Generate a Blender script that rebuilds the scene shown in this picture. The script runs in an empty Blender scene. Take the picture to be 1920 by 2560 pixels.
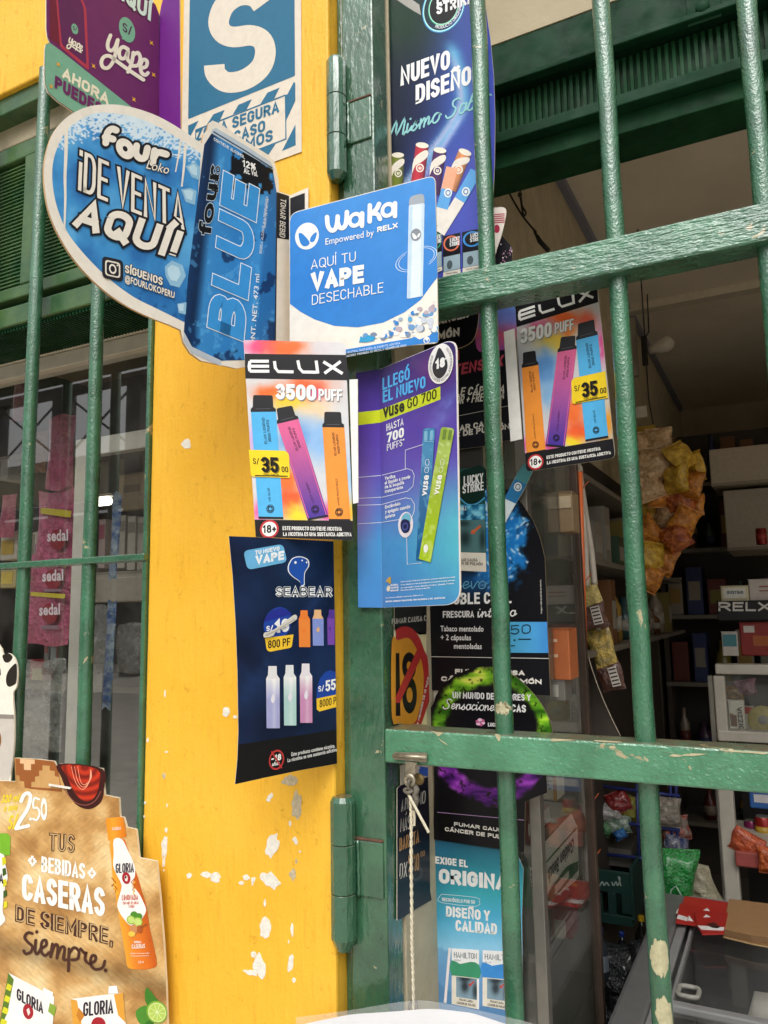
import bpy, bmesh, math, random
import numpy as np
from mathutils import Vector, Matrix, geometry
random.seed(7)
sc = bpy.context.scene
col = sc.collection
R = math.radians
# ---------------------------------------------------------------- camera
FPX, YAW, PITCH, ROLL = 1920.0, R(27.2), R(7.5), R(-1.0)
CAMLOC = Vector((0, -1.0, 1.55))
_f = Vector((-math.sin(YAW)*math.cos(PITCH), math.cos(YAW)*math.cos(PITCH), math.sin(PITCH)))
_r = Vector((math.cos(YAW), math.sin(YAW), 0))
_u = _r.cross(_f)
CR = _r*math.cos(ROLL) + _u*math.sin(ROLL)
CU = -_r*math.sin(ROLL) + _u*math.cos(ROLL)
cam = bpy.data.cameras.new('camera')
cam.sensor_fit = 'VERTICAL'; cam.sensor_height = 36; cam.sensor_width = 27
cam.lens = FPX/2560*36; cam.clip_start = .02; cam.clip_end = 500
camo = bpy.data.objects.new('camera', cam); col.objects.link(camo)
camo.matrix_world = Matrix((( CR.x, CU.x, -_f.x, CAMLOC.x), (CR.y, CU.y, -_f.y, CAMLOC.y),
                            (CR.z, CU.z, -_f.z, CAMLOC.z), (0, 0, 0, 1)))
sc.camera = camo
# ---------------------------------------------------------------- light
SUN_EL, SUN_AZ = 52, 166      # degrees; azimuth measured from +Y clockwise: behind the camera, a little left
world = bpy.data.worlds.new('World'); sc.world = world; world.use_nodes = True
wn = world.node_tree; wn.nodes.clear()
sky = wn.nodes.new('ShaderNodeTexSky'); sky.sky_type = 'NISHITA'; sky.sun_disc = False
sky.sun_elevation = R(SUN_EL); sky.sun_rotation = R(SUN_AZ); sky.dust_density = 6; sky.air_density = 1.5; sky.ozone_density = 1
hs = wn.nodes.new('ShaderNodeHueSaturation'); hs.inputs['Saturation'].default_value = .12
bg = wn.nodes.new('ShaderNodeBackground'); bg.inputs[1].default_value = .14
wo = wn.nodes.new('ShaderNodeOutputWorld')
wn.links.new(sky.outputs[0], hs.inputs['Color']); wn.links.new(hs.outputs[0], bg.inputs[0]); wn.links.new(bg.outputs[0], wo.inputs[0])
sun = bpy.data.lights.new('sun', 'SUN'); sun.energy = .7; sun.angle = R(50); sun.color = (1, .965, .92)
suno = bpy.data.objects.new('sun', sun); col.objects.link(suno)
_sd = Vector((math.sin(R(SUN_AZ))*math.cos(R(SUN_EL)), math.cos(R(SUN_AZ))*math.cos(R(SUN_EL)), math.sin(R(SUN_EL))))
suno.rotation_euler = (-_sd).to_track_quat('-Z', 'Y').to_euler(); suno.location = _sd*6
vs = sc.view_settings
vs.view_transform = 'Standard'; vs.look = 'None'; vs.exposure = .42; vs.gamma = 1; vs.use_curve_mapping = False
sc.cycles.max_bounces = 8; sc.cycles.diffuse_bounces = 4; sc.cycles.transparent_max_bounces = 24
sc.cycles.caustics_reflective = False; sc.cycles.caustics_refractive = False; sc.cycles.use_denoising = True
# ---------------------------------------------------------------- pixels to directions (distance always comes from a surface)
def ray(x, y): return (_f*FPX + CR*(x-960) - CU*(y-1280)).normalized()
def P(x, y, Y):
    d = ray(x, y); return CAMLOC + d*((Y-CAMLOC.y)/d.y)
def PX(x, y, X):
    d = ray(x, y); return CAMLOC + d*((X-CAMLOC.x)/d.x)
def PZ(x, y, Z):
    d = ray(x, y); return CAMLOC + d*((Z-CAMLOC.z)/d.z)
class Pl:
    """vertical plane through p; u runs left to right at angle a (degrees) from the wall, n faces the street"""
    def __init__(s, p, a=0, lean=0):
        s.p = Vector(p); s.u = Vector((math.cos(R(a)), math.sin(R(a)), 0))
        n = s.u.cross(Vector((0, 0, 1)))
        s.n = (n*math.cos(R(lean)) + Vector((0, 0, 1))*math.sin(R(lean))).normalized(); s.v = s.n.cross(s.u)
    def at(s, x, y, off=0):
        d = ray(x, y); o = s.p + s.n*off
        return CAMLOC + d*((o-CAMLOC).dot(s.n)/d.dot(s.n))
# ---------------------------------------------------------------- colours and materials
def s2l(c): return c/12.92 if c <= .04045 else ((c+.055)/1.055)**2.4
def C(c, k=1.0):
    if isinstance(c, str): c = [int(c[i:i+2], 16) for i in (0, 2, 4)]
    return tuple(min(.9, s2l(v/255)*k) for v in c[:3]) + (1,)
MATS = {}
def _new(name):
    m = bpy.data.materials.new(name); m.use_nodes = True
    return m, m.node_tree, m.node_tree.nodes['Principled BSDF']
def N(nt, t, **kw):
    n = nt.nodes.new('ShaderNode'+t)
    for k, v in kw.items():
        if k in n.inputs: n.inputs[k].default_value = v
        else: setattr(n, k, v)
    return n
def coords(nt, scale=(1, 1, 1)):
    g = N(nt, 'NewGeometry'); m = N(nt, 'Mapping'); m.inputs['Scale'].default_value = scale
    nt.links.new(g.outputs['Position'], m.inputs[0]); return m.outputs[0]
def ramp(nt, src, stops):
    r = N(nt, 'ValToRGB'); e = r.color_ramp.elements
    while len(e) > len(stops): e.remove(e[-1])
    while len(e) < len(stops): e.new(1)
    for q, (p, c) in zip(e, stops):
        q.position = p; q.color = c if not isinstance(c, (int, float)) else (c, c, c, 1)
    nt.links.new(src, r.inputs[0]); return r.outputs[0]
def mixc(nt, fac, a, b, mode='MIX'):
    m = N(nt, 'MixRGB'); m.blend_type = mode
    for i, v in ((0, fac), (1, a), (2, b)):
        if hasattr(v, 'is_linked'): nt.links.new(v, m.inputs[i])
        else: m.inputs[i].default_value = v
    return m.outputs[0]
def noise(nt, scale, detail=4, rough=.6, sc3=(1, 1, 1), dist=0):
    t = N(nt, 'TexNoise'); t.inputs['Scale'].default_value = scale; t.inputs['Detail'].default_value = detail
    t.inputs['Roughness'].default_value = rough; t.inputs['Distortion'].default_value = dist
    nt.links.new(coords(nt, sc3), t.inputs['Vector']); return t.outputs['Fac']
def bump(nt, b, h, dist, strength=1):
    n = N(nt, 'Bump'); n.inputs['Distance'].default_value = dist; n.inputs['Strength'].default_value = strength
    nt.links.new(h, n.inputs['Height']); nt.links.new(n.outputs[0], b.inputs['Normal'])
def ink(c, k=1.0, rough=.38, spec=.22):
    """printed card or paper: flat colour with a trace of dust and wear"""
    key = ('ink', str(c), k, rough, spec)
    if key not in MATS:
        m, nt, b = _new('printed_card'); cc = C(c, k)
        f = ramp(nt, noise(nt, 60, 5, .65), [(.3, .9), (.62, 1.0)])
        nt.links.new(mixc(nt, 1.0, cc, f, 'MULTIPLY'), b.inputs['Base Color'])
        b.inputs['Roughness'].default_value = rough; b.inputs['Specular IOR Level'].default_value = spec
        MATS[key] = m
    return MATS[key]
def inkattr(rough=.38, spec=.22):
    key = ('inka', rough, spec)
    if key not in MATS:
        m, nt, b = _new('printed_picture')
        a = N(nt, 'Attribute'); a.attribute_name = 'Col'
        f = ramp(nt, noise(nt, 60, 5, .65), [(.3, .92), (.62, 1.0)])
        nt.links.new(mixc(nt, 1.0, a.outputs['Color'], f, 'MULTIPLY'), b.inputs['Base Color'])
        b.inputs['Roughness'].default_value = rough; b.inputs['Specular IOR Level'].default_value = spec
        MATS[key] = m
    return MATS[key]
def solid(c, k=1.0, rough=.5, metal=0, spec=.5, var=.85, nscale=25, bmp=0, bscale=200):
    key = ('solid', str(c), k, rough, metal, spec, var, nscale, bmp, bscale)
    if key not in MATS:
        m, nt, b = _new('plain'); cc = C(c, k)
        f = ramp(nt, noise(nt, nscale, 5), [(.3, var), (.7, 1.0)])
        nt.links.new(mixc(nt, 1.0, cc, f, 'MULTIPLY'), b.inputs['Base Color'])
        b.inputs['Roughness'].default_value = rough; b.inputs['Metallic'].default_value = metal; b.inputs['Specular IOR Level'].default_value = spec
        if bmp: bump(nt, b, noise(nt, bscale, 3), bmp)
        MATS[key] = m
    return MATS[key]
# ---------------------------------------------------------------- mesh helpers
def link(o, parent=None):
    col.objects.link(o)
    if parent is not None:
        o.parent = parent; o.matrix_parent_inverse = Matrix.Translation(-parent.location)
    return o
def thing(name, label, cat, loc=(0, 0, 0), group=None):
    o = bpy.data.objects.new(name, None); o.location = loc; o.empty_display_size = .05
    col.objects.link(o); tag(o, label, cat, group); return o
def tag(o, label=None, cat=None, group=None, kind=None):
    for k, v in (('label', label), ('category', cat), ('group', group), ('kind', kind)):
        if v: o[k] = v
    return o
class MB:
    def __init__(s): s.v = []; s.f = []; s.mi = []; s.mats = []
    def m(s, mat):
        if mat not in s.mats: s.mats.append(mat)
        return s.mats.index(mat)
    def add(s, verts, faces, mat):
        o = len(s.v); i = s.m(mat); s.v += [tuple(v) for v in verts]
        for f in faces: s.f.append([o+k for k in f]); s.mi.append(i)
    def box(s, a, b, mat):
        x0, y0, z0 = (min(a[i], b[i]) for i in range(3)); x1, y1, z1 = (max(a[i], b[i]) for i in range(3))
        s.add([(x0, y0, z0), (x1, y0, z0), (x1, y1, z0), (x0, y1, z0), (x0, y0, z1), (x1, y0, z1), (x1, y1, z1), (x0, y1, z1)],
              [(0, 3, 2, 1), (4, 5, 6, 7), (0, 1, 5, 4), (1, 2, 6, 5), (2, 3, 7, 6), (3, 0, 4, 7)], mat)
    def obox(s, c, ax, ay, az, mat):
        """oriented box: centre and three half-axis vectors"""
        c, ax, ay, az = (Vector(t) for t in (c, ax, ay, az))
        q = [c+ax*i+ay*j+az*k for k in (-1, 1) for i, j in ((-1, -1), (1, -1), (1, 1), (-1, 1))]
        s.add(q, [(0, 3, 2, 1), (4, 5, 6, 7), (0, 1, 5, 4), (1, 2, 6, 5), (2, 3, 7, 6), (3, 0, 4, 7)], mat)
    def tube(s, pts, r, mat, seg=12, caps=True):
        pts = [Vector(p) for p in pts]; n = len(pts); rs = r if isinstance(r, (list, tuple)) else [r]*n
        vs = []; up = None
        for i, p in enumerate(pts):
            d = (pts[min(i+1, n-1)]-pts[max(i-1, 0)]).normalized()
            if up is None: up = Vector((0, 0, 1)) if abs(d.z) < .9 else Vector((1, 0, 0))
            a = d.cross(up).normalized(); b = a.cross(d).normalized(); up = b
            for k in range(seg):
                t = 2*math.pi*k/seg; vs.append(p+(a*math.cos(t)+b*math.sin(t))*rs[i])
        fs = [(i*seg+k, i*seg+(k+1) % seg, (i+1)*seg+(k+1) % seg, (i+1)*seg+k) for i in range(n-1) for k in range(seg)]
        if caps: fs += [tuple(reversed(range(seg))), tuple((n-1)*seg+k for k in range(seg))]
        s.add(vs, fs, mat)
    def lathe(s, base, prof, mat, seg=20, axis=(0, 0, 1)):
        ax = Vector(axis).normalized(); a = ax.orthogonal().normalized(); b = ax.cross(a); base = Vector(base); vs = []
        for (h, r) in prof:
            for k in range(seg):
                t = 2*math.pi*k/seg; vs.append(base+ax*h+(a*math.cos(t)+b*math.sin(t))*r)
        n = len(prof)
        fs = [(i*seg+k, i*seg+(k+1) % seg, (i+1)*seg+(k+1) % seg, (i+1)*seg+k) for i in range(n-1) for k in range(seg)]
        fs += [tuple(reversed(range(seg))), tuple((n-1)*seg+k for k in range(seg))]
        s.add(vs, fs, mat)
    def slab(s, pts, back, mat, emat=None):
        """closed sheet: outline pts (3D) and a thickness vector"""
        pts = [Vector(p) for p in pts]; n = len(pts); back = Vector(back)
        tri = geometry.tessellate_polygon([pts])
        s.add(pts, tri, mat); s.add([p+back for p in pts], [t[::-1] for t in tri], emat or mat)
        s.add(pts+[p+back for p in pts], [(i, (i+1) % n, n+(i+1) % n, n+i) for i in range(n)], emat or mat)
    def build(s, name, parent=None, smooth=False, bevel=0, kind=None, autos=None):
        me = bpy.data.meshes.new(name); me.from_pydata(s.v, [], s.f)
        for m in s.mats: me.materials.append(m)
        me.polygons.foreach_set('material_index', s.mi)
        if smooth: me.polygons.foreach_set('use_smooth', [True]*len(s.f))
        bm = bmesh.new(); bm.from_mesh(me)
        bmesh.ops.recalc_face_normals(bm, faces=bm.faces) if len(s.f) < 4000 else None
        bm.to_mesh(me); bm.free(); me.update()
        if autos: me.set_sharp_from_angle(angle=R(autos))
        o = bpy.data.objects.new(name, me); link(o, parent)
        if bevel:
            b = o.modifiers.new('bevel', 'BEVEL'); b.width = bevel; b.segments = 2; b.limit_method = 'ANGLE'; b.harden_normals = False
        if kind: o['kind'] = kind
        return o
# ---------------------------------------------------------------- value noise for printed pictures
_rng = np.random.default_rng(3); _tab = _rng.random((64, 64))
def vn(x, y):
    xi = np.floor(x).astype(int); yi = np.floor(y).astype(int); fx = x-xi; fy = y-yi
    fx = fx*fx*(3-2*fx); fy = fy*fy*(3-2*fy); g = lambda a, b: _tab[a % 64, b % 64]
    return (g(xi, yi)*(1-fx)+g(xi+1, yi)*fx)*(1-fy)+(g(xi, yi+1)*(1-fx)+g(xi+1, yi+1)*fx)*fy
def fbm(x, y, o=4):
    r = 0; a = .5
    for i in range(o): r = r+a*vn(x*2**i+i*7.3, y*2**i+i*3.1); a *= .5
    return r/(1-.5**o)
def rgb(h): return np.array([int(h[i:i+2], 16) for i in (0, 2, 4)])/255
def lerp(a, b, t):
    t = np.clip(np.asarray(t), 0, 1)[..., None]; return a*(1-t)+b*t
def grad(t, stops):
    t = np.asarray(t); c = np.stack([np.interp(t, [p for p, _ in stops], [rgb(h)[i] for _, h in stops]) for i in range(3)], -1); return c
# ---------------------------------------------------------------- lettering
_gl = {}
def glyphs(s, off=0.0, spc=1.0):
    k = (s, off, spc)
    if k not in _gl:
        cu = bpy.data.curves.new('lettering', 'FONT'); cu.body = s; cu.size = 1; cu.offset = off; cu.resolution_u = 3
        cu.space_character = spc; cu.fill_mode = 'BOTH'
        o = bpy.data.objects.new('lettering', cu); me = bpy.data.meshes.new_from_object(o)
        v = [(a.co.x, a.co.y) for a in me.vertices]; f = [tuple(p.vertices) for p in me.polygons]
        bpy.data.objects.remove(o); bpy.data.curves.remove(cu); bpy.data.meshes.remove(me)
        _gl[k] = (v, f)
    return _gl[k]
_cap = {}
def capx(ch):
    if ch not in _cap: _cap[ch] = max(p[1] for p in glyphs(ch)[0])
    return _cap[ch]
def rnd(pts, r, n=5):
    """polygon with rounded corners; r one radius or one per corner"""
    out = []; m = len(pts)
    for i, p in enumerate(pts):
        rr = r[i] if isinstance(r, (list, tuple)) else r
        a = Vector(pts[i-1]); b = Vector(p); c = Vector(pts[(i+1) % m])
        if rr <= 0: out.append(tuple(b)); continue
        d1 = (a-b); d2 = (c-b); r1 = min(rr, d1.length*.49); r2 = min(rr, d2.length*.49)
        s = b+d1.normalized()*r1; e = b+d2.normalized()*r2
        for k in range(n+1):
            t = k/n; out.append(tuple(s*(1-t)**2+b*2*t*(1-t)+e*t*t))
    return out
def smooth_closed(pts, n=6):
    """Catmull-Rom through a closed ring of points"""
    out = []; m = len(pts)
    for i in range(m):
        p0, p1, p2, p3 = (Vector(pts[(i+k) % m]) for k in (-1, 0, 1, 2))
        for k in range(n):
            t = k/n
            out.append(tuple(.5*((2*p1)+(p2-p0)*t+(2*p0-5*p1+4*p2-p3)*t*t+(-p0+3*p1-3*p2+p3)*t**3)))
    return out
def smooth_open(pts, n=6):
    q = [pts[0]]+list(pts)+[pts[-1]]; out = []
    for i in range(1, len(q)-2):
        p0, p1, p2, p3 = (Vector(q[i+k]) for k in (-1, 0, 1, 2))
        for k in range(n):
            t = k/n
            out.append(tuple(.5*((2*p1)+(p2-p0)*t+(2*p0-5*p1+4*p2-p3)*t*t+(-p0+3*p1-3*p2+p3)*t**3)))
    out.append(tuple(Vector(pts[-1]))); return out
def ellp(c, ax, ay, n=36, t0=0, t1=360):
    return [(c[0]+ax[0]*math.cos(R(t0+(t1-t0)*k/n))+ay[0]*math.sin(R(t0+(t1-t0)*k/n)),
             c[1]+ax[1]*math.cos(R(t0+(t1-t0)*k/n))+ay[1]*math.sin(R(t0+(t1-t0)*k/n))) for k in range(n+(0 if t1-t0 >= 360 else 1))]

def _A(cx, cy, rx, ry, a0, a1, n=9): return [(cx+rx*math.cos(R(a0+(a1-a0)*k/n)), cy+ry*math.sin(R(a0+(a1-a0)*k/n))) for k in range(n+1)]
def _font():
    O = _A(.5, .7, .5, .3, 180, 0)+_A(.5, .3, .5, .3, 0, -180)+[(0, .7)]; Cc = _A(.5, .7, .5, .3, 22, 180)+_A(.5, .3, .5, .3, 180, 338); Gg = _A(.5, .7, .5, .3, 22, 180)+_A(.5, .3, .5, .3, 180, 360)
    Pp = [(0, 0), (0, 1), (.5, 1)]+_A(.5, .735, .5, .265, 90, -90)+[(0, .47)]
    g = {'A': (.62, [[(0, 0), (.5, 1), (1, 0)], [(.17, .27), (.83, .27)]]), 'B': (.58, [[(0, 0), (0, 1), (.45, 1)]+_A(.45, .76, .48, .24, 90, -90)+[(0, .52)], [(.45, .52)]+_A(.48, .26, .52, .26, 90, -90)+[(0, 0)]]),
     'C': (.56, [Cc]), 'D': (.58, [[(0, 0), (0, 1), (.45, 1)]+_A(.45, .68, .55, .32, 90, 0)+_A(.45, .32, .55, .32, 0, -90)+[(0, 0), (0, .1)]]), 'E': (.5, [[(1, 1), (0, 1), (0, 0), (1, 0)], [(0, .52), (.9, .52)]]), 'F': (.5, [[(1, 1), (0, 1), (0, 0)], [(0, .5), (.9, .5)]]),
     'G': (.58, [Gg+[(1, .47), (.78, .47)]]), 'H': (.6, [[(0, 0), (0, 1)], [(1, 0), (1, 1)], [(0, .52), (1, .52)]]), 'I': (.0, [[(.5, 0), (.5, 1)]]), 'J': (.48, [[(1, 1)]+_A(.5, .28, .5, .28, 0, -180)]), 'K': (.6, [[(0, 0), (0, 1)], [(1, 1), (.05, .42)], [(.35, .6), (1, 0)]]),
     'L': (.48, [[(0, 1), (0, 0), (1, 0)]]), 'M': (.78, [[(0, 0), (0, 1), (.5, .25), (1, 1), (1, 0)]]), 'N': (.62, [[(0, 0), (0, 1), (1, 0), (1, 1)]]), 'O': (.6, [O]), 'P': (.56, [Pp]), 'Q': (.6, [O, [(.6, .22), (1.05, -.08)]]), 'R': (.58, [Pp, [(.5, .47), (1, 0)]]),
     'S': (.54, [_A(.5, .735, .5, .265, 25, 180)+[(.06, .62), (.5, .51), (.94, .39)]+_A(.5, .265, .5, .265, 0, -155)]), 'T': (.56, [[(0, 1), (1, 1)], [(.5, 1), (.5, 0)]]), 'U': (.58, [[(0, 1)]+_A(.5, .3, .5, .3, 180, 360)+[(1, 1)]]), 'V': (.62, [[(0, 1), (.5, 0), (1, 1)]]), 'W': (.9, [[(0, 1), (.25, 0), (.5, .85), (.75, 0), (1, 1)]]),
     'X': (.6, [[(0, 0), (1, 1)], [(0, 1), (1, 0)]]), 'Y': (.6, [[(0, 1), (.5, .45), (1, 1)], [(.5, .5), (.5, 0)]]), 'Z': (.54, [[(0, 1), (1, 1), (0, 0), (1, 0)]]), '0': (.56, [O]), '1': (.3, [[(0, .78), (.8, 1), (.8, 0)]]), '2': (.54, [_A(.5, .72, .5, .28, 160, -5)+[(.9, .55), (0, 0), (1, 0)]]),
     '3': (.54, [_A(.5, .745, .5, .255, 150, -75)+[(.45, .5)]+_A(.5, .26, .5, .26, 75, -150)]), '4': (.58, [[(.72, 0), (.72, 1), (0, .27), (1, .27)]]), '5': (.54, [[(.93, 1), (.08, 1), (.05, .55)]+_A(.48, .31, .52, .31, 115, -150)]), '6': (.56, [_A(.5, .7, .5, .3, 30, 180)+[(0, .3)]+_A(.5, .3, .5, .29, 180, 540, 16)]), '7': (.52, [[(0, 1), (1, 1), (.3, 0)]]),
     '8': (.56, [_A(.5, .75, .44, .25, -90, 270, 16), _A(.5, .26, .5, .26, 90, 450, 16)]), '9': (.56, [_A(.5, .7, .5, .29, 0, 360, 16)+[(1, .3)]+_A(.5, .3, .5, .3, 0, -165)]), '.': (.0, [[(.5, -.0), (.5, .02)]]), ',': (.0, [[(.5, .1), (.3, -.15)]]), '/': (.4, [[(0, -.05), (1, 1.05)]]), '-': (.3, [[(0, .42), (1, .42)]]), '+': (.45, [[(0, .45), (1, .45)], [(.5, .2), (.5, .7)]]),
     '!': (.0, [[(.5, 1), (.5, .3)], [(.5, .0), (.5, .06)]]), ':': (.0, [[(.5, 0), (.5, .06)], [(.5, .55), (.5, .61)]]), '%': (.8, [_A(.2, .74, .2, .24, 0, 360, 12), _A(.8, .26, .2, .24, 0, 360, 12), [(.1, 0), (.9, 1)]]), '*': (.25, [[(0, .8), (1, .95)], [(0, .95), (1, .8)]]), '#': (.6, [[(.2, 0), (.4, 1)], [(.65, 0), (.85, 1)], [(0, .33), (.95, .33)], [(.05, .68), (1, .68)]])}
    g['\u00a1'] = (.0, [[(.5, 0), (.5, .68)], [(.5, .94), (.5, 1)]])
    for a, b in (('\u00c1', 'A'), ('\u00c9', 'E'), ('\u00cd', 'I'), ('\u00d3', 'O'), ('\u00da', 'U')): g[a] = (g[b][0], g[b][1]+[[(.42, 1.17), (.75, 1.36)]] if b != 'I' else g[b][1]+[[(.42, 1.17), (3, 1.36)]])
    g['\u00d1'] = (g['N'][0], g['N'][1]+[[(.1, 1.17), (.35, 1.27), (.65, 1.17), (.9, 1.27)]]); return g
SF = _font()
def stroke(pts, w):
    """mitred ribbon round a polyline: verts, quads"""
    q = [Vector(pts[0])]
    for p in pts[1:]:
        if (Vector(p)-q[-1]).length > 1e-5: q.append(Vector(p))
    n = len(q)
    if n < 2: return [], []
    nr = [Vector((-(q[i+1]-q[i]).y, (q[i+1]-q[i]).x)).normalized() for i in range(n-1)]; L = []; Rr = []
    for i in range(n):
        a = nr[max(i-1, 0)]; b = nr[min(i, n-2)]; m = a+b
        m = m.normalized() if m.length > 1e-4 else b
        k = min(1/max(m.dot(b), .05), 1.9)*w/2; L.append(q[i]+m*k); Rr.append(q[i]-m*k)
    return L+Rr, [(i, i+1, n+i+1, n+i) for i in range(n-1)]
LAYER = .00022
class Sign:
    def __init__(s, name, label, cat, plane, crop, group=None, k=1.0, rough=.38, parent=None):
        s.plane = plane; s.crop = crop; s.k = k; s.rough = rough; s.parts = []; s._part = None; s.part = 'lettering'; s.eps = 0
        s.root = parent; s.args = (name, label, cat, group)
    def px(s, p): return (s.crop[0]+p[0]*s.crop[2], s.crop[1]+p[1]*s.crop[2])
    def w(s, p, off=0): return s.plane.at(*s.px(p), off+s.eps if off else 0)
    def _root(s, pts):
        if s.root is None:
            lo = min(pts, key=lambda q: q.z); s.root = thing(s.args[0], s.args[1], s.args[2], lo, s.args[3])
    def panel(s, out, c='F2EEE6', thick=.0025, edge='E9DFC8', name='panel', bend=None):
        f = [s.w(p) for p in out]; s._root(f); mb = MB()
        mb.slab(f, -s.plane.n*thick, ink(c, s.k, s.rough), ink(edge, .9, .7)); s.outline = out
        return mb.build(name, s.root)
    def paint(s, out, fn, nx=24, ny=32, L=.5, name='picture', rough=None):
        bm = bmesh.new(); vs = [bm.verts.new((p[0], p[1], 0)) for p in out]
        for t in geometry.tessellate_polygon([[Vector((p[0], p[1], 0)) for p in out]]):
            try: bm.faces.new([vs[i] for i in t])
            except ValueError: pass
        xs = [p[0] for p in out]; ys = [p[1] for p in out]
        for i in range(1, nx): bmesh.ops.bisect_plane(bm, geom=bm.verts[:]+bm.edges[:]+bm.faces[:], plane_co=(min(xs)+(max(xs)-min(xs))*i/nx, 0, 0), plane_no=(1, 0, 0))
        for i in range(1, ny): bmesh.ops.bisect_plane(bm, geom=bm.verts[:]+bm.edges[:]+bm.faces[:], plane_co=(0, min(ys)+(max(ys)-min(ys))*i/ny, 0), plane_no=(0, 1, 0))
        bm.verts.index_update(); q = np.array([v.co[:2] for v in bm.verts]); fs = [[v.index for v in f.verts] for f in bm.faces]; bm.free()
        c = np.clip(fn(q[:, 0], q[:, 1]), 0, 1); c = np.where(c <= .04045, c/12.92, ((c+.055)/1.055)**2.4)*s.k
        v3 = [s.w(p, L*LAYER) for p in q]; s._root(v3)
        me = bpy.data.meshes.new(name); me.from_pydata([tuple(v) for v in v3], [], fs)
        a = me.color_attributes.new('Col', 'FLOAT_COLOR', 'POINT')
        a.data.foreach_set('color', np.concatenate([np.minimum(c, .9), np.ones((len(c), 1))], 1).ravel())
        me.materials.append(inkattr(rough or s.rough)); o = bpy.data.objects.new(name, me); link(o, s.root); return o
    @property
    def part(s): return s._part
    @part.setter
    def part(s, n): s._part = n; s.parts.append((n, MB()))
    def _mb(s): s.n = getattr(s, 'n', 0)+1; s.eps = s.n*2e-6+(s.n % 6)*1.1e-5; return s.parts[-1][1]
    def mat(s, c): return ink(c, s.k, s.rough)
    def poly(s, pts, c, L=1):
        m = s._mb(); w = [s.w(p, L*LAYER) for p in pts]; tri = geometry.tessellate_polygon([w]); m.add(w, tri, s.mat(c))
    def ell(s, c, ax, ay, colr, L=1, n=32): s.poly(ellp(c, ax, ay, n), colr, L)
    def ring(s, c, ax, ay, t, colr, L=1, n=40, t0=0, t1=360):
        """elliptic ring; t = inner fraction"""
        full = t1-t0 >= 360; m = n if full else n+1
        a = ellp(c, ax, ay, n, t0, t1); b = ellp(c, (ax[0]*t, ax[1]*t), (ay[0]*t, ay[1]*t), n, t0, t1)
        m_ = s._mb(); w = [s.w(p, L*LAYER) for p in a+b]
        m_.add(w, [(i, (i+1) % m, m+(i+1) % m, m+i) for i in range(m if full else m-1)], s.mat(colr))
    def line(s, pts, wd, c, L=1, caps=True, taper=None):
        pts = [Vector(p) for p in pts]; n = len(pts); l = []; r = []
        for i, p in enumerate(pts):
            d = (pts[min(i+1, n-1)]-pts[max(i-1, 0)]); d = d.normalized() if d.length > 1e-6 else Vector((1, 0))
            q = Vector((-d.y, d.x))*wd*.5*(taper[0]+(taper[1]-taper[0])*i/(n-1) if taper else 1)
            l.append(p+q); r.append(p-q)
        m_ = s._mb(); w = [s.w(p, L*LAYER) for p in l+r]
        m_.add(w, [(i, i+1, n+i+1, n+i) for i in range(n-1)], s.mat(c))
        if caps:
            for p in (pts[0], pts[-1]): s.ell(p, (wd*.5, 0), (0, wd*.5), c, L, 10)
    def text(s, t, p0, p1, h, c, L=3, bold=0.0, shear=0.0, h1=None, ol=None, olw=.035, oc='1C1A22', ref='H', spc=1.0, sh=None):
        """lettering along the baseline p0-p1; h = height of the capitals as length or vector, h1 at the far end"""
        if s._part == 'lettering': s.part = 'lettering'
        up = Vector((h[0], h[1])) if isinstance(h, tuple) else Vector((0, -h))
        up1 = up if h1 is None else (Vector(h1) if isinstance(h1, tuple) else Vector((0, -h1)))
        a, b = Vector(p0), Vector(p1)
        if all(ch in SF or ch == ' ' for ch in t):      # stroke capitals
            Ln = (b-a).length; H = up.length; n_ = sum(1.3 if q in 'MW' else .4 if q in 'I.,!:1 ' else 1 for q in t); sw = min(H*max(.045, .12+bold*2.4), Ln/max(n_, 1)*(.215+max(bold, 0)*2.3)); gap = .15-max(bold, 0)*.9; ws = [(.3 if ch == ' ' else SF[ch][0]) for ch in t]
            nI = sum(1 for ch in t if ch != ' '); free = Ln-sw*nI; tot = sum(ws)+gap*(len(t)-1)
            ks = free/max(tot, .01)
            def mq(p): tt = p[0]/Ln; yy = p[1]/H; return a+(b-a)*tt+(up+(up1-up)*tt)*yy+(b-a)/Ln*shear*p[1]
            runs = []; x = 0
            for ch, w_ in zip(t, ws):
                if ch != ' ':
                    for path in SF[ch][1]: runs.append([(x+sw/2+px_*(w_*ks if w_ else sw*.12), sw/2+py_*(H-sw)) for px_, py_ in path])
                    x += sw
                x += (w_+gap)*ks
            def draw(wd, off, colr, dx=0, dy=0):
                for r_ in runs:
                    if (Vector(r_[0])-Vector(r_[-1])).length > sw*.6:    # square stroke ends
                        e0 = (Vector(r_[0])-Vector(r_[1])).normalized()*wd*.48; e1 = (Vector(r_[-1])-Vector(r_[-2])).normalized()*wd*.48
                        r_ = [tuple(Vector(r_[0])+e0)]+r_+[tuple(Vector(r_[-1])+e1)]
                    vv, ff = stroke(r_, wd); m = s._mb(); m.add([s.w(mq(p)+Vector((dx, dy)), off*LAYER) for p in vv], ff, s.mat(colr))
            if sh: draw(sw, L-.5, sh[2], sh[0], sh[1])
            if ol: draw(sw+min(olw*2.6*H, sw*1.1), L-.6, oc)
            draw(sw, L, c); return
        bold = min(bold, .03); v, f = glyphs(t, bold, spc+bold*2.2)
        if not v: return
        x0 = min(p[0] for p in v); x1 = max(p[0] for p in v); ch = capx(ref)
        def mp(q, dx=0, dy=0):
            tt = (q[0]-x0)/(x1-x0); yy = q[1]/ch
            return a+(b-a)*tt+(up+(up1-up)*tt)*yy+(b-a).normalized()*shear*yy*up.length+Vector((dx, dy))
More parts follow.
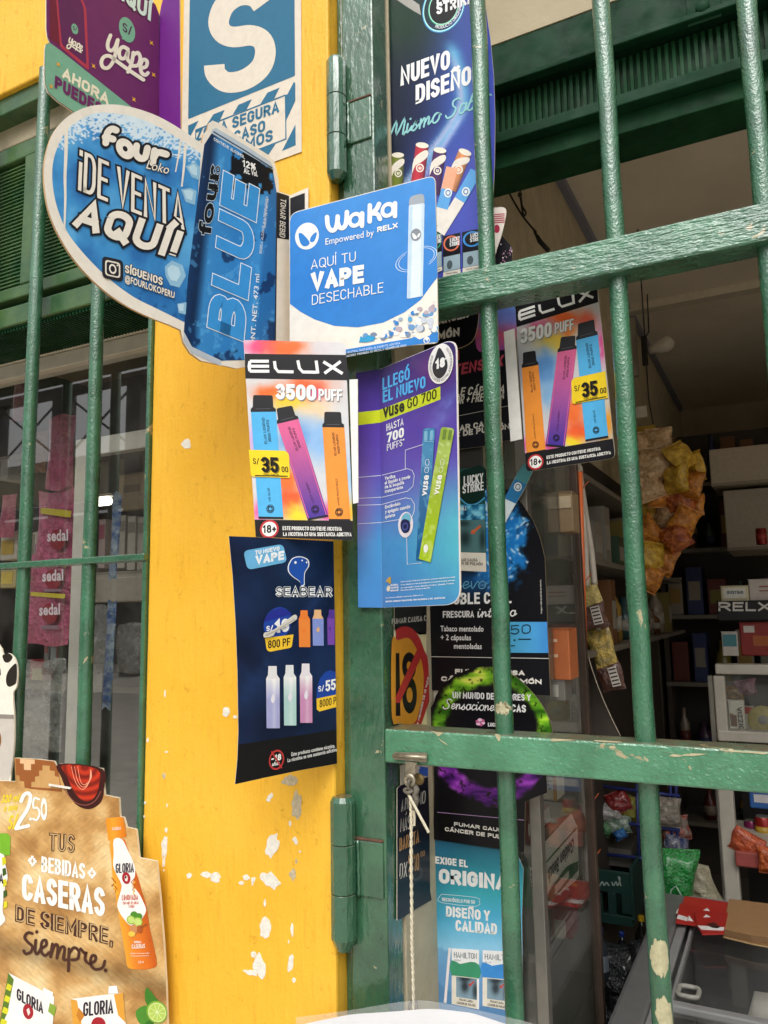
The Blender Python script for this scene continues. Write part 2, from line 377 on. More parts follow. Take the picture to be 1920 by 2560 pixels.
        def put(vf, off, colr, *d): m = s._mb(); m.add([s.w(mp(p, *d), off*LAYER) for p in vf[0]], vf[1], s.mat(colr))
        if sh: put((v, f), L-.6, sh[2], *sh[:2])
        if ol: put(glyphs(t, bold+min(olw, .04), spc+bold*2.2), L-.6, oc)
        put((v, f), L, c)
    def arc(s, t, c, ax, ay, a0, a1, h, colr, L=3, bold=.01, flip=False):
        """lettering bent round an ellipse from angle a0 to a1"""
        v, f = glyphs(t, bold); x0 = min(p[0] for p in v); x1 = max(p[0] for p in v); ch = capx('H'); out = []
        for q in v:
            an = R(a0+(a1-a0)*(q[0]-x0)/(x1-x0)); k = 1+(h/Vector(ax).length)*q[1]/ch*(-1 if flip else 1)
            p = (c[0]+(ax[0]*math.cos(an)+ay[0]*math.sin(an))*k, c[1]+(ax[1]*math.cos(an)+ay[1]*math.sin(an))*k); out.append(s.w(p, L*LAYER))
        s._mb().add(out, f, s.mat(colr))
    def done(s):
        for k, m in s.parts:
            if m.f: m.build(k, s.root)
        return s.root
C1, C2, C3, C4 = (0, 0, .2893), (440, 0, .2893), (840, 0, .2893), (1200, 0, .434)
C5, C6, C7, C8 = (90, 250, .3858), (660, 400, .3134), (0, 600, .2713), (560, 820, .3737)
D1, D2, D3, D4 = (1050, 640, .3134), (960, 1100, .2893), (1400, 1000, .3134), (0, 1100, .2713)
D5, D6, D7, D8 = (540, 1320, .2983), (0, 1880, .3075), (780, 1780, .3978), (1380, 1780, .3527)
E1, E2, E4, E5 = (1040, 1620, .2291), (970, 1500, .1627), (1380, 1500, .3255), (1300, 1880, .208)
E3, E6 = (980, 1880, .217), (960, 900, .1627)
# ================================================================ materials of the place
def mat_wall():
    m, nt, b = _new('yellow_plaster')
    base = mixc(nt, ramp(nt, noise(nt, 3, 5, .6), [(.35, 0), (.7, 1)]), C('EBB12E'), C('F3BE42'))
    grime = ramp(nt, noise(nt, 38, 8, .75), [(.3, (.62, .5, .3, 1)), (.42, 1.0)])
    base = mixc(nt, .85, base, grime, 'MULTIPLY')
    streak = ramp(nt, noise(nt, 16, 6, .7, (6, 6, .7)), [(.28, (.75, .62, .42, 1)), (.45, 1.0)])
    base = mixc(nt, .6, base, streak, 'MULTIPLY')
    scuff = ramp(nt, noise(nt, 11, 9, .78, (1.4, 1, .6), 1.2), [(.3, (.55, .42, .25, 1)), (.36, 1.0)])
    nt.links.new(mixc(nt, .55, base, scuff, 'MULTIPLY'), b.inputs['Base Color'])
    b.inputs['Roughness'].default_value = .5; b.inputs['Specular IOR Level'].default_value = .35
    h = mixc(nt, .4, noise(nt, 15, 7, .55, (1.8, 1, .4), .8), noise(nt, 46, 5, .6, (1.3, 1, .25)))
    h = mixc(nt, .1, h, noise(nt, 150, 3, .6)); bump(nt, b, h, .0065, 1)
    return m
def mat_green(lump=.0012, sc3=(1, 1, 1), c0='1E5236', c1='2C6B48', rough=.27, chips=True, scale=190, dust=True, coat=.7, spec=.6):
    """several coats of brushed gloss enamel: sags, brush marks, grime and chips down to old cream paint"""
    m, nt, b = _new('green_enamel')
    base = mixc(nt, ramp(nt, noise(nt, 14, 5, .6), [(.35, 0), (.68, 1)]), C(c0), C(c1))
    gr = ramp(nt, noise(nt, 70, 6, .7), [(.27, (.35, .33, .25, 1)), (.4, 1.0)])
    base = mixc(nt, .7, base, gr, 'MULTIPLY')
    if dust:      # dust lies on faces that look up
        g = N(nt, 'NewGeometry'); sx = N(nt, 'SeparateXYZ'); nt.links.new(g.outputs['True Normal'], sx.inputs[0])
        up = ramp(nt, sx.outputs[2], [(.6, 0), (.9, 1)])
        d = mixc(nt, 1, up, ramp(nt, noise(nt, 45, 5, .7), [(.3, .35), (.6, .95)]), 'MULTIPLY')
        base = mixc(nt, d, base, C('6B5F4C'))
    if chips:
        ch = ramp(nt, noise(nt, 21, 9, .68, (1, 1, 1), .6), [(.66, 0), (.672, 1)])
        base = mixc(nt, ch, base, C('A79C79'))
    nt.links.new(base, b.inputs['Base Color'])
    b.inputs['Specular IOR Level'].default_value = spec
    nt.links.new(ramp(nt, noise(nt, 30, 5, .6), [(.35, rough*.75), (.7, rough*1.5)]), b.inputs['Roughness'])
    h = mixc(nt, .4, noise(nt, scale, 3, .5, sc3), noise(nt, scale*.35, 4, .55, sc3)); bump(nt, b, h, lump, 1)
    b.inputs['Coat Weight'].default_value = coat; b.inputs['Coat Roughness'].default_value = .1; b.inputs['Coat IOR'].default_value = 1.75; nt.links.new(b.inputs['Normal'].links[0].from_socket, b.inputs['Coat Normal'])
    return m
G_BAR = mat_green(.0019, (1, 1, .7), scale=360, c0='27563D', c1='3A7554')
G_RAIL = mat_green(.0055, (.32, 1, 1.5), scale=190, c0='2E6047', c1='457F60')
G_RAIL2 = mat_green(.0030, (.8, 1, 1.1), scale=200, c0='3D7757', c1='549470', rough=.33)  # lighter rail green: skylight on the lower rail put into the colour
G_POST = mat_green(.0030, (1, 1, .45), scale=110, c0='2A5039', c1='3A684B')
G_HINGE = mat_green(.0022, (1, 1, .3), scale=120, c0='225038', c1='2D6145', chips=False, rough=.24)
G_WOOD = mat_green(.0014, (.6, 1, 1), scale=60, c0='2A5230', c1='4A6838', rough=.42, chips=False, coat=.2)
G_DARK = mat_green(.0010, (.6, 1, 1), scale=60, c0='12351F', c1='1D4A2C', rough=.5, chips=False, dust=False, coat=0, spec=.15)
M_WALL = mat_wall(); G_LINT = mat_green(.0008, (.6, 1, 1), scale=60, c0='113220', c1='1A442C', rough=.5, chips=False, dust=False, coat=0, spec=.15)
M_CREAM = solid('CABD9F', 1, .7, var=.72, nscale=14, bmp=.0015, bscale=60)
M_ALU = solid('D6D1C4', 1, .42, var=.85, nscale=30)
M_CEIL = solid('EEE2CE', 1, .75, var=.85, nscale=3, bmp=.001, bscale=40)
M_INWALL = solid('C4B498', 1, .75, var=.75, nscale=5, bmp=.0015, bscale=30)
M_CONC = solid('8E8675', 1, .85, var=.7, nscale=8, bmp=.003, bscale=60)
M_DARKW = solid('5A4630', 1, .6, var=.7, nscale=9)
def mat_glass(ior=1.55, dirt=.05, tint=(.92, .94, .93, 1)):
    m = bpy.data.materials.new('window_glass'); m.use_nodes = True; nt = m.node_tree; nt.nodes.clear()
    o = N(nt, 'OutputMaterial'); t = N(nt, 'BsdfTransparent'); t.inputs[0].default_value = tint
    g = N(nt, 'BsdfGlossy'); g.inputs['Roughness'].default_value = .015
    d = N(nt, 'BsdfDiffuse'); d.inputs[0].default_value = (.5, .48, .44, 1)
    lw = N(nt, 'LayerWeight'); lw.inputs[0].default_value = .5; f0 = ((ior-1)/(ior+1))**2      # Schlick, the same from both sides
    pw = N(nt, 'Math', operation='POWER'); pw.inputs[1].default_value = 5; nt.links.new(lw.outputs['Facing'], pw.inputs[0])
    fr = N(nt, 'Math', operation='MULTIPLY_ADD'); fr.inputs[1].default_value = 1-f0; fr.inputs[2].default_value = f0; nt.links.new(pw.outputs[0], fr.inputs[0])
    m1 = N(nt, 'MixShader'); m2 = N(nt, 'MixShader')
    f = ramp(nt, noise(nt, 12, 6, .7), [(.35, 0), (.75, dirt*2)])
    nt.links.new(f, m1.inputs[0]); nt.links.new(t.outputs[0], m1.inputs[1]); nt.links.new(d.outputs[0], m1.inputs[2])
    nt.links.new(fr.outputs[0], m2.inputs[0]); nt.links.new(m1.outputs[0], m2.inputs[1]); nt.links.new(g.outputs[0], m2.inputs[2])
    nt.links.new(m2.outputs[0], o.inputs[0]); return m
M_GLASS = mat_glass(2.9, .05)
M_GLASS2 = mat_glass(1.45, .05)
# ================================================================ ground and the market hall across the street (seen mirrored in the window)
mb = MB(); mb.box((-60, -60, -.3), (60, .02, 0), solid('BDB7AA', 1, .9, var=.75, nscale=2, bmp=.004, bscale=40)); tag(mb.build('pavement'), kind='structure')
mh = thing('market_hall', 'open steel market hall with cream panels and tall braced windows across the street', 'building', (-12, -14, 0))
ms, mw, mr = solid('3A3835', 1, .6), solid('B9AE92', 1, .8, var=.75, nscale=1), solid('4A4744', 1, .8)
mb = MB(); mb.box((-34, -18, 0), (4, -17.8, 5.2), solid('57534C', 1, .9, var=.6, nscale=.6)); mb.build('inner_wall', mh)
for i in range(13):
    x = -33.6+i*3.0
    mb = MB(); mb.box((x-.26, -14.3, 0), (x+.26, -13.86, 8.2), ms); mb.build('column', mh)
    mb = MB(); mb.tube([(x+.25, -14.06, 6.3), (x+2.75, -14.06, 8.0)], .035, ms, 6); mb.tube([(x+.25, -14.12, 8.0), (x+2.75, -14.12, 6.3)], .035, ms, 6); mb.build('brace', mh)
    mb = MB(); mb.box((x+.27, -14.2, 4.9), (x+2.73, -14.0, 5.95), mw); mb.build('cream_panel', mh)
    for q in (2,):
        mb = MB(); mb.box((x+q*.75-.03, -14.1, 5.95), (x+q*.75+.03, -14.05, 8.2), ms); mb.build('mullion', mh)
for z in (4.6, 5.95, 8.15):
    mb = MB(); mb.box((-34, -14.26, z), (4, -13.9, z+.22), ms); mb.build('beam', mh)
# ================================================================ yellow shop front
XL, XR = -.976, -.603
zwt = P(50, 212, 0).z
wall = thing('shop_front_wall', 'yellow painted plaster wall and pillar with peeling spots between window and gate', 'wall', (-.79, .1, 0))
mb = MB(); mb.box((XL, 0, 0), (XR, .22, 3.6), M_WALL); mb.build('pillar', wall, bevel=.004)
mb = MB(); mb.box((-5, .001, zwt), (XL, .22, 3.6), M_WALL); mb.build('upper_wall', wall, bevel=.004)
mb = MB(); mb.box((-5, .001, 0), (XL, .22, .7), M_WALL); mb.build('sill_wall', wall)
mb = MB(); mb.box((3.1, 0, 0), (5, .22, 3.6), M_WALL); mb.build('side_wall', wall)
# bare plaster where the paint has flaked off, each patch with its own outline
M_PLASTER = solid('EDE8DC', 1, .8, var=.8, nscale=120, bmp=.001, bscale=260)
M_PLASTER2 = solid('CFC0A0', 1, .8, var=.6, nscale=120, bmp=.001, bscale=260)
rp = random.Random(5)
def flake(cx, cy, w, h, rot=0, mat=M_PLASTER, n=15, jag=.36):
    pts = []
    for i in range(n):
        t = 2*math.pi*i/n; k = 1-jag*rp.random(); x = math.cos(t)*w/2*k; y = math.sin(t)*h/2*k
        pts.append((cx+x*math.cos(R(rot))-y*math.sin(R(rot)), cy+x*math.sin(R(rot))+y*math.cos(R(rot))))
    pts = smooth_closed(pts, 3); mb = MB()
    mb.slab([P(x, y, -.0006) for x, y in pts], (0, .0012, 0), mat); mb.build('bare_plaster', wall)
Z8 = (340, 1880, .3376)
for a in [(1140, 215, 130, 90, 10, 2), (1188, 400, 75, 215, 3, 2), (988, 338, 40, 80, 25), (1006, 690, 95, 185, 15), (1000, 950, 165, 110, 35), (1140, 530, 20, 48), (1178, 655, 34, 60, -20),
          (210, 700, 46, 180, 2), (222, 580, 22, 40), (205, 815, 26, 80), (204, 878, 12, 20), (393, 915, 44, 50, 30), (520, 910, 90, 50, 10), (585, 930, 80, 75, 20), (815, 930, 50, 45), (778, 970, 44, 30), (868, 945, 36, 40), (862, 975, 16, 34),
          (953, 1120, 18, 60), (957, 1305, 86, 175), (1155, 1315, 24, 110), (1130, 1405, 10, 30), (915, 1585, 95, 190, -12), (850, 1635, 120, 40, 12), (1145, 1560, 45, 130, 10), (1168, 1690, 28, 40), (870, 1500, 40, 50),
          (1160, 905, 50, 90, 0, 2), (1186, 808, 16, 40, 0, 2), (205, 175, 24, 48, 0, 2), (225, 0, 22, 16), (66, 378, 18, 24), (60, 478, 12, 20), (1213, 738, 14, 20), (228, 395, 8, 30)]:
    cx, cy, w, h = a[:4]
    flake(Z8[0]+cx*Z8[2], Z8[1]+cy*Z8[2], w*Z8[2]*1.12, h*Z8[2]*1.12, a[4] if len(a) > 4 else 0, M_PLASTER2 if len(a) > 5 else M_PLASTER)
for a in [(466, 1110, 26, 32, 20), (565, 1780, 22, 26), (588, 1792, 12, 10), (412, 1735, 5, 22), (369, 1850, 6, 14)]: flake(*a)
# ================================================================ gate
gate = thing('barred_gate', 'glossy green barred steel gate hung on the yellow pillar', 'gate', (-.56, .045, 0))
PL, PR = -.59, -.53
def gpart(name, a, b, mat, bev=.003): mb = MB(); mb.box(a, b, mat); return mb.build(name, gate, bevel=bev)
gpart('post', (PL, .02, .1), (PR, .07, 3.0), G_POST)
gpart('post', (.62, .02, .1), (.67, .07, 3.0), G_POST)
gpart('rail', (PR, .0195, 2.0), (.62, .0695, 2.05), G_RAIL)
gpart('rail', (PR, .0195, 1.3355), (.62, .0695, 1.3835), G_RAIL2)
gpart('rail', (PR, .0195, .12), (.62, .0695, .17), G_RAIL2)
gpart('rail', (PR, .0195, 2.93), (.62, .0695, 2.98), G_RAIL2)
def bar(x, y, z0, z1, r, parent, name='bar', mat=G_BAR, seed=0):
    rr = random.Random(seed); n = 26; mb = MB(); ph = rr.random()*6
    mb.tube([(x+.0005*math.sin(ph+i*.9), y+.0005*math.cos(ph+i*.7), z0+(z1-z0)*i/n) for i in range(n+1)], [r*(1+.018*rr.uniform(-1, 1)) for _ in range(n+1)], mat, 14, False)
    return mb.build(name, parent, smooth=True)
for i, x in enumerate((-.356, -.169, .016, .204, .392)):
    for (a, b) in ((.17, 1.337), (1.381, 2.002), (2.048, 2.94)): bar(x, .045, a, b, .0128, gate, seed=i*7+int(a*3))
# old cream paint showing through on the bars and the lower rail
M_OLD = solid('BFB894', 1, .55, var=.7, nscale=160)
def barchip(x0, y0, x1, y1, X, name='paint_chip', skew=0):
    """curved chip on the street side of a bar between two picture corners"""
    a0 = P(x0, y0, .033); a1 = P(x1, y1, .033); zs = [a0.z+(a1.z-a0.z)*i/10 for i in range(11)]; mb = MB(); vs = []; k = 7
    for i, z in enumerate(zs):
        f = math.sin(math.pi*(i+.35)/10.7)**.45; lo = (-.62+rp.uniform(-.14, .1))*f+skew*(i/10); hi = (.92+rp.uniform(-.12, .08))*f+skew*(i/10)*.2
        for j in range(k+1):
            t = (lo+(hi-lo)*j/k)*1.15+.15; vs.append((X+math.sin(t)*.01345, .045-math.cos(t)*.01345, z+rp.uniform(-.003, .003)))
    mb.add(vs, [(i*(k+1)+j, i*(k+1)+j+1, (i+1)*(k+1)+j+1, (i+1)*(k+1)+j) for i in range(10) for j in range(k)], M_OLD); mb.build(name, gate, smooth=True)
barchip(1650, 2350, 1670, 2445, -.169); barchip(1640, 2490, 1670, 2600, -.169, skew=.5); barchip(1255, 1755, 1265, 1785, -.356)
def railchip(pts, crop, Y=.0188):
    mb = MB(); mb.slab([P(crop[0]+x*crop[2], crop[1]+y*crop[2], Y) for x, y in smooth_closed(pts, 3)], (0, .001, 0), M_OLD); mb.build('paint_chip', gate)
railchip([(740, 222), (800, 236), (900, 250), (1010, 262), (1110, 280), (1100, 296), (1000, 312), (920, 306), (985, 292), (900, 318), (830, 310), (880, 292), (800, 284), (760, 262)], D8)
railchip([(300, 200), (420, 206), (500, 214), (420, 216), (330, 210)], D8); railchip([(0, 190), (90, 194), (170, 200), (80, 204), (0, 208)], D8)
railchip([(160, 905), (220, 918), (300, 925), (270, 945), (240, 965), (215, 935)], E1); railchip([(860, 940), (915, 950), (922, 985), (905, 1018), (880, 985)], E1); railchip([(240, 985), (300, 1025), (345, 1058), (300, 1038)], E1)
railchip([(1180, 268), (1330, 276), (1450, 282), (1530, 290), (1500, 300), (1400, 290), (1260, 282)], D8)
# hinges: welded barrels of three knuckles and their leaves
def hinge(px, y0, y1, r, leaf, tip):
    X = P(px, (y0+y1)/2, 0).x; Y = .006; z0, z1 = P(px, y1, Y-r).z, P(px, y0, Y-r).z; h = z1-z0
    for i in range(3):
        a = z0+h*i/3+.0004; b = z0+h*(i+1)/3-.0004; prof = [(0, r*.95), (.0008, r), (b-a-.0008, r), (b-a, r*.95)]
        if i == 0: prof = [(-tip, r*.55), (-tip*.4, r*.72), (.006, r)]+prof[2:]
        if i == 2: prof = prof[:2]+[(b-a-.008, r), (b-a-.001, r*.8)]
        mb = MB(); mb.lathe((X, Y, a), prof, G_HINGE, 12); mb.build('hinge_knuckle', gate, smooth=True, autos=25)
    mb = MB(); za, zb = P(900, leaf[1], .017).z, P(900, leaf[0], .017).z
    mb.box((X+r*.6, .0165, za), (PR-.004, .0212, zb), G_POST); mb.build('hinge_leaf', gate, bevel=.002)
    mb = MB(); mb.box((PL+.002, .0158, zb), (PR-.004, .0212, zb+.0035), solid('6A4A38', 1, .8, var=.6, nscale=90)); mb.build('rust_seam', gate, bevel=.001)
    mb = MB()     # weld bead down the leaf
    mb.tube([(X+r*1.08+rp.uniform(-.0008, .0008), .015, za+(zb-za)*i/14) for i in range(15)], [rp.uniform(.002, .0034) for _ in range(15)], G_HINGE, 8); mb.build('weld_bead', gate, smooth=True)
hinge(836, 128, 430, .0163, (248, 352), .006)
hinge(853, 1996, 2370, .0185, (2100, 2240), .011)
mb = MB(); mb.box((XR+.0005, .028, .1), (PL-.002, .075, 3.0), G_POST); jb = mb.build('gate_jamb', bevel=.002)
tag(jb, 'narrow green steel jamb fixed to the pillar behind the gate hinges', 'door jamb')
# ================================================================ window with bars, louvred transom and sliding sash
YW = .17
win = thing('barred_window', 'shop window with green steel bars, louvred transom and white sliding frame', 'window', (-1.6, .1, .7))
zz = lambda x, y, Y: P(x, y, Y).z
for i, x in enumerate((-1.303, -1.125, -1.48, -1.66)): bar(x, 0.004, .7, zwt+.01, .0128, win, seed=50+i)
mb = MB(); mb.box((-2.4, -.012, 1.648), (XL, .020, 1.660), G_BAR); mb.build('cross_bar', win, bevel=.002)
mb = MB(); mb.box((XL-.009, -.006, .7), (XL-.0005, .028, zwt), G_BAR); mb.build('edge_bar', win, bevel=.0015)
Yt = .035
def wbox(name, y0, y1, Y, depth, mat, x0=-2.4, x1=XL-.002, bev=.003):
    mb = MB(); mb.box((x0, Y, zz(50, y1, Y)), (x1, Y+depth, zz(50, y0, Y)), mat); return mb.build(name, win, bevel=bev)
wbox('head_bar', 210, 268, .012, .06, G_WOOD); wbox('cream_board', 268, 357, .05, .02, M_CREAM); wbox('transom_rail', 357, 397, Yt, .05, G_WOOD)
wbox('bottom_rail', 712, 742, Yt, .05, G_WOOD); wbox('window_lintel', 760, 808, Yt-.005, .04, G_WOOD); wbox('lintel_recess', 742, 760, Yt+.02, .02, G_DARK)
zt, zb = zz(50, 397, Yt), zz(50, 712, Yt)
for x in (-2.2, -1.93, -1.66, -1.395, -1.215):
    mb = MB(); mb.box((x, Yt-.002, zb), (x+.042, Yt+.03, zt), G_WOOD); mb.build('stile', win, bevel=.003)
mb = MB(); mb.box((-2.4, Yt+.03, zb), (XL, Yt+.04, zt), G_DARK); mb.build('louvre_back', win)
for a, b in ((-2.158, -1.93), (-1.888, -1.66), (-1.618, -1.395), (-1.353, -1.215), (-1.173, XL-.004)):
    mb = MB(); n = int((zt-zb)/.0085)
    for i in range(n):
        z = zb+i*.0085
        mb.add([(a, Yt+.006, z), (b, Yt+.006, z), (b, Yt+.011, z+.0085), (a, Yt+.011, z+.0085), (a, Yt+.013, z), (b, Yt+.013, z)], [(0, 1, 2, 3), (0, 4, 5, 1)], G_WOOD)
    tag(mb.build('louvre_slats', win), kind='stuff')
# ribbed soffit under the lintel
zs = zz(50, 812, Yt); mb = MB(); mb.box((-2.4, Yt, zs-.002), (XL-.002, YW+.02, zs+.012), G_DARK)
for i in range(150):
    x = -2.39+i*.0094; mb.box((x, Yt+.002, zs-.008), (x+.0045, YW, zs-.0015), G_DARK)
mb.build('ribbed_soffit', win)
# white aluminium frame, glass and sash
za = zz(190, 836, YW); zc = zz(190, 868, YW); zd = zz(190, 905, YW)
mb = MB(); mb.box((-2.4, YW, zc+.001), (XL+.1, YW+.05, zs-.003), M_ALU); mb.build('frame_head', win, bevel=.002)
mb = MB(); mb.box((-2.4, YW+.006, zd), (XL+.1, YW+.05, zc-.001), M_ALU); mb.build('frame_track', win, bevel=.002)
mb = MB(); mb.add([(-2.4, YW+.026, .6), (XL+.1, YW+.026, .6), (XL+.1, YW+.026, zd), (-2.4, YW+.026, zd)], [(0, 1, 2, 3)], M_GLASS); mb.build('glass_pane', win)
ws = [P(179+6, 1100, .2).x, P(212+6, 1100, .2).x]
mb = MB(); mb.box((ws[0], .205, .6), (ws[1], .235, zz(190, 1100, .205)), M_ALU); mb.build('sash_stile', win, bevel=.002)
mb = MB(); mb.box((ws[1], .208, zz(300, 1128, .208)), (XL+.12, .232, zz(300, 1083, .208)), M_ALU); mb.build('sash_rail', win, bevel=.002)
# ================================================================ rooms
ZC = 2.89
rm = MB(); rm.box((-5, .02, -.3), (5, 6, .03), solid('B0A592', 1, .6, var=.75, nscale=4)); tag(rm.build('shop_floor'), kind='structure')
rm = MB(); rm.box((-.53, .22, ZC), (3.2, 4.6, ZC+.1), M_CEIL); tag(rm.build('ceiling'), kind='structure')
rm = MB(); rm.box((-3.4, .22, 2.6), (-.6, 1.2, 2.7), M_CEIL); tag(rm.build('stock_room_ceiling'), kind='structure')
def wallthing(name, a, b, mat, label):
    mb = MB(); mb.box(a, b, mat); return tag(mb.build(name), label, 'wall')
wallthing('partition_wall', (-.6, .0755, .03), (-.528, 4.6, ZC+.1), M_CREAM, 'mottled cream partition wall just inside the gate')
wallthing('back_wall', (-.53, 4.5, .03), (3.2, 4.6, ZC), M_INWALL, 'beige back wall of the dim shop behind the shelves')
wallthing('far_side_wall', (3.1, .22, .03), (3.2, 4.5, ZC), M_INWALL, 'plain side wall of the shop beyond the gate')
wallthing('stock_room_wall', (-3.4, 1.1, .03), (-.6, 1.2, 2.6), M_DARKW, 'brown stock room wall behind the window shelves')
mb = MB(); zt2, zm = P(1478, 22, .22).z, P(1478, 334, .22).z
mb.box((-.53, .22, zt2), (3.2, .32, 3.6), solid('C9BB9C', 1, .75, var=.85, nscale=10, bmp=.001, bscale=60)); tag(mb.build('door_header_wall'), 'strip of cream plaster wall above the green door lintel', 'wall')
ln = thing('door_lintel', 'dark green steel lintel with a ribbed band over the doorway', 'lintel', (0, .26, zm))
yz = lambda y, Y=.22: P(1478, y, Y).z
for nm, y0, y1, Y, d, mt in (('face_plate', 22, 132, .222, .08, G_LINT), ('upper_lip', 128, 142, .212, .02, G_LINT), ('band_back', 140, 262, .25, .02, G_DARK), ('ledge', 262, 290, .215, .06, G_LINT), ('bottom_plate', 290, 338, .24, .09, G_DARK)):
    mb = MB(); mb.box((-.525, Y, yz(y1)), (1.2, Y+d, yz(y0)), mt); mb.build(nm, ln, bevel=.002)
mb = MB()
for i in range(150):
    x = -.52+i*.0112; mb.box((x, .242, yz(258)), (x+.0055, .252, yz(148)), G_DARK)
tag(mb.build('rib_band', ln), kind='stuff')
c = P(1757, 22, .219); mb = MB(); mb.box((c.x-.024, .2195, c.z-.022), (c.x+.026, .222, c.z+.06), G_LINT); mb.build('bolt_plate', ln, bevel=.001)
mb = MB(); mb.lathe((c.x, .2165, c.z), [(0, .011), (.004, .011), (.007, .006)], G_LINT, 12, (0, -1, 0)); mb.build('bolt', ln, smooth=True)
b0 = PZ(1580, 765, ZC); mb = MB(); mb.box((-.52, b0.y-.03, ZC-.035), (3, b0.y+.03, ZC-.001), solid('D8CDB8', 1, .6)); tag(mb.build('ceiling_batten'), 'pale batten running across the shop ceiling', 'batten')
mb = MB(); mb.box((-.527, .4, ZC-.03), (-.505, 4.4, ZC-.002), solid('8E8FA0', .9, .6)); tag(mb.build('cable_duct'), 'grey cable duct along the edge of the shop ceiling', 'duct')
# ================================================================ signs outside
def bil(q, u, v):
    a = Vector(q[0])*(1-u)+Vector(q[1])*u; b = Vector(q[3])*(1-u)+Vector(q[2])*u; return tuple(a*(1-v)+b*v)
def blobs(x, y, base, lst, sx=.012, amp=40):
    """soft clouds of printed colour"""
    dx = (fbm(x*sx, y*sx)-.5)*amp*2; dy = (fbm(x*sx+9, y*sx+4)-.5)*amp*2
    c = np.tile(rgb(base), (len(x), 1))
    for (cx, cy, rx, ry, h) in lst:
        d = ((x+dx-cx)/rx)**2+((y+dy-cy)/ry)**2; c = lerp(c, rgb(h), np.exp(-d*1.05)*1.3)
    return c
# ---- safe-zone S sign on the pillar
s = Sign('safe_zone_sign', 'blue and white earthquake safe zone sign with a big letter S on the pillar', 'sign', Pl((0, -.002, 0)), C2, rough=.3)
s.panel([(72, -120), (1078, -480), (1085, 1310), (40, 1690)], 'DCD2C2', .0012); s.part = 'blue_field'
s.poly(rnd([(120, -100), (1022, -440), (1028, 655), (105, 1030)], 12), '2E6C8C')
for p in ([(105, 1085), (195, 1042), (105, 1215)], [(325, 986), (420, 950), (382, 1035), (262, 1082)], [(540, 905), (655, 857), (610, 945), (490, 990)], [(790, 800), (895, 757), (848, 852), (725, 905)],
          [(1020, 705), (1031, 720), (1031, 872), (955, 1035), (945, 1120), (940, 822), (962, 815)], [(1032, 1075), (1034, 1255), (915, 1305)], [(690, 1305), (862, 1242), (790, 1350), (730, 1400)]): s.poly(p, '2E6C8C')
s.line([(172, 1400), (170, 1125), (945, 822), (950, 1200), (600, 1335)], 13, '2E6C8C', 1, False)
s.part = 'letter_s'
s.line(smooth_open([(745, 45), (690, -20), (600, -45), (500, -20), (410, 60), (368, 190), (405, 285), (500, 320), (640, 305), (735, 340), (772, 430), (752, 545), (680, 635), (560, 700), (430, 708), (345, 640), (330, 560)], 5), 178, 'DCD2C2', 2, False)
s.part = 'lettering'
s.text('ZONA SEGURA', (170, 1225), (890, 968), 98, '2E6C8C', 2, .035); s.text('EN CASO', (330, 1300), (770, 1130), 98, '2E6C8C', 2, .035); s.text('DE SISMOS', (240, 1425), (836, 1213), 98, '2E6C8C', 2, .035)
s.done()
# ---- purple payment sign, folded and standing out from the pillar
PU, PU2, TE, CW = '6B2A62', '6B2180', '78B096', 'ECE6D6'
s = Sign('payment_sign', 'purple folded card sign with teal corner band for phone payments on the pillar', 'sign', Pl(P(398, 200, -.003), 82), C1)
out = [(400, -150), (1180, -130), (1290, -20), (1345, 40), (1376, 125), (1370, 1470), (1130, 1310), (620, 958), (500, 880), (415, 800), (388, 725), (384, 640), (386, 430), (396, 380), (430, 368), (408, 315), (400, 250)]
s.panel(out, PU); s.part = 'corner_band'
s.poly([(398, 382), (432, 370), (530, 442), (1130, 920), (1240, 1020), (1000, 1210), (620, 952), (502, 874), (418, 795), (391, 722), (388, 430)], TE)
s.part = 'printed_phone'
s.poly(rnd([(470, -60), (515, 400), (770, 612), (745, 70), (690, -60)], 30), 'B23A50', 1); s.poly(rnd([(495, -60), (535, 385), (748, 562), (722, 60), (670, -60)], 30), '5E2558', 2); s.poly([(430, -60), (480, -60), (520, 400), (430, 330)], '6E2038', 1)
s.part = 'speech_bubble'
for (cx, cy, k) in ((1098, 258, 1), (646, 250, .42)):
    s.part = 'speech_bubble'; s.poly([(cx-40*k, cy+60*k), (cx-46*k, cy+78*k), (cx+5*k, cy+95*k)], TE, 3); s.ell((cx, cy), (70*k, 34*k), (0, 105*k), TE, 3); s.text('S/', (cx-38*k, cy+10*k), (cx+42*k, cy+52*k), (0, -78*k), '4A2050', 4, .02)
s.part = 'script_lettering'
def yape(s, ox, oy, k, w):
    t = lambda pts: [(ox+x*k, oy+y*k) for x, y in smooth_open(pts, 5)]
    for pts in ([(955, 305), (932, 370), (935, 420), (965, 437), (995, 405), (1015, 350)], [(1018, 345), (1000, 450), (978, 530), (935, 585), (890, 580), (876, 535), (900, 490), (950, 485), (1010, 530), (1120, 610), (1240, 690)],
                [(1105, 425), (1060, 405), (1030, 445), (1040, 500), (1080, 500), (1108, 440), (1100, 505), (1125, 540)], [(1152, 455), (1138, 540), (1105, 622)], [(1150, 480), (1190, 455), (1212, 500), (1195, 560), (1150, 570)],
                [(1215, 590), (1262, 575), (1270, 530), (1238, 515), (1215, 560), (1222, 625), (1255, 648), (1278, 630)]): s.line(t(pts), w, CW, 4)
yape(s, 0, 0, 1, 32); yape(s, 290, 225, .33, 12)
s.part = 'lettering'
s.text('AQUÍ', (985, -45), (1300, 185), (12, -150), 'CFE6DC', 3, .05, sh=(-8, 6, '4A1E46')); s.text('AHORA', (535, 668), (935, 910), (12, -92), 'EDE8D0', 3, .055); s.text('PUEDES', (470, 757), (880, 1005), (8, -108), PU, 3, .06)
s.part = 'sparkle'
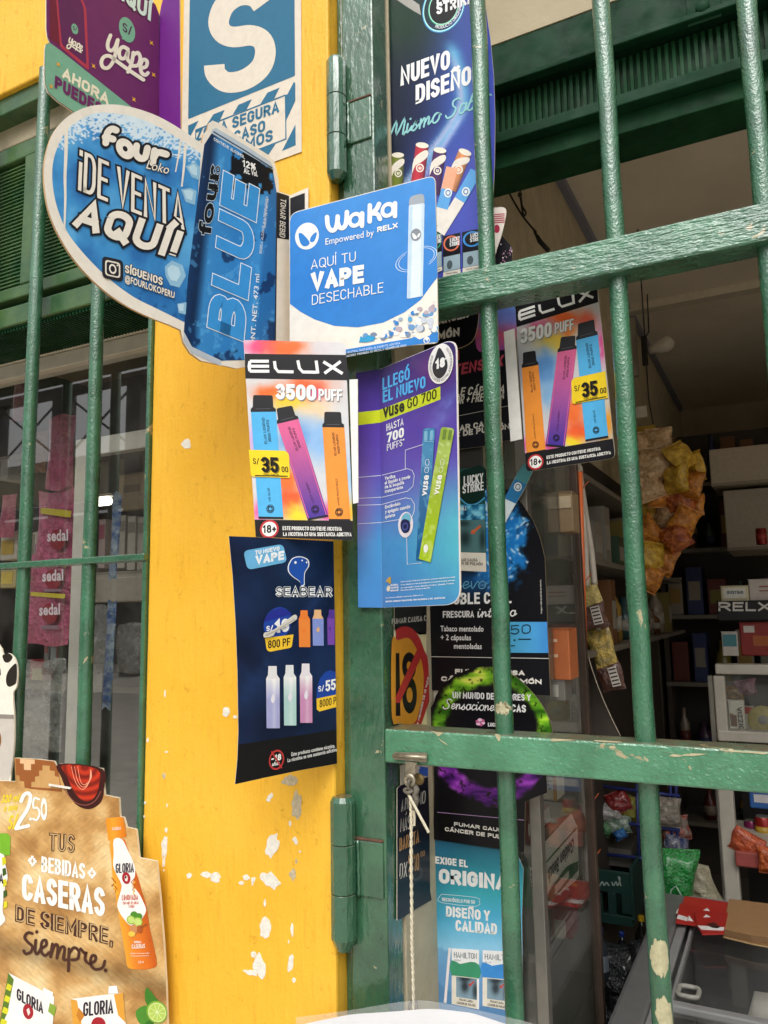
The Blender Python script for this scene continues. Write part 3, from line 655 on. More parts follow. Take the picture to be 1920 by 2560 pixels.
for x, y in ((1308, 370), (808, 570), (1327, 645), (1157, 858), (442, 745), (503, 555)):
    s.poly([(x-18, y-26), (x, y-9), (x+14, y-12), (x+10, y+6), (x+20, y+26), (x, y+10), (x-14, y+14), (x-8, y-6)], 'E0A83C', 3)
s.plane = Pl((0, -.003, 0)); s.panel([(1378, 125), (1392, 50), (1425, -60), (1552, -110), (1562, 1150), (1560, 1400), (1372, 1470)], PU2, .002, name='glued_flap'); s.done()
# ---- big blue oval drink sign
WH = 'EAE2D4'
s = Sign('drink_sign', 'big blue oval drink sign with a printed can standing out from the pillar', 'sign', Pl(P(725, 640, -.004), 75), C5, rough=.33)
out = [(1075, 282), (900, 165), (760, 92), (600, 42), (470, 28), (330, 45), (210, 105), (120, 200), (72, 320), (52, 450), (60, 600), (90, 740), (150, 880), (230, 1010), (330, 1130), (450, 1240), (580, 1330), (720, 1400), (860, 1455), (938, 1490), (955, 1570), (1000, 1640), (1070, 1690), (1300, 1740), (1540, 1700), (1646, 1600), (1646, 616), (1575, 592), (1572, 520), (1556, 445), (1545, 398), (1500, 352), (1350, 260), (1190, 152), (1145, 133), (1120, 150), (1112, 195), (1085, 220)]
out = smooth_open(out[:19], 4)+out[19:]; s.panel(out, WH, .004, 'C9A67C')
field = [(1068, 345), (930, 255), (800, 178), (650, 112), (490, 85), (380, 85), (290, 125), (215, 180), (160, 260), (118, 370), (105, 480), (115, 600), (145, 720), (200, 850), (280, 960), (380, 1070), (500, 1180), (640, 1280), (780, 1350), (962, 1440), (985, 1350), (1030, 900)]
field = smooth_open(field[:20], 4)+field[20:]
def f_oval(x, y):
    n = fbm(x*.006, y*.004+3); c = grad(n, [(.3, '2D6FB0'), (.5, '3F8FCB'), (.68, '5BA7DA')]); c = lerp(c, rgb('2462A2'), np.clip((y-950)/700, 0, .75))
    edge = np.clip(1-(y-95-np.abs(x-440)*.28)/150, 0, 1); sp = fbm(x*.09, y*.09, 3); c = lerp(c, rgb('EAF0F2'), np.where(sp > .62-.32*edge, 1, 0)*(edge > .02)*.85)
    d = fbm(x*.03, y*.03+11); return lerp(c, rgb('1F5590'), np.where((d > .64) & (y > 1180), .7, 0))
s.paint(field, f_oval, 90, 110, name='blue_field')
can = [(1090, 290), (1140, 212), (1350, 335), (1535, 452), (1560, 600), (1548, 1560), (1500, 1680), (1200, 1690), (1010, 1600), (958, 1500), (985, 1150)]
def f_can(x, y):
    t = np.clip((x-(1090-(y-290)*.105))/(470), 0, 1); n = fbm(x*.008, y*.006+5); n2 = fbm(x*.025+3, y*.02)
    c = grad(t, [(0, '14345C'), (.1, '0E2748'), (.22, '3A86C2'), (.6, '2F7DBE'), (.92, '3C8ECC'), (1, '2A6CA8')])
    c = lerp(c, rgb('12305A'), np.where((n > .56) & (y > 850), .85, 0)); c = lerp(c, rgb('5AA8DC'), np.where(n2 > .68, .5, 0))
    d = ((x-1400)/150)**2+((y-470)/170)**2; return lerp(c, rgb('0B1018'), np.where(d+(n2-.5)*2.2 < .75, 1, 0))
s.paint(can, f_can, 70, 150, L=1, name='printed_can')
s.part = 'can_rim'
s.poly([(1140, 195), (1165, 180), (1350, 290), (1520, 400), (1545, 455), (1350, 340), (1138, 216)], 'B9C6D0', 2); s.line([(1150, 205), (1345, 322), (1530, 440)], 9, '3C5470', 2.5, False); s.part = 'can_rim'; s.poly([(958, 1500), (1010, 1598), (1200, 1688), (1200, 1725), (1010, 1640), (955, 1560)], 'B7BFC6', 2)
s.part = 'side_band'; s.poly([(1562, 596), (1640, 622), (1640, 905), (1560, 893)], '1F2026', 1); s.poly([(1558, 600), (1566, 600), (1555, 1560), (1547, 1560)], '2B2E36', 2)
s.text('TOMAR BEBID', (1585, 636), (1578, 884), (36, 12), 'E9E4DA', 3, .005)
s.part = 'paint_drip'
for pts, w in (([(196, 175), (194, 350), (188, 500), (190, 640), (184, 830)], 17), ([(937, 262), (925, 350), (905, 462)], 10), ([(968, 290), (960, 420), (945, 555)], 14), ([(925, 940), (920, 1000)], 14)): s.part = 'paint_drip'; s.line(smooth_open(pts, 4), w, WH, 1.5, True, (1.5, .7))
s.part = 'ice_cube'
for pts in ([(970, 430), (1030, 400), (1065, 440), (1060, 520), (1010, 500)], [(940, 580), (1000, 570), (1040, 590), (1030, 680), (970, 660)], [(835, 1080), (880, 1040), (950, 1070), (972, 1140), (930, 1215), (870, 1200), (840, 1140)], [(915, 1320), (975, 1310), (970, 1390), (925, 1380)]):
    s.part = 'ice_cube'; s.poly(pts, '8FBCD6', 1.5); cx = sum(p[0] for p in pts)/len(pts); cy = sum(p[1] for p in pts)/len(pts); s.poly([((p[0]+cx*.6)/1.6-6, (p[1]+cy*.6)/1.6-6) for p in pts], 'B9D8E6', 2)
s.part = 'can_lettering'
s.text('CONTIENE ALCOHOL', (1153, 262), (1352, 382), 21, 'E8EEF0', 3, .02); s.text('12%', (1338, 430), (1424, 458), 45, 'F0F0EE', 3, .03); s.text('Alc. Vol.', (1346, 472), (1437, 496), 34, 'F0F0EE', 3, .03)
s.text('BLUE', (1345, 1565), (1448, 575), (-236, -95), '3B92D2', 4, .065, ol=1, olw=.016, oc='EAF2F6', h1=(-232, -118))
s.text('four', (1128, 880), (1192, 425), (-78, -14), '0D0F14', 4, .045, ol=1, olw=.02, oc='C9D6E0', ref='f'); s.text('Loko', (1178, 600), (1195, 432), (-42, -12), '0D0F14', 4.5, .01, ol=1, olw=.03, oc='C9D6E0')
s.text('CONT. NET. 473 ml', (1412, 1640), (1448, 1130), (-28, -4), 'E8EEF0', 3, .015); s.text('BEBIDA ALCOHÓLICA PREPARADA', (1462, 995), (1504, 625), (-15, -2), 'E8EEF0', 3, .005); s.text('SABOR DE FRUTAS', (1488, 830), (1508, 640), (-14, -2), 'E8EEF0', 3, .005)
s.part = 'lettering'
for wd_, cc_, L_ in ((76, '1C1A22', 3), (44, WH, 4)):
    for pts in ([(452, 278), (462, 215), (490, 188), (520, 196)], [(448, 240), (500, 254)], [(652, 296), (648, 345), (672, 376), (706, 372), (722, 312)], [(768, 328), (756, 408)], [(764, 372), (790, 340), (845, 352)]): s.line(smooth_open(pts, 4), wd_, cc_, L_)
    k_ = wd_/2; s.ring((578, 316), (38+k_, 10+k_*.2), (4, 44+k_), max(.02, (38-k_)/(38+k_)), cc_, L_)
s.text('Loko', (712, 442), (855, 480), (6, -58), WH, 6, .005, .25, ol=1, olw=.06)
s.text('¡DE VENTA', (270, 582), (965, 862), (12, -262), WH, 4, .022, ol=1, olw=.055, h1=(-6, -245)); s.text('AQUÍ!', (235, 815), (895, 1035), (40, -188), WH, 5, .05, .12, ol=1, olw=.06)
s.text('SÍGUENOS', (575, 1118), (820, 1203), (2, -52), WH, 4, .045, ol=1, olw=.05); s.text('@FOURLOKOPERU', (575, 1175), (897, 1285), (2, -40), WH, 4, .035, ol=1, olw=.05)
s.part = 'social_icon'
sq = lambda k: rnd([(497+(-68*k), 1095-85*k), (497+68*k, 1095-55*k), (497+68*k, 1095+85*k), (497-68*k, 1095+55*k)], 30*k)
s.poly(sq(1), '22222A', 3); s.poly(sq(.72), WH, 4); s.poly(sq(.58), '22222A', 5); s.ring((497, 1095), (24, 6), (0, 32), .62, WH, 6); s.ell((527, 1072), (5, 1), (0, 6), WH, 6, 10)
s.plane = Pl((0, -.004, 0)); s.crop = C6; s.part = 'flap_print'
s.panel([(207, 282), (352, 220), (352, 700), (207, 760)], WH, .002, name='glued_flap'); s.poly([(209, 305), (325, 262), (325, 700), (209, 750)], '24242A', 1); s.done()
# ---- square vape sign with rounded corners
BL = '3C86D2'
s = Sign('disposable_vape_sign', 'square blue and white disposable vape card with rounded corners across the gate hinge post', 'sign', Pl((0, -.028, 0)), C6, rough=.22)
s.panel(rnd([(203, 425), (1366, 120), (1390, 1460), (205, 1560)], [75, 60, 40, 10]), 'EFE9DE', .0025)
top = rnd([(207, 430), (1362, 125)], 0); s.part = 'blue_field'
def f_wk(x, y): return lerp(np.tile(rgb('4A92DA'), (len(x), 1)), rgb('2F78C8'), np.clip((y-100)/900, 0, 1)*.6+.25*(fbm(x*.01, y*.004)-.5))
s.paint(rnd([(207, 430), (1362, 126), (1384, 935), (1330, 1005), (1250, 1115), (1120, 1215), (950, 1298), (750, 1335), (560, 1323), (400, 1270), (290, 1210), (207, 1147)], [70, 55]+[0]*10), f_wk, 16, 20, L=1, name='blue_field')
s.poly([(650, 1512), (1180, 1420), (1200, 1408), (1240, 1432), (1320, 1400), (1340, 1380), (1388, 1370), (1389, 1450), (640, 1545), (640, 1515)], BL, 1)
s.part = 'emblem'
def alien(cx, cy, w, h, c1, c2, L):
    s.part = 'emblem'; s.ell((cx, cy), (w, -w*.1), (0, h), c1, L); k = w/95
    for pts in ([(-66, -18), (-38, -20), (18, 42), (8, 74), (-32, 78), (-58, 40)], [(72, -32), (76, -8), (56, 42), (24, 42), (34, 2)]): s.poly(smooth_closed([(cx+x*k, cy+y*k) for x, y in pts], 4), c2, L+1)
alien(343, 607, 95, 107, 'F4F2EC', BL, 2); alien(1212, 595, 42, 48, '8A9098', 'EDF2F5', 4); alien(1297, 1437, 25, 28, 'F4F2EC', BL, 2)
s.part = 'device_picture'
s.poly(rnd([(1156, 362), (1281, 343), (1266, 1085), (1140, 1108)], 14), 'DCE9F3', 2); s.poly([(1160, 372), (1186, 368), (1168, 1100), (1142, 1106)], 'BFD6E8', 3); s.poly([(1258, 350), (1279, 346), (1266, 1085), (1246, 1090)], 'C6DBEA', 3)
s.poly(rnd([(1160, 290), (1277, 262), (1280, 345), (1156, 364)], [45, 40, 0, 0]), 'A4ADB6', 2)
for t0, t1, sc_ in ((95, 250, 1), (100, 240, .86), (290, 420, 1), (300, 410, .88)): s.ring((1215, 790), (165*sc_, -60*sc_), (20, 85*sc_), .965, 'CFE3F4', 2, 30, t0, t1)
rb = random.Random(2); s.part = 'fruit_picture'
for i in range(62):
    u = rb.random(); x = 780+590*u**.55; y = 1440-(x-780)*.12-rb.random()*(260 if x > 1040 else 90)*(.4+.6*u); r_ = rb.uniform(10, 30)
    s.ell((x, y), (r_, -r_*.2), (r_*.15, r_*rb.uniform(.7, 1.1)), rb.choice(['F6F2EA', 'F2EEE6', 'E6E4E2', '9FB2C8', '6E9CCB', '3F86CE', 'C9D0DA', 'B9A9B4', '7E8EA6', '5AA4D4']), 2+i*.03, 12)
s.poly([(757, 1455), (770, 1405), (800, 1420), (830, 1395), (885, 1412), (880, 1440), (830, 1452)], '3FA0D0', 3)
s.part = 'lettering'; WT = 'F4F2EC'
for pts in ([(503, 455), (510, 525), (538, 562), (570, 548), (584, 500), (588, 450)], [(588, 500), (604, 538), (632, 540), (654, 505), (662, 415)], [(783, 425), (781, 525)], [(845, 362), (843, 490)], [(918, 350), (895, 395), (858, 425)], [(862, 425), (905, 432), (925, 470)], [(1045, 345), (1044, 447)]): s.line(smooth_open(pts, 4), 36, WT, 3)
s.ring((727, 477), (58, -12), (0, 62), .5, WT, 3); s.ring((988, 398), (58, -12), (0, 62), .5, WT, 3)
s.text('Empowered by', (490, 677), (876, 602), 50, WT, 3, .004); s.text('RELX', (903, 577), (1066, 540), 42, WT, 3, .05); s.text('AQUÍ TU', (375, 874), (732, 806), 78, WT, 3, -.012); s.text('VAPE', (375, 1045), (798, 978), 145, WT, 3, .06); s.text('DESECHABLE', (382, 1157), (952, 1055), 80, WT, 3, -.012)
s.text('CONTIENE NICOTINA, SUSTANCIA ALTAMENTE ADICTIVA.', (560, 1562), (1090, 1468), 17, 'D9E6F2', 3, .01); s.text('NO FUMADORES. PROHIBIDA SU VENTA A MENORES DE EDAD', (590, 1585), (1135, 1485), 17, 'D9E6F2', 3, .01); s.done()
# ---- two matching price cards for puff vapes
def cap_shape(q): return rnd([bil(q, .1, 0), bil(q, .88, 0), bil(q, .9, .7), bil(q, 1, .82), bil(q, 1, 1), bil(q, 0, 1), bil(q, 0, .82), bil(q, .08, .7)], [14, 14, 0, 0, 0, 0, 0, 0])
def elux(s, quad, rad, band, p35, ppf, devs, tagq, bott, circ, t1, t2, clouds, flap, fplane):
    s.panel(rnd(quad, rad), 'D2D2D3', .002); s.paint(rnd(quad, rad), clouds, 56, 80)
    s.part = 'logo_band'; s.poly(band, '242326', 1); B = lambda u, v: bil(band, u, v); w = 20
    for pts in ([(.05, .3), (.235, .29)], [(.045, .5), (.235, .49)], [(.045, .7), (.235, .69)], [(.05, .3), (.04, .5), (.045, .7)], [(.29, .28), (.295, .55), (.32, .7), (.47, .7)], [(.52, .24), (.53, .55), (.56, .7), (.69, .7)], [(.7, .24), (.705, .75)], [(.77, .28), (.945, .74)], [(.94, .26), (.77, .74)]): s.line([B(*p) for p in pts], w, 'F4F3F0', 2, False)
    s.part = 'lettering'; s.text('3500', *p35, 'F6F4F0', 4, .065, sh=(6, 6, '8A8A90')); s.text('PUFF', *ppf, 'F6F4F0', 4, .05, sh=(5, 5, '8A8A90'))
    for i, (body, cap, c0, c1, nm) in enumerate(devs):
        s.part = 'vape_picture'; s.poly(cap_shape(cap), '2C2C2F', 2); s.line([bil(cap, .2, .82), bil(cap, .8, .8)], 4, '55555A', 2.5)
        s.paint(body, (lambda c0, c1, body: lambda x, y: lerp(np.tile(rgb(c0), (len(x), 1)), rgb(c1), np.clip((y-body[0][1])/(body[3][1]-body[0][1]), 0, 1)**1.3))(c0, c1, body), 2, 12, L=2, name='vape_body')
        for u in (.06, .93): s.line([bil(body, u, .01), bil(body, u, .99)], 5, c0, 2.6, False)
        s.poly([bil(body, 0, .985), bil(body, 1, .985), bil(body, 1, 1.005), bil(body, 0, 1.005)], '2A2A30', 2.8); s.part = 'lettering'
        hv = Vector(bil(body, .12, .3))-Vector(bil(body, .22, .3)); hv = (hv.x*1.05, hv.y*1.05)
        s.text('ELUX LEGEND', bil(body, .56, .30), bil(body, .52, .055), hv, '2A2630', 4, .01); s.text('3500 PUFFS', bil(body, .73, .285), bil(body, .69, .075), hv, '2A2630', 4, .01)
        s.text(nm, bil(body, .55, .84), bil(body, .52, .84-.018*len(nm)), (hv[0]*.8, hv[1]*.8), '2A2630', 4, .0); s.ring(bil(body, .5, .91), (26, -3), (2, 28), .86, '2A2630', 4); s.ring(bil(body, .5, .91), (14, -2), (1, 15), .75, '2A2630', 4)
        for k in range(3): s.ring(bil(body, .5, .91), (24*math.cos(k), 20*math.sin(k)), (-12*math.sin(k), 16*math.cos(k)), .88, '2A2630', 4)
    s.part = 'price_tag'; T = lambda u, v: bil(tagq, u, v); s.poly(rnd(tagq, [40 if tagq[0][0] > 500 else 0, 0 if tagq[0][0] > 500 else 45, 0, 20]), 'F3D22C', 5)
    up = Vector(T(.3, 0))-Vector(T(.3, 1)); U = lambda k: tuple(up*k)
    s.text('S/.', T(.08, .53), T(.27, .53), U(.22), '221F1C', 6, .02); s.text('35', T(.28, .83), T(.73, .83), U(.58), '221F1C', 7, .07, sh=(7, 5, '8A7420')); s.text('.00', T(.76, .8), T(.97, .8), U(.22), '221F1C', 6, .03); s.text('Precio Sugerido', T(.33, .92), T(.72, .92), U(.065), '221F1C', 6, .01); s.line([T(.1, .955), T(.95, .94)], 7, '221F1C', 6, False)
    s.part = 'warning_band'; s.poly(rnd(bott, [0, 0, rad[2], rad[3]]), '242326', 3); s.ell(circ, (63, -4), (0, 62), 'C23A3C', 4); s.ell(circ, (50, -3), (0, 49), 'F4F2EE', 5)
    s.text('18+', (circ[0]-44, circ[1]+26+abs(t1[0][1]-t1[1][1])*.06), (circ[0]+46, circ[1]+26-abs(t1[0][1]-t1[1][1])*.08), 54, '1E1C1E', 6, .03)
    s.text('ESTE PRODUCTO CONTIENE NICOTINA', *t1, 26, 'EDEBE6', 5, .035); s.text('LA NICOTINA ES UNA SUSTANCIA ADICTIVA', *t2, 26, 'EDEBE6', 5, .035)
    s.plane = fplane; s.panel(flap, 'F1EFEA', .0015, name='back_flap'); s.done()
PINK, BLUE, ORNG = ('DD6796', '4B3A9C', 'FIZZY CHERRY'), ('56B2E6', '58B4E8', 'MR BLUE'), ('EE9440', 'F0983E', 'WHITE PEACH RAZZ')
def cl_left(x, y):
    c = blobs(x, y, 'D3D3D5', [(260, 110, 130, 50, 'E8508C'), (420, 130, 150, 60, 'F0703A'), (640, 120, 90, 60, 'D8D2D4'), (300, 420, 110, 50, 'F07038'), (560, 400, 150, 80, 'EE6A3A'), (440, 500, 120, 60, 'F4C93C'), (620, 540, 90, 70, 'F6D0A0'), (610, 430, 60, 40, 'E8508C'), (480, 740, 140, 120, '6FA0D8'), (640, 760, 90, 140, '8FB8E4'), (210, 760, 60, 120, 'C9A8D8'), (420, 1020, 90, 80, 'F07A3C'), (440, 1150, 110, 90, 'EE6238'), (490, 1240, 80, 50, 'F6D83C'), (240, 1230, 60, 70, 'E86AA8'), (850, 1220, 60, 80, 'F2C030'), (680, 1240, 50, 60, 'E05C9C'), (820, 1000, 50, 160, 'A8C8E8')]); return c
quad = [(130, 80), (812, 97), (866, 1420), (212, 1398)]
s = Sign('puff_vape_card', 'tall price card with three puff vapes hanging beside the yellow pillar', 'sign', Pl(P(884, 1100, -.036), 28), C8, rough=.26)
elux(s, quad, [18, 40, 30, 5], [(138, 172), (816, 180), (836, 350), (143, 338)], ((345, 476), (615, 486), 105), ((632, 484), (790, 489), 78),
     [([(180, 562), (348, 560), (397, 1275), (231, 1272)], [(178, 448), (346, 450), (347, 562), (179, 562)], *BLUE), ([(357, 642), (498, 608), (697, 1258), (560, 1284)], [(338, 540), (472, 515), (499, 608), (356, 642)], *PINK), ([(659, 664), (805, 666), (846, 1288), (702, 1286)], [(657, 560), (800, 562), (804, 666), (658, 664)], *ORNG)],
     [(165, 814), (435, 822), (440, 1003), (182, 994)], [(205, 1282), (861, 1290), (866, 1420), (212, 1398)], (303, 1345), ((392, 1352), (788, 1357)), ((395, 1391), (853, 1394)), cl_left,
     [(838, 345), (893, 342), (898, 1168), (862, 1176)], Pl((0, -.0365, 0)))
def cl_right(x, y):
    return blobs(x, y, 'CFCED0', [(1050, 250, 140, 60, 'F0803C'), (1320, 200, 90, 50, 'E85A80'), (850, 330, 90, 60, 'D8D2CE'), (1150, 480, 160, 70, 'F0703A'), (1330, 520, 80, 60, 'E86A50'), (960, 560, 90, 60, 'D06A90'), (1060, 690, 120, 70, 'F4C93C'), (1180, 610, 60, 50, 'F08A40'), (1450, 700, 40, 130, 'E05C9C'), (1000, 900, 110, 150, '5F94D0'), (1040, 1080, 90, 110, '88B4DC'), (800, 900, 70, 160, 'A8A8B0'), (1230, 1250, 100, 120, 'F0763C'), (1250, 1400, 110, 80, 'EE6238'), (1230, 1480, 80, 50, 'F8D838'), (1480, 1350, 60, 130, 'F2A030'), (900, 1500, 80, 70, 'E86AA8'), (1020, 1520, 70, 40, 'E05C9C')])
s = Sign('puff_vape_card', 'tall price card with three puff vapes hung behind the upper gate rail', 'sign', Pl(P(1300, 900, .118), -14), D1, rough=.26)
elux(s, [(752, 300), (1402, 130), (1556, 1610), (848, 1722)], [0, 0, 45, 40], [(760, 402), (1410, 188), (1422, 368), (770, 568)], ((800, 702), (1050, 640), 118), ((1075, 622), (1226, 586), 88),
     [([(812, 893), (945, 868), (1002, 1553), (850, 1580)], [(808, 772), (936, 752), (945, 868), (812, 893)], *ORNG), ([(1096, 768), (1249, 740), (1155, 1525), (1002, 1512)], [(1110, 648), (1258, 632), (1249, 740), (1096, 768)], *PINK), ([(1245, 672), (1418, 628), (1502, 1445), (1320, 1476)], [(1244, 545), (1408, 500), (1418, 628), (1245, 672)], *BLUE)],
     [(1205, 978), (1478, 918), (1500, 1132), (1215, 1182)], [(838, 1574), (1538, 1456), (1556, 1610), (848, 1722)], (922, 1643), ((1010, 1620), (1440, 1548)), ((1013, 1663), (1522, 1580)), cl_right,
     [(668, 605), (752, 578), (815, 1458), (722, 1480)], Pl(P(1300, 900, .1205), -6))
# ---- purple folded card
s = Sign('slim_vape_card', 'purple to teal folded card with two slim vapes on the gate post', 'sign', Pl((0, .0115, 0)), C8, rough=.2)
def f_vu(x, y):
    v = (y-100)/1770; c = grad(v, [(0, '33305C'), (.12, '41347E'), (.3, '573FA4'), (.48, '5F50B2'), (.62, '5B78C4'), (.75, '4A92CC'), (1, '4A86C8')])
    r = np.clip((x-1150)/420, 0, 1); c = lerp(c, rgb('58BCCB'), r*np.clip((v-.42)/.25, 0, 1)*np.clip((1.08-v)/.3, 0, 1)*.95); c = lerp(c, rgb('B080D0'), np.clip((1040-x)/120, 0, 1)*np.exp(-((v-.62)/.16)**2)*.6)
    c = lerp(c, rgb('6E3A7C'), np.exp(-((x-1420)/170)**2-((y-250)/130)**2)*.8); return lerp(c, rgb('7E9CE0'), np.exp(-((x-1480+(y-560)*.5)/70)**2-((y-560)/170)**2)*.5*fbm(x*.02, y*.02)*1.6)
lf = [(884, 300), (1041, 276), (1057, 1871), (897, 1869)]; s.panel(lf, '5B46A0', .0015); s.paint(lf, f_vu, 8, 50); s.part = 'lime_band'
LM = 'C8D62E'; s.poly([(887, 566), (1042, 548), (1044, 633), (890, 651)], LM, 1); s.part = 'callout_line'
for pts in ([(892, 1000), (1052, 986)], [(893, 1140), (1053, 1132)], [(893, 1186), (1054, 1181)], [(894, 1310), (1054, 1301)]): s.part = 'callout_line'; s.line(pts, 4, 'DDE3F2', 2, False)
pr = Pl(s.w((1049, 1000)), -30); s.plane = pr
rf = rnd([(1041, 276), (1556, 62), (1583, 1850), (1057, 1871)], [0, 95, 110, 0], 8); s.panel(rf, 'E9E4EE', .0015, name='front_panel')
s.paint(rnd([(1041, 277), (1549, 69), (1576, 1846), (1057, 1870)], [0, 92, 106, 0], 8), f_vu, 34, 70, name='front_picture')
s.part = 'lime_band'; s.poly([(1042, 547), (1447, 390), (1448, 478), (1044, 634)], LM, 1)
s.part = 'lettering'; LB = '55B2F2'; WV = 'EFF1F6'
s.text('LLEGÓ', (1060, 417), (1243, 343), (0, -82), LB, 3, .045); s.text('EL NUEVO', (1062, 502), (1348, 398), (0, -80), LB, 3, .045); s.text('vuse', (1062, 603), (1206, 552), (0, -66), '2E3018', 3, .03, ref='s', h1=(0, -52)); s.text('GO 700', (1226, 541), (1421, 470), (0, -66), '2E3018', 3, .0)
s.text('HASTA', (1087, 691), (1201, 648), (0, -48), WV, 3, .01); s.text('700', (1090, 770), (1204, 727), (0, -66), WV, 3, .06); s.text('PUFFS*', (1090, 824), (1206, 783), (0, -46), WV, 3, .01)
for t, a, b in (('Verifica', (1075, 1017), (1146, 1000)), ('el líquido a través', (1075, 1047), (1246, 1003)), ('de la boquilla', (1075, 1075), (1205, 1042)), ('transparente', (1075, 1104), (1197, 1073)), ('Enciéndelo', (1077, 1209), (1180, 1183)), ('y apágalo cuando', (1077, 1240), (1246, 1203)), ('quieras', (1077, 1274), (1145, 1258))): s.text(t, a, b, (0, -22), WV, 3, .03)
s.crop = D2
for t, a, b in (('Basado en pruebas de laboratorio del dispositivo y puede variar dependiendo de su método', (145, 1230), (615, 1188)), ('de uso. Basado en el ratio de participación en la categoría de ventas minoristas', (145, 1256), (612, 1216)), ('en mercados clave: Estados Unidos, Canadá, Francia,', (145, 1282), (606, 1243)), ('Reino Unido y Alemania. Calculado en Mayo 2023.', (145, 1304), (400, 1282)), ('No utilices en altitudes superiores a 3000 m s.n.m.', (14, 1370), (340, 1344))): s.text(t, a, b, (0, -11), WV, 3, .02)
s.text('BRITISH AMERICAN TOBACCO DEL PERU HOLDINGS S.A. RUC: 20100124492', (14, 1404), (528, 1370), (0, -14), WV, 3, .04)
for t, y in (('GLOBAL', 1262), ('VAPING', 1286), ('BRAND', 1310)): s.text(t, (57, y), (125, y-5), (0, -16), WV, 3, .04)
s.part = 'emblem'; s.poly([(14, 1225), (36, 1190), (60, 1182), (60, 1240), (40, 1245), (40, 1230)], 'C9A24C', 3); s.text('#', (22, 1310), (55, 1305), (0, -48), 'E4D9C0', 3, .05)
s.crop = C8; s.part = 'callout_line'
for pts in ([(1365, 768), (1213, 817), (1213, 941)], [(1057, 985), (1225, 941), (1258, 952), (1273, 985), (1264, 1058), (1228, 1092), (1057, 1132)], [(1057, 1180), (1215, 1136), (1254, 1144), (1274, 1180), (1272, 1225), (1250, 1282)], [(1057, 1300), (1182, 1280)], [(1222, 1400), (1226, 1582), (1322, 1571)]): s.part = 'callout_line'; s.line(smooth_open(pts, 1), 4, 'DDE3F2', 2, False)
s.part = 'device_picture'
s.ell((1215, 1316), (50, -6), (0, 86), 'E9E2EA', 3); s.poly(ellp((1218, 1280), (32, -6), (0, 42)), '6FB6D0', 4); s.poly(smooth_closed([(1182, 1300), (1205, 1278), (1238, 1290), (1246, 1325), (1235, 1362), (1205, 1372), (1184, 1345)], 4), '1E2450', 5); s.ring((1212, 1328), (20, -3), (0, 26), .7, '4A5AA8', 6)
def dev(q, c0, c1, L):
    n = len(q); s.paint(rnd(q, [22, 22, 8, 8]), lambda x, y: lerp(grad((y-660)/900, [(0, c0), (1, c1)]), rgb('E8F2C8') if c0[0] > '6' else rgb('86C4E4'), np.where(fbm(x*.06, y*.03) > .6, .35, 0)+.25*np.exp(-((y-830)/90)**2)), 12, 60, L=L, name='device_picture')
dev([(1333, 672), (1412, 668), (1354, 1556), (1284, 1552)], '3E86B4', '1F5C90', 4); dev([(1453, 660), (1542, 672), (1382, 1568), (1303, 1545)], '93AE3E', 'A9C81E', 5)
s.part = 'seam_print'; s.line([(1340, 760), (1400, 760)], 3, '9CCBE2', 5.5); s.part = 'mouthpiece_print'; s.poly(rnd([(1340, 690), (1362, 688), (1360, 755), (1338, 755)], 8), '7FB6D2', 5); s.part = 'mouthpiece_print'; s.poly(rnd([(1380, 686), (1400, 684), (1396, 752), (1375, 754)], 8), '7FB6D2', 5); s.part = 'round_mark'; s.ell((1350, 1475), (15, -2), (0, 28), 'F0F2E6', 6.5)
s.part = 'mouthpiece_print'; s.poly(rnd([(1468, 680), (1490, 678), (1482, 745), (1458, 748)], 8), '6F8A38', 6); s.part = 'mouthpiece_print'; s.poly(rnd([(1506, 682), (1528, 684), (1516, 750), (1495, 748)], 8), '6F8A38', 6)
s.part = 'lettering'; s.text('vuse', (1354, 1125), (1370, 985), (-28, -2), 'EAF0F0', 6.5, .035, ref='s'); s.text('GO', (1368, 970), (1376, 880), (-28, -2), 'EAF0F0', 6.5, -.01); s.text('vuse', (1434, 1118), (1460, 985), (-28, -4), 'F2F4E4', 7, .035, ref='s'); s.text('GO', (1462, 968), (1478, 880), (-28, -4), 'F2F4E4', 7, -.01)
s.part = 'age_badge'; s.ell((1450, 239), (84, -22), (0, 133), 'F3F1EE', 4, 44); s.poly(smooth_closed([(1440, 132), (1410, 205), (1394, 260), (1405, 312), (1440, 338), (1478, 308), (1496, 250), (1480, 190)], 5), '3A3836', 5); s.text('18', (1414, 278), (1478, 258), (0, -66), 'F3F1EE', 6, .06); s.text('+', (1474, 218), (1492, 212), (0, -22), 'F3F1EE', 6, .05)
s.arc('ESTE PRODUCTO CONTIENE NICOTINA, SUSTANCIA ADICTIVA', (1450, 239), (76, -20), (0, 120), 218, -58, 13, '4A4846', 6, .0, True); s.done()
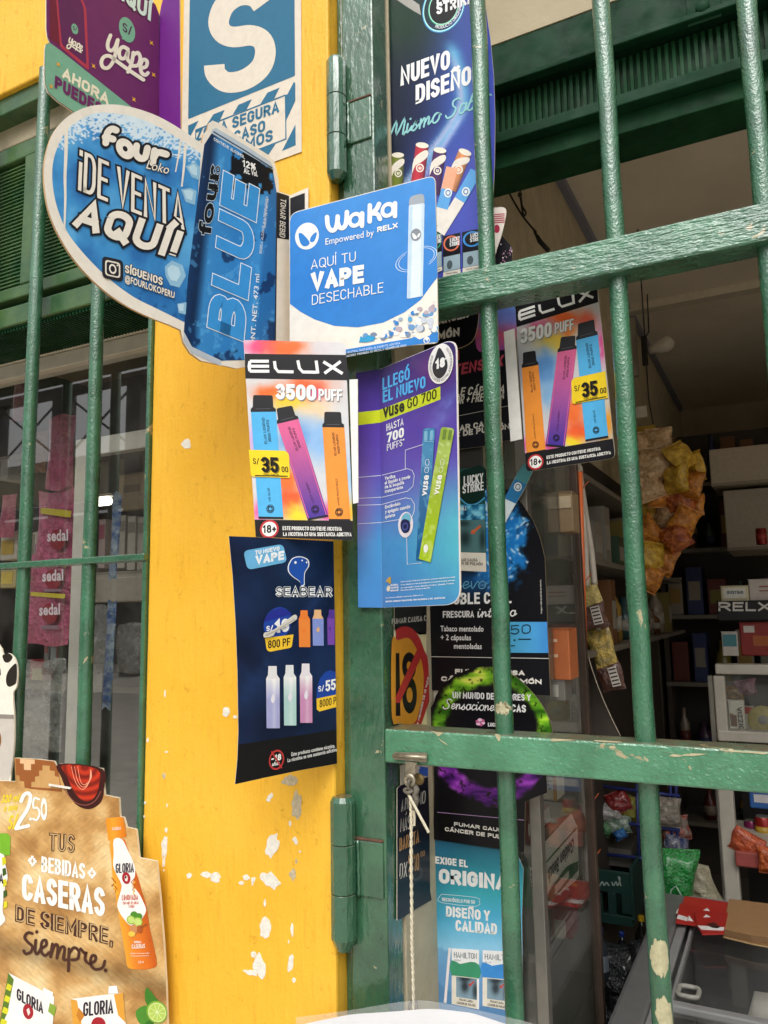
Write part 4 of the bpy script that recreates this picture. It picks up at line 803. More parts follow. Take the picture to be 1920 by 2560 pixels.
# ---- navy vape banner standing out from the pillar edge
s = Sign('vape_banner', 'dark navy vape price banner with a blue bear emblem hanging from the pillar edge', 'banner', Pl(P(840, 1650, -.003), 66), D5, rough=.25)
out = [(108, 68), (420, 80), (985, 112), (1000, 1000), (1015, 1975), (700, 2032), (420, 2090), (160, 2148), (180, 1930), (188, 1700), (180, 1200), (165, 800), (140, 400)]
s.panel(out, '15243F', .0008, 'C9CDD4')
s.paint(out, lambda x, y: lerp(grad(fbm(x*.004, y*.003), [(.3, '111D36'), (.7, '1B2E52')]), rgb('2A4274'), np.exp(-((x-420+(y-1150)*.75)/45)**2)*.35), 14, 26)
s.part = 'warning_band'; s.poly([(187, 1815), (1010, 1688), (1014, 1972), (700, 2029), (420, 2087), (164, 2144), (182, 1930)], '17181A', 1); s.ring((507, 1943), (64, -12), (0, 84), .82, 'B83C3A', 3); s.text('-18', (464, 1962), (547, 1944), (0, -54), 'EDEBE6', 2, .05); s.text('años', (470, 1995), (534, 1983), (0, -30), 'EDEBE6', 2, .03); s.line([(468, 1876), (548, 2008)], 13, 'B83C3A', 3.4)
s.text('Este producto contiene nicotina.', (632, 1912), (998, 1838), 30, 'E4E2DE', 2, .02); s.text('La nicotina es una sustancia adictiva', (600, 1962), (1013, 1870), 30, 'E4E2DE', 2, .02)
s.part = 'bear_emblem'; br = [(645, 250), (690, 237), (740, 245), (776, 270), (780, 320), (748, 372), (742, 430), (742, 478), (716, 490), (702, 452), (645, 412), (607, 370), (602, 320), (622, 275)]
s.poly(smooth_closed(br, 4), 'F0F0EE', 2); s.poly(smooth_closed([((x-690)*.9+690, (y-345)*.93+345) for x, y in br], 4), '2450A4', 3)
for p, r_ in (((666, 289), 10), ((722, 272), 6), ((760, 288), 7)): s.ell(p, (r_, 0), (0, r_*1.2), 'F0F0EE', 4, 14)
s.part = 'lettering'; s.text('SEABEAR', (500, 578), (975, 578), 88, 'F0F0EE', 2, .07); s.text('SEABEAR', (505, 574), (970, 574), 80, '151C2C', 3, -.004)
s.part = 'caption_label'; s.poly(rnd([(228, 192), (562, 133), (598, 285), (264, 352)], 45), '6CB2DC', 1); s.text('TU NUEVO', (328, 226), (533, 188), 36, 'EEF2F2', 2, .05); s.text('VAPE', (332, 308), (572, 264), 76, 'EEF2F2', 2, .06)
s.part = 'price_tag'; s.ell((517, 800), (118, -22), (0, 135), '24479E', 1); s.poly([(400, 790), (640, 720), (600, 690), (545, 668), (470, 690), (420, 740)], '28308C', 1.4); s.text('S/.', (422, 866), (492, 857), 44, 'F0F0EE', 2, .04); s.text('16', (494, 882), (613, 868), 112, 'F0F0EE', 2, .06); s.poly(rnd([(410, 922), (650, 892), (634, 1002), (428, 1042)], [0, 0, 20, 40]), 'F2C53A', 2); s.text('800 PF', (436, 1010), (622, 985), 66, '1A1A1E', 3, .02)
s.part = 'price_tag'; s.poly([(843, 1432), (845, 1350), (870, 1262), (918, 1206), (958, 1192), (1001, 1208), (1005, 1400)], '24479E', 1); s.text('S/.', (858, 1373), (916, 1362), 46, 'F0F0EE', 2, .03); s.text('55', (918, 1372), (1004, 1355), 92, 'F0F0EE', 2, .06); s.poly([(843, 1430), (1006, 1396), (1008, 1500), (866, 1538), (845, 1520)], 'F2C53A', 2); s.text('8000 P', (868, 1505), (1007, 1474), 62, '1A1A1E', 3, .01)
s.part = 'peeling_strip'; s.poly(smooth_closed([(402, 880), (440, 868), (520, 830), (640, 735), (672, 730), (680, 750), (665, 775), (560, 838), (500, 872), (475, 905), (405, 918)], 3), 'D3CEC2', 14); s.line([(420, 900), (500, 862), (660, 765)], 6, 'A9A498', 15)
s.part = 'vape_picture'
def bottle(x0, x1, yt, yn, yb, cn, cb, clip=9999):
    m = lambda pts: [(min(x, clip), y) for x, y in pts]; w = x1-x0
    s.part = 'vape_picture'; s.poly(m([(x0+w*.17, yt), (x1-w*.22, yt), (x1-w*.2, yn-32), (x1, yn), (x0, yn), (x0+w*.14, yn-32)]), cn, 2)
    q = [(x0, yn), (min(x1, clip), yn), (min(x1+2, clip), yb), (x0+4, yb)]; s.paint(q, lambda x, y: lerp(np.tile(rgb(cb), (len(x), 1)), rgb('F2F0EE'), np.clip(1-(y-yn)/180, 0, 1)*(.9 if yb > 1300 else .0)+.3*np.exp(-((x-(x0+x1)/2-12)/14)**2)*(yb > 1300)), 10, 14, L=2, name='vape_body')
    s.poly(smooth_closed([(x0+w*.35, yn+(yb-yn)*.42), (x0+w*.55, yn+(yb-yn)*.3), (x0+w*.66, yn+(yb-yn)*.42), (x0+w*.5, yn+(yb-yn)*.5)], 3) if x1 < clip else [(x0+10, yn+80), (x0+30, yn+70), (x0+26, yn+110)], 'E6E2EA' if yb > 1300 else cn, 3)
bottle(693, 788, 690, 765, 998, 'EE8238', 'EE8A3E'); bottle(808, 901, 685, 760, 986, 'E6B682', '8796D4'); bottle(932, 1020, 684, 758, 980, '5A3C94', '7A4CA8', 994)
bottle(420, 533, 1157, 1262, 1678, 'E4E2E2', 'A6A8D2'); bottle(567, 672, 1148, 1250, 1655, 'E2E4E4', 'AECFCB'); bottle(702, 806, 1136, 1240, 1633, 'E8E2E6', 'C98CB4'); s.done()
# ---- burlap drinks display board tied to the window bars
s = Sign('drinks_board', 'stepped burlap print drinks board tied to the window bars', 'sign', Pl((0, -.024, 0)), D6, rough=.36)
out = [(-220, 225), (125, 240), (118, 48), (300, 58), (440, 76), (456, 122), (482, 95), (832, 135), (850, 350), (966, 375), (974, 526), (1005, 532), (1028, 612), (1106, 630), (1130, 860), (1272, 890), (1302, 1200), (1330, 1560), (1350, 1900), (1362, 2300), (-260, 2300)]
s.panel(out, 'C39A5E', .004, 'E8DCC4')
def f_burlap(x, y):
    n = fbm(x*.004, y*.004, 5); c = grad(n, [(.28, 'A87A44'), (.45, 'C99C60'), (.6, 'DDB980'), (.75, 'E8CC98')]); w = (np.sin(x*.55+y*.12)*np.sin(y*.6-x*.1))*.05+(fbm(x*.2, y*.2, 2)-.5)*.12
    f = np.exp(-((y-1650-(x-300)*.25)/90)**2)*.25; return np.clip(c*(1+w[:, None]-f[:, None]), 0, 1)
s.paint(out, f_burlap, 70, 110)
s.part = 'step_pattern'
for q, h in (([(125, 52), (300, 60), (440, 78), (470, 130), (505, 325), (250, 300), (200, 290), (195, 240), (160, 235), (158, 190), (128, 186)], '9A5A2C'), ([(345, 108), (405, 112), (405, 150), (445, 155), (445, 195), (480, 205), (490, 300), (255, 285), (255, 245), (285, 240), (285, 200), (318, 196), (318, 152), (345, 150)], 'C99C62'), ([(162, 55), (282, 62), (282, 98), (252, 98), (252, 148), (194, 145), (194, 95), (162, 92)], 'E2B98C')): s.poly(q, h, 1)
s.part = 'clay_bowl_picture'; bw = [(478, 96), (832, 136), (845, 300), (825, 400), (760, 455), (690, 462), (610, 420), (550, 330), (500, 210)]
s.poly(smooth_closed(bw, 4), '3C1512', 2); s.paint(smooth_closed([(510, 105), (790, 140), (802, 280), (770, 365), (715, 400), (660, 385), (600, 320), (550, 210)], 4), lambda x, y: lerp(np.tile(rgb('C8381C'), (len(x), 1)), rgb('7A1A10'), .5+.5*np.sin(np.hypot(x-690, (y-120)*1.1)*.085)), 24, 30, L=3, name='clay_bowl_picture')
for k in range(3): s.line(smooth_open([(580+k*26, 122), (612+k*22, 240), (668+k*12, 305-k*20), (722+k*10, 250-k*20), (738, 145)], 5), 7, 'F0A080', 4, True, (.5, 1))
s.line(smooth_open([(520, 300), (600, 400), (690, 432), (770, 400), (820, 320)], 5), 7, '8A5048', 4)
s.part = 'lettering'; YE = 'F2CE30'; BR = '4A2A20'; W6 = 'F8F4EC'
s.text('320 ml', (8, 412), (150, 400), (4, -58), 'FADA20', 3, .03, .2); s.text('a solo', (30, 482), (142, 472), (4, -54), 'FADA20', 3, .03, .15); s.text('S/', (58, 632), (128, 622), (6, -115), 'FADA20', 3, .06, .15)
s.part = 'price_numeral'; s.line(smooth_open([(172, 400), (195, 350), (230, 335), (248, 370), (225, 460), (170, 550), (130, 622)], 5), 30, W6, 4); s.line([(138, 622), (232, 600)], 28, W6, 4); s.ell((248, 545), (11, 0), (0, 13), W6, 4); s.line(smooth_open([(318, 385), (278, 378), (272, 450), (305, 455), (322, 500), (300, 550), (268, 545)], 5), 17, W6, 4); s.ring((357, 465), (26, 3), (0, 92), .5, W6, 4)
s.part = 'lettering'; s.text('TUS', (395, 805), (608, 822), (2, -150), BR, 3, .05); s.text('TUS', (402, 800), (602, 815), (2, -138), 'C9A878', 3.5, -.022); s.text('BEBIDAS', (335, 975), (692, 1035), (2, -128), W6, 3, .06); s.text('CASERAS', (178, 1200), (852, 1342), (2, -215), W6, 3, .07, h1=(0, -235))
s.text('DE SIEMPRE,', (122, 1378), (915, 1575), (2, -140), BR, 3, .05); s.text('DE SIEMPRE,', (130, 1372), (908, 1565), (2, -128), 'C9A878', 3.5, -.022)
for x, y in ((263, 886), (748, 985)):
    s.part = 'cross_motif'
    for dx, dy in ((0, -32), (0, 32), (-25, -4), (25, 4), (-14, -16), (14, -12), (-14, 14), (14, 18)): s.poly([(x+dx-10, y+dy-12), (x+dx+10, y+dy-10), (x+dx+10, y+dy+12), (x+dx-10, y+dy+10)], W6, 3)
s.part = 'script_lettering'
for pts in ([(262, 1475), (225, 1470), (200, 1505), (225, 1545), (262, 1580), (250, 1625), (210, 1640), (192, 1615)], [(290, 1530), (285, 1620), (305, 1640), (330, 1600)], [(330, 1600), (375, 1570), (370, 1530), (340, 1545), (335, 1620), (365, 1655), (400, 1630)], [(425, 1560), (410, 1665)], [(415, 1640), (445, 1570), (470, 1580), (462, 1675)], [(465, 1650), (500, 1585), (525, 1600), (515, 1680), (540, 1690)], [(560, 1600), (555, 1780)], [(560, 1640), (600, 1590), (640, 1620), (630, 1680), (585, 1690)], [(655, 1600), (690, 1640), (700, 1625), (690, 1680), (705, 1710)], [(720, 1720), (770, 1700), (775, 1660), (745, 1660), (735, 1720), (770, 1765), (830, 1755), (852, 1700)]): s.line(smooth_open(pts, 5), 24, BR, 4)
s.ell((298, 1462), (13, 0), (0, 14), BR, 4); s.ell((858, 1775), (15, 0), (0, 17), BR, 4)
s.part = 'bottle_picture'; OR_, OR2 = 'EC8420', 'D8621A'
BT = smooth_closed([(898, 712), (1000, 705), (1030, 760), (1070, 880), (1115, 1000), (1150, 1120), (1190, 1260), (1215, 1420), (1245, 1560), (1275, 1720), (1230, 1760), (1120, 1768), (1040, 1750), (1020, 1650), (990, 1480), (965, 1330), (942, 1180), (915, 1020), (905, 880)], 4)
s.paint(BT, lambda x, y: grad((x-(905+(y-712)*.13))/(150+(y-712)*.07), [(0, 'E8A030'), (.3, 'E2842A'), (.75, 'D86E1E'), (1, 'C05A18')]), 20, 40, L=2, name='bottle_picture')
s.poly(smooth_closed([(925, 712), (990, 708), (1040, 800), (1085, 900), (1100, 960), (1092, 1030), (1080, 1080), (1130, 1150), (1165, 1220), (1188, 1290), (1150, 1360), (1120, 1400), (1060, 1410), (1010, 1360), (965, 1290), (955, 1230), (985, 1120), (985, 1070), (945, 990), (920, 920), (925, 830)], 3), 'F3EFE8', 3)
for (x, y, f) in ((905, 1060, 1), (1100, 1060, -1)):
    for k in range(4): s.line([(x+8*k*f+k*6, y-40+k*34), (x+f*34+k*6, y+k*30), (x+8*k*f+k*6, y+30+k*24)], 8, 'F0C040' if k % 2 else 'B85A14', 4, False)
s.paint(rnd([(858, 540), (1000, 524), (1030, 690), (880, 722)], [25, 25, 10, 10]), lambda x, y: grad((x-860)/160, [(0, 'E88C1E'), (.4, 'F2A02E'), (1, 'D8761A')]), 6, 6, L=2.5, name='bottle_cap')
def gloria(p0, p1, h, L=5): s.text('GLORIA', p0, p1, h, '2C2232', L, .05)
s.part = 'bottle_print'; gloria((940, 985), (1088, 978), (0, -78)); s.ell((1026, 1025), (34, 3), (2, 48), 'A8202C', 5); s.poly([(1012, 1010), (1030, 1000), (1040, 1025), (1034, 1052), (1018, 1048)], 'F2E4DC', 6); s.ell((1022, 1018), (7, 0), (0, 12), '2A1A1E', 7)
s.text('LIMONADA', (990, 1205), (1122, 1203), (0, -44), 'C8502A', 5, .03); s.text('CON MIEL DE ABEJA', (998, 1240), (1128, 1236), (0, -22), 'C8502A', 5, .02); s.text('Y KION', (1045, 1268), (1092, 1266), (0, -22), 'C8502A', 5, .02); s.part = 'foot_print'; s.text('CASERAS', (1072, 1600), (1178, 1594), (0, -36), 'F8F0E6', 5, .03); s.part = 'foot_print'; s.text('BEBIDAS', (1090, 1555), (1148, 1553), (0, -18), 'F8F0E6', 5, .02); s.part = 'cap_print'; s.text('CASERAS', (912, 636), (982, 632), (0, -24), 'F8F0E6', 5, .02)
s.part = 'foot_print'
for k, t in enumerate(('Bebida con Concentrado de Miel', 'de Abeja, Jugo de Limón y Kion')): s.text(t, (1062, 1642+k*20), (1212, 1640+k*20), (0, -10), 'F8E4D0', 5, .01)
s.text('320 ml', (1125, 1718), (1168, 1716), (0, -18), 'F8E4D0', 5, .01)
s.part = 'fruit_print'
for x, y, r_, h in ((1065, 1365, 36, '8DB53A'), (1120, 1382, 38, '9CC048'), (1090, 1325, 30, '4E8A2C'), (1130, 1335, 26, '4E8A2C')): s.ell((x, y), (r_, 2), (0, r_), h, 5, 18)
for x, y, r_ in ((1065, 1365, 28), (1120, 1382, 30)): s.ell((x, y), (r_, 2), (0, r_), 'C4D878', 5.5, 16)
s.poly(smooth_closed([(1060, 1420), (1090, 1400), (1112, 1420), (1110, 1470), (1085, 1490), (1060, 1460)], 3), 'C98A58', 6); s.ell((1070, 1480), (28, 5), (-4, 22), 'E6C24A', 6, 14); s.ell((1135, 1440), (24, 4), (0, 32), 'A8562A', 6, 14); s.line([(1140, 1430), (1190, 1402)], 9, '8A5226', 6.5)
# green-capped bottle cut by the edge of the board
s.part = 'green_bottle_picture'; s.poly([(-200, 660), (60, 662), (86, 690), (80, 840), (-200, 850)], '78B42C', 2); s.poly(smooth_closed([(-200, 840), (10, 825), (40, 900), (62, 1020), (40, 1100), (20, 1280), (30, 1390), (-200, 1480)], 4), 'F4F1EA', 2)
for k in range(5): s.poly([(15+k*4, 860+k*90), (42+k*4, 850+k*90), (52+k*2, 905+k*88), (20+k*2, 925+k*88)], '3E5A20' if k % 2 else 'D8D028', 3)
s.part = 'bottle_print'; gloria((-190, 1045), (28, 1070), (0, -80), 4)
s.part = 'carton_picture'
s.poly([(68, 1795), (440, 1990), (425, 2300), (-20, 2300)], 'F4F1EA', 2); s.poly([(68, 1795), (112, 1850), (60, 2120), (-20, 2300)], '5C7A28', 3)
for k in range(4): s.poly([(62-k*16, 1880+k*95), (100-k*14, 1902+k*95), (84-k*14, 1945+k*95), (48-k*16, 1925+k*95)], 'D9D52C', 3.5)
s.poly([(352, 1915), (432, 1955), (420, 2015), (345, 1975)], 'F8F6F2', 3); s.text('GLORIA', (135, 2012), (350, 2130), (2, -95), '2C2232', 4, .05); s.ell((228, 2110), (42, 8), (0, 62), 'A8202C', 4); s.poly([(215, 2095), (235, 2080), (246, 2120), (230, 2145)], 'F2E4DC', 5); s.poly([(405, 2040), (458, 2070), (440, 2150), (390, 2110)], '8AA83C', 3)
s.part = 'carton_picture'; s.poly([(575, 2008), (1000, 1955), (1030, 2300), (620, 2300)], 'F4F1EA', 2); s.poly([(575, 2008), (625, 2020), (680, 2300), (600, 2300)], 'E0A03C', 3); s.poly([(925, 1970), (1000, 1955), (1020, 2200), (960, 2140)], 'E0A03C', 3); s.poly([(640, 2080), (690, 2140), (650, 2200), (620, 2140)], 'C8802C', 3.5); s.poly([(885, 1905), (950, 1900), (960, 1960), (880, 1965)], 'F8F6F2', 3); s.text('GLORIA', (675, 2150), (920, 2125), (2, -115), '2C2232', 4, .05); s.ell((800, 2215), (58, 0), (0, 60), 'A8202C', 4)
s.part = 'lime_picture'
for q, h in (([(1190, 1915), (1260, 1990), (1300, 2050), (1230, 2090), (1180, 2020)], '3E7A26'), ([(1105, 2108), (1190, 2060), (1250, 2130), (1200, 2220), (1130, 2200)], '4C8A2E'), ([(1180, 2210), (1240, 2180), (1260, 2300), (1190, 2300)], '356E22')): s.poly(smooth_closed(q, 4), h, 3)
s.ell((1275, 2115), (85, 8), (0, 92), '7CA832', 4); s.ell((1277, 2117), (74, 7), (0, 80), 'CFDE8C', 5); s.ell((1277, 2117), (64, 6), (0, 69), 'B2CC5A', 6)
for k in range(9): a = R(k*40+10); s.line([(1277, 2117), (1277+62*math.cos(a), 2117+67*math.sin(a))], 5, 'DCE8A8', 7, False)
s.done()
zt_ = Sign('cable_tie', 'white plastic cable tie through the top of the burlap drinks board', 'cable tie', Pl((0, -.0285, 0)), D6); zt_.panel(rnd([(398, 260), (572, 288), (570, 303), (398, 274)], 5), 'EDE6DA', .0025, 'EDE6DA', name='strap'); zt_.part = 'head'; zt_.poly(rnd([(396, 256), (418, 260), (418, 280), (396, 276)], 3), 'F4EFE6', 3); zt_.done()
# ---- black and white spotted cut-out beside it
s = Sign('spotted_cutout_sign', 'white cut-out sign with black cow spots hung on the window bars', 'sign', Pl((0, -.02, 0)), (0, 1560, .1808), rough=.3)
cut = [(-200, 250), (0, 310), (45, 420), (110, 402), (178, 440), (222, 520), (242, 640), (240, 760), (225, 880), (180, 965), (195, 1250), (200, 1500), (185, 1800), (150, 2050), (110, 2230), (-200, 2260)]
s.panel(smooth_closed(cut, 3), 'EDE7D8', .003); s.part = 'spot'; s.poly(smooth_closed([(34, 438), (70, 415), (115, 404), (172, 446), (155, 500), (112, 532), (70, 528), (45, 490)], 4), '2A2420', 1); s.poly(smooth_closed([(216, 545), (235, 640), (226, 800), (180, 850), (125, 868), (90, 830), (84, 740), (120, 640)], 4), '2A2420', 1); s.poly([(-200, 560), (5, 620), (12, 700), (-200, 950)], '2A2030', 1)
s.part = 'lower_print'; s.poly([(-200, 1310), (190, 1312), (198, 1500), (184, 1800), (148, 2050), (108, 2225), (-200, 2255)], 'C9C2B8', 1); s.poly([(-200, 1240), (190, 1255), (192, 1315), (-200, 1300)], '8E877E', 1.5); s.ell((-60, 1600), (78, 0), (0, 150), '8A5A30', 2); s.done()
# ================================================================ cards on the cabinet just inside the doorway
YD = .19
# dark gaps get a real cabinet behind the cards
cab = thing('display_cabinet', 'narrow aluminium and glass display cabinet behind the tobacco cards', 'cabinet', (-.42, .25, .03))
M_ALU2 = solid('8F8B84', 1, .4, metal=.6, var=.8, nscale=40); M_COP = solid('5A4A40', 1, .4, metal=.5, var=.7)
XC = -.355
def cpart(n, a, b, m, bev=.0015): mb = MB(); mb.box(a, b, m); return mb.build(n, cab, bevel=bev)
cpart('corner_post', (XC-.018, .197, .03), (XC, .218, 2.0), M_ALU2); cpart('far_post', (XC-.012, .535, .03), (XC+.004, .552, 2.0), M_COP); cpart('front_glass', (-.43, .199, .03), (XC-.018, .203, 2.0), M_GLASS2, 0); cpart('white_strip', (-.5275, .193, .03), (-.512, .197, 2.0), M_ALU)
cpart('back_post', (-.527, .54, .03), (-.507, .56, 2.0), M_ALU2); cpart('front_board', (-.527, .2, .03), (-.43, .206, 2.0), solid('2A2724', 1, .6))
cpart('side_glass', (XC-.008, .218, .05), (XC-.004, .53, 2.0), M_GLASS2, 0); cpart('cabinet_top', (-.527, .197, 2.0), (XC, .565, 2.02), M_ALU2); cpart('back_panel', (-.527, .561, .03), (XC-.02, .565, 2.0), solid('8A8478', 1, .7))
for z in (.62, .86, 1.03, 1.28, 1.52, 1.76): cpart('shelf', (-.525, .207, z), (XC-.012, .555, z+.006), M_GLASS2, 0)
# tobacco sticks card (tall, upper)
s = Sign('stick_card', 'tall midnight blue card with coloured sticks fanned out behind the upper gate', 'sign', Pl((0, .079, 0)), C3, k=1.25, rough=.25)
def f_ls(x, y):
    c = grad((x-430)/950, [(0, '0A1224'), (.3, '0F1C40'), (.62, '2C4690'), (1, '4A58B4')]); c = lerp(c, rgb('10301C'), np.exp(-((x-560)/330)**2-((y-150)/380)**2)*.95); c = lerp(c, rgb('4A50AE'), np.clip((y-1000)/500, 0, 1)*np.clip((x-500)/500, 0, .75))
    sw = x-(980+120*np.sin((y-350)/330)-np.clip(y-900, 0, 900)*.42); c = lerp(c, rgb('5FB6D2'), np.exp(-(sw/60)**2)*np.clip((y-330)/120, 0, 1)*.75); c = lerp(c, rgb('B4A8C8'), np.exp(-((sw+20)/26)**2)*np.clip((y-400)/200, 0, 1)*.7)
    sw2 = x-(1120-np.clip(y-950, 0, 900)*.62); return lerp(c, rgb('C8C4E4'), np.exp(-(sw2/28)**2)*np.clip((y-900)/150, 0, 1)*.55)
out = [(380, -140), (1262, -140), (1300, 100), (1335, 350), (1362, 650), (1374, 1000), (1370, 1400), (1352, 1800), (1335, 2560), (380, 2680)]
s.panel(out, '1A2A5A', .002); s.paint(out, f_ls, 44, 90)
s.part = 'neon_ring'
for r_, c in ((1.0, '3E8CC0'), (.96, 'A8E0E8'), (.72, '3C9C78'), (.69, 'A0E4C8')): s.ring((930, 60), (185*r_, -60*r_), (10, 215*r_), .95, c, 1+r_*.3, 60)
s.poly(ellp((930, 60), (122, -40), (7, 142), 40), '0A0A0E', 1.1); s.part = 'arc_print'; s.poly([(500, -20), (620, -30), (720, 40), (735, 130), (680, 100), (600, 50)], '9C9A94', 1)
s.part = 'lettering'; WL = 'EFE9DE'
s.text('LUCKY', (870, 45), (1130, -40), (0, -95), WL, 3, .05); s.text('STRIKE', (868, 130), (1185, 22), (0, -95), WL, 3, .05); s.arc('PRODUCTO ORIGINAL', (930, 60), (156, -50), (8, 180), 122, 10, 24, WL, 3, .02, True)
s.text('NUEVO', (557, 745), (985, 590), (0, -165), WL, 3, .055, .0); s.text('DISEÑO', (688, 902), (1168, 725), (0, -165), WL, 3, .055)
s.part = 'script_lettering'; TQ = '86BCC0'
def scr(t, p0, p1, h, c, w, L=3):
    """brush script: slanted lower-case strokes joined by light links"""
    sp = {'M': (1.2, [[(0, 0), (.25, 1.3), (.42, .1), (.75, 1.3), (.85, 0), (1, .15)]]), 'S': (.95, [[(.95, 1.1), (.7, 1.3), (.35, 1.2), (.4, .85), (.7, .55), (.6, .1), (.2, 0), (.0, .25)]]), 'i': (.4, [[(.1, .7), (.2, .1), (.5, .05), (1, .4)], [(.35, 1.0), (.4, 1.04)]]), 's': (.55, [[(0, .1), (.5, .75), (.45, .5), (.75, .2), (.4, 0), (.1, .1)], [(.75, .2), (1, .35)]]), 'm': (.95, [[(.05, .7), (.1, 0)], [(.1, .3), (.3, .7), (.4, .5), (.42, 0)], [(.42, .3), (.62, .7), (.72, .5), (.75, .05), (1, .3)]]), 'o': (.6, [_A(.45, .36, .4, .36, 60, 420, 14)+[(1, .5)]]), 'a': (.62, [_A(.4, .36, .36, .36, 50, 410, 14), [(.76, .7), (.74, .1), (1, .3)]]), 'b': (.6, [[(.3, 1.25), (.1, .3)], _A(.42, .34, .38, .34, 160, 520, 14), [(.7, .5), (1, .5)]]), 'r': (.5, [[(.1, .7), (.15, 0)], [(.15, .4), (.5, .7), (.9, .6)]]), 'e': (.55, [[(.1, .3), (.7, .45), (.6, .7), (.25, .65), (.1, .3), (.35, .02), (1, .3)]]), 'n': (.66, [[(.08, .7), (.12, 0)], [(.12, .3), (.45, .7), (.62, .5), (.65, .08), (1, .3)]]), 'c': (.52, [[(.75, .6), (.4, .72), (.1, .35), (.35, 0), (1, .25)]]), 'v': (.55, [[(.05, .7), (.3, 0), (.8, .7), (1, .6)]]), 'u': (.66, [[(.08, .7), (.15, .1), (.5, .05), (.72, .7), (.75, .1), (1, .25)]]), 't': (.45, [[(.35, 1.05), (.2, .15), (.5, 0), (1, .3)], [(.0, .7), (.7, .72)]]), 'N': (.9, [[(.0, 0), (.2, 1.2), (.65, .1), (.9, 1.2)]]), ' ': (.4, []), 'u': (.66, [[(.08, .7), (.15, .1), (.5, .05), (.72, .7), (.75, .1), (1, .25)]])}
    tot = sum(sp[c_][0] for c_ in t); a, b = Vector(p0), Vector(p1); x = 0; up = Vector(h)
    for c_ in t:
        wd = sp[c_][0]
        for path in sp[c_][1]:
            q = smooth_open([a+(b-a)*((x+px_*wd)/tot)+up*py_ for px_, py_ in path], 3); s.line(q, w, c, L)
        x += wd
scr('Mismo Sabor', (455, 1205), (1330, 890), (28, -118), TQ, 15)
s.part = 'stick_picture'
def stick(x0, y0, x1, y1, w, c, L=2):
    a, b = Vector((x0, y0)), Vector((x1, y1)); d = (b-a).normalized(); n = Vector((-d.y, d.x))*w/2; s.part = 'stick_picture'
    if n.x < 0: n = -n
    q = lambda t, k: tuple(a+(b-a)*t+n*k)
    s.paint([q(0, -1), q(0, 1), q(1, 1), q(1, -1)], lambda x, y: lerp(np.tile(rgb(c), (len(x), 1)), rgb('16142A'), np.abs(((x-a.x)*n.x+(y-a.y)*n.y)/(w*w/4)-(-.2))**2*.4), 6, 10, L=L, name='stick_picture'); s.ell(q(0, 0), tuple(n), tuple(-d*w*.22), 'DAD2C2', L+.5)
    s.poly(smooth_closed([q(.3, -1), q(.12, .2), q(.1, 1), q(.22, 1), q(.34, .2), q(.42, -.6), q(.6, -1), q(.62, -1)], 3), 'D8D0C4', L+.4)
    m = q(.46, .1); s.ell(m, tuple(n*.62), tuple(d*w*.33), 'D8D0C4', L+.6); s.ring(m, tuple(n*.42), tuple(d*w*.22), .6, c, L+.8, 20); s.line([tuple(Vector(m)-d*w*.2), m], 5, c, L+.9)
stick(535, 1340, 530, 1680, 105, '6E7A2C'); stick(745, 1255, 690, 1680, 112, 'B83240'); stick(898, 1298, 840, 1680, 112, '4E2C5E'); stick(1115, 1315, 985, 1640, 115, 'D8905C')
s.crop = D1
def stick2(x0, y0, x1, y1, w): pass
s.crop = C6
for (x0, y0, x1, y1, w, c) in ((1500, 60, 1455, 250, 92, 'E0A080'), (1462, 235, 1420, 385, 92, '5A9CD4'), (1418, 385, 1380, 520, 88, 'D8D2C8'), (1690, 90, 1560, 320, 92, '5A9CD4'), (1560, 320, 1400, 580, 88, 'D8D2C8')):
    a, b = Vector((x0, y0)), Vector((x1, y1)); d = (b-a).normalized(); n = Vector((d.y, -d.x))*w/2; s.part = 'stick_picture'; s.poly([tuple(a-n), tuple(a+n), tuple(b+n), tuple(b-n)], c, 4)
for m in ((1468, 262), (1610, 252)): s.part = 'stick_mark'; s.ell(m, (32, -6), (4, 36), 'D8E4EC', 5, 20); s.ring(m, (20, -4), (3, 24), .66, '3C6EA8', 6, 18)
s.part = 'pack_picture'
for (x, y, w, c) in ((1330, 590, 88, '2C8C6C'), (1425, 610, 140, 'C86A50'), (1580, 575, 160, '3A86C8')):
    s.part = 'pack_picture'; s.poly([(x, y), (x+w, y-32), (x+w+4, y+290), (x+4, y+330)], '15151A', 4); s.ring((x+w*.5, y+55), (w*.46, -10), (4, 62), .8, c, 5, 26); s.text('LUCKY', (x+w*.42, y+45), (x+w*.98, y+28), (0, -32), WL, 6, .05); s.text('STRIKE', (x+w*.4, y+82), (x+w*.98, y+64), (0, -32), WL, 6, .05)
    s.poly([(x+8, y+165), (x+w-2, y+138), (x+w, y+255), (x+8, y+285)], '8FA4AE', 5); s.ell((x+w*.4, y+225), (w*.16, -4), (0, 36), '4A565C', 6, 14); s.poly([(x+4, y+288), (x+w+2, y+258), (x+w+4, y+290), (x+4, y+328)], 'CFC8BC', 6); s.text('FUMAR CAUSA', (x+w*.2, y+303), (x+w*.85, y+288), (0, -10), '3A3632', 7, .02)
s.done()
s = Sign('striped_stick_card', 'white and pink printed stick card poking out past the tall blue card', 'sign', Pl((0, .083, 0)), C4, k=1.2)
s.panel(smooth_closed([(78, 1212), (95, 1196), (130, 1193), (150, 1210), (146, 1260), (125, 1350), (95, 1440), (75, 1500), (60, 1400)], 3), 'D8CFC6', .0015); s.part = 'stripe'
for k in range(5): s.line([(82, 1236+k*12), (142, 1231+k*12)], 6, 'A83A52', 1, False)
s.ell((97, 1318), (17, 0), (0, 24), 'A02C46', 1); s.done()
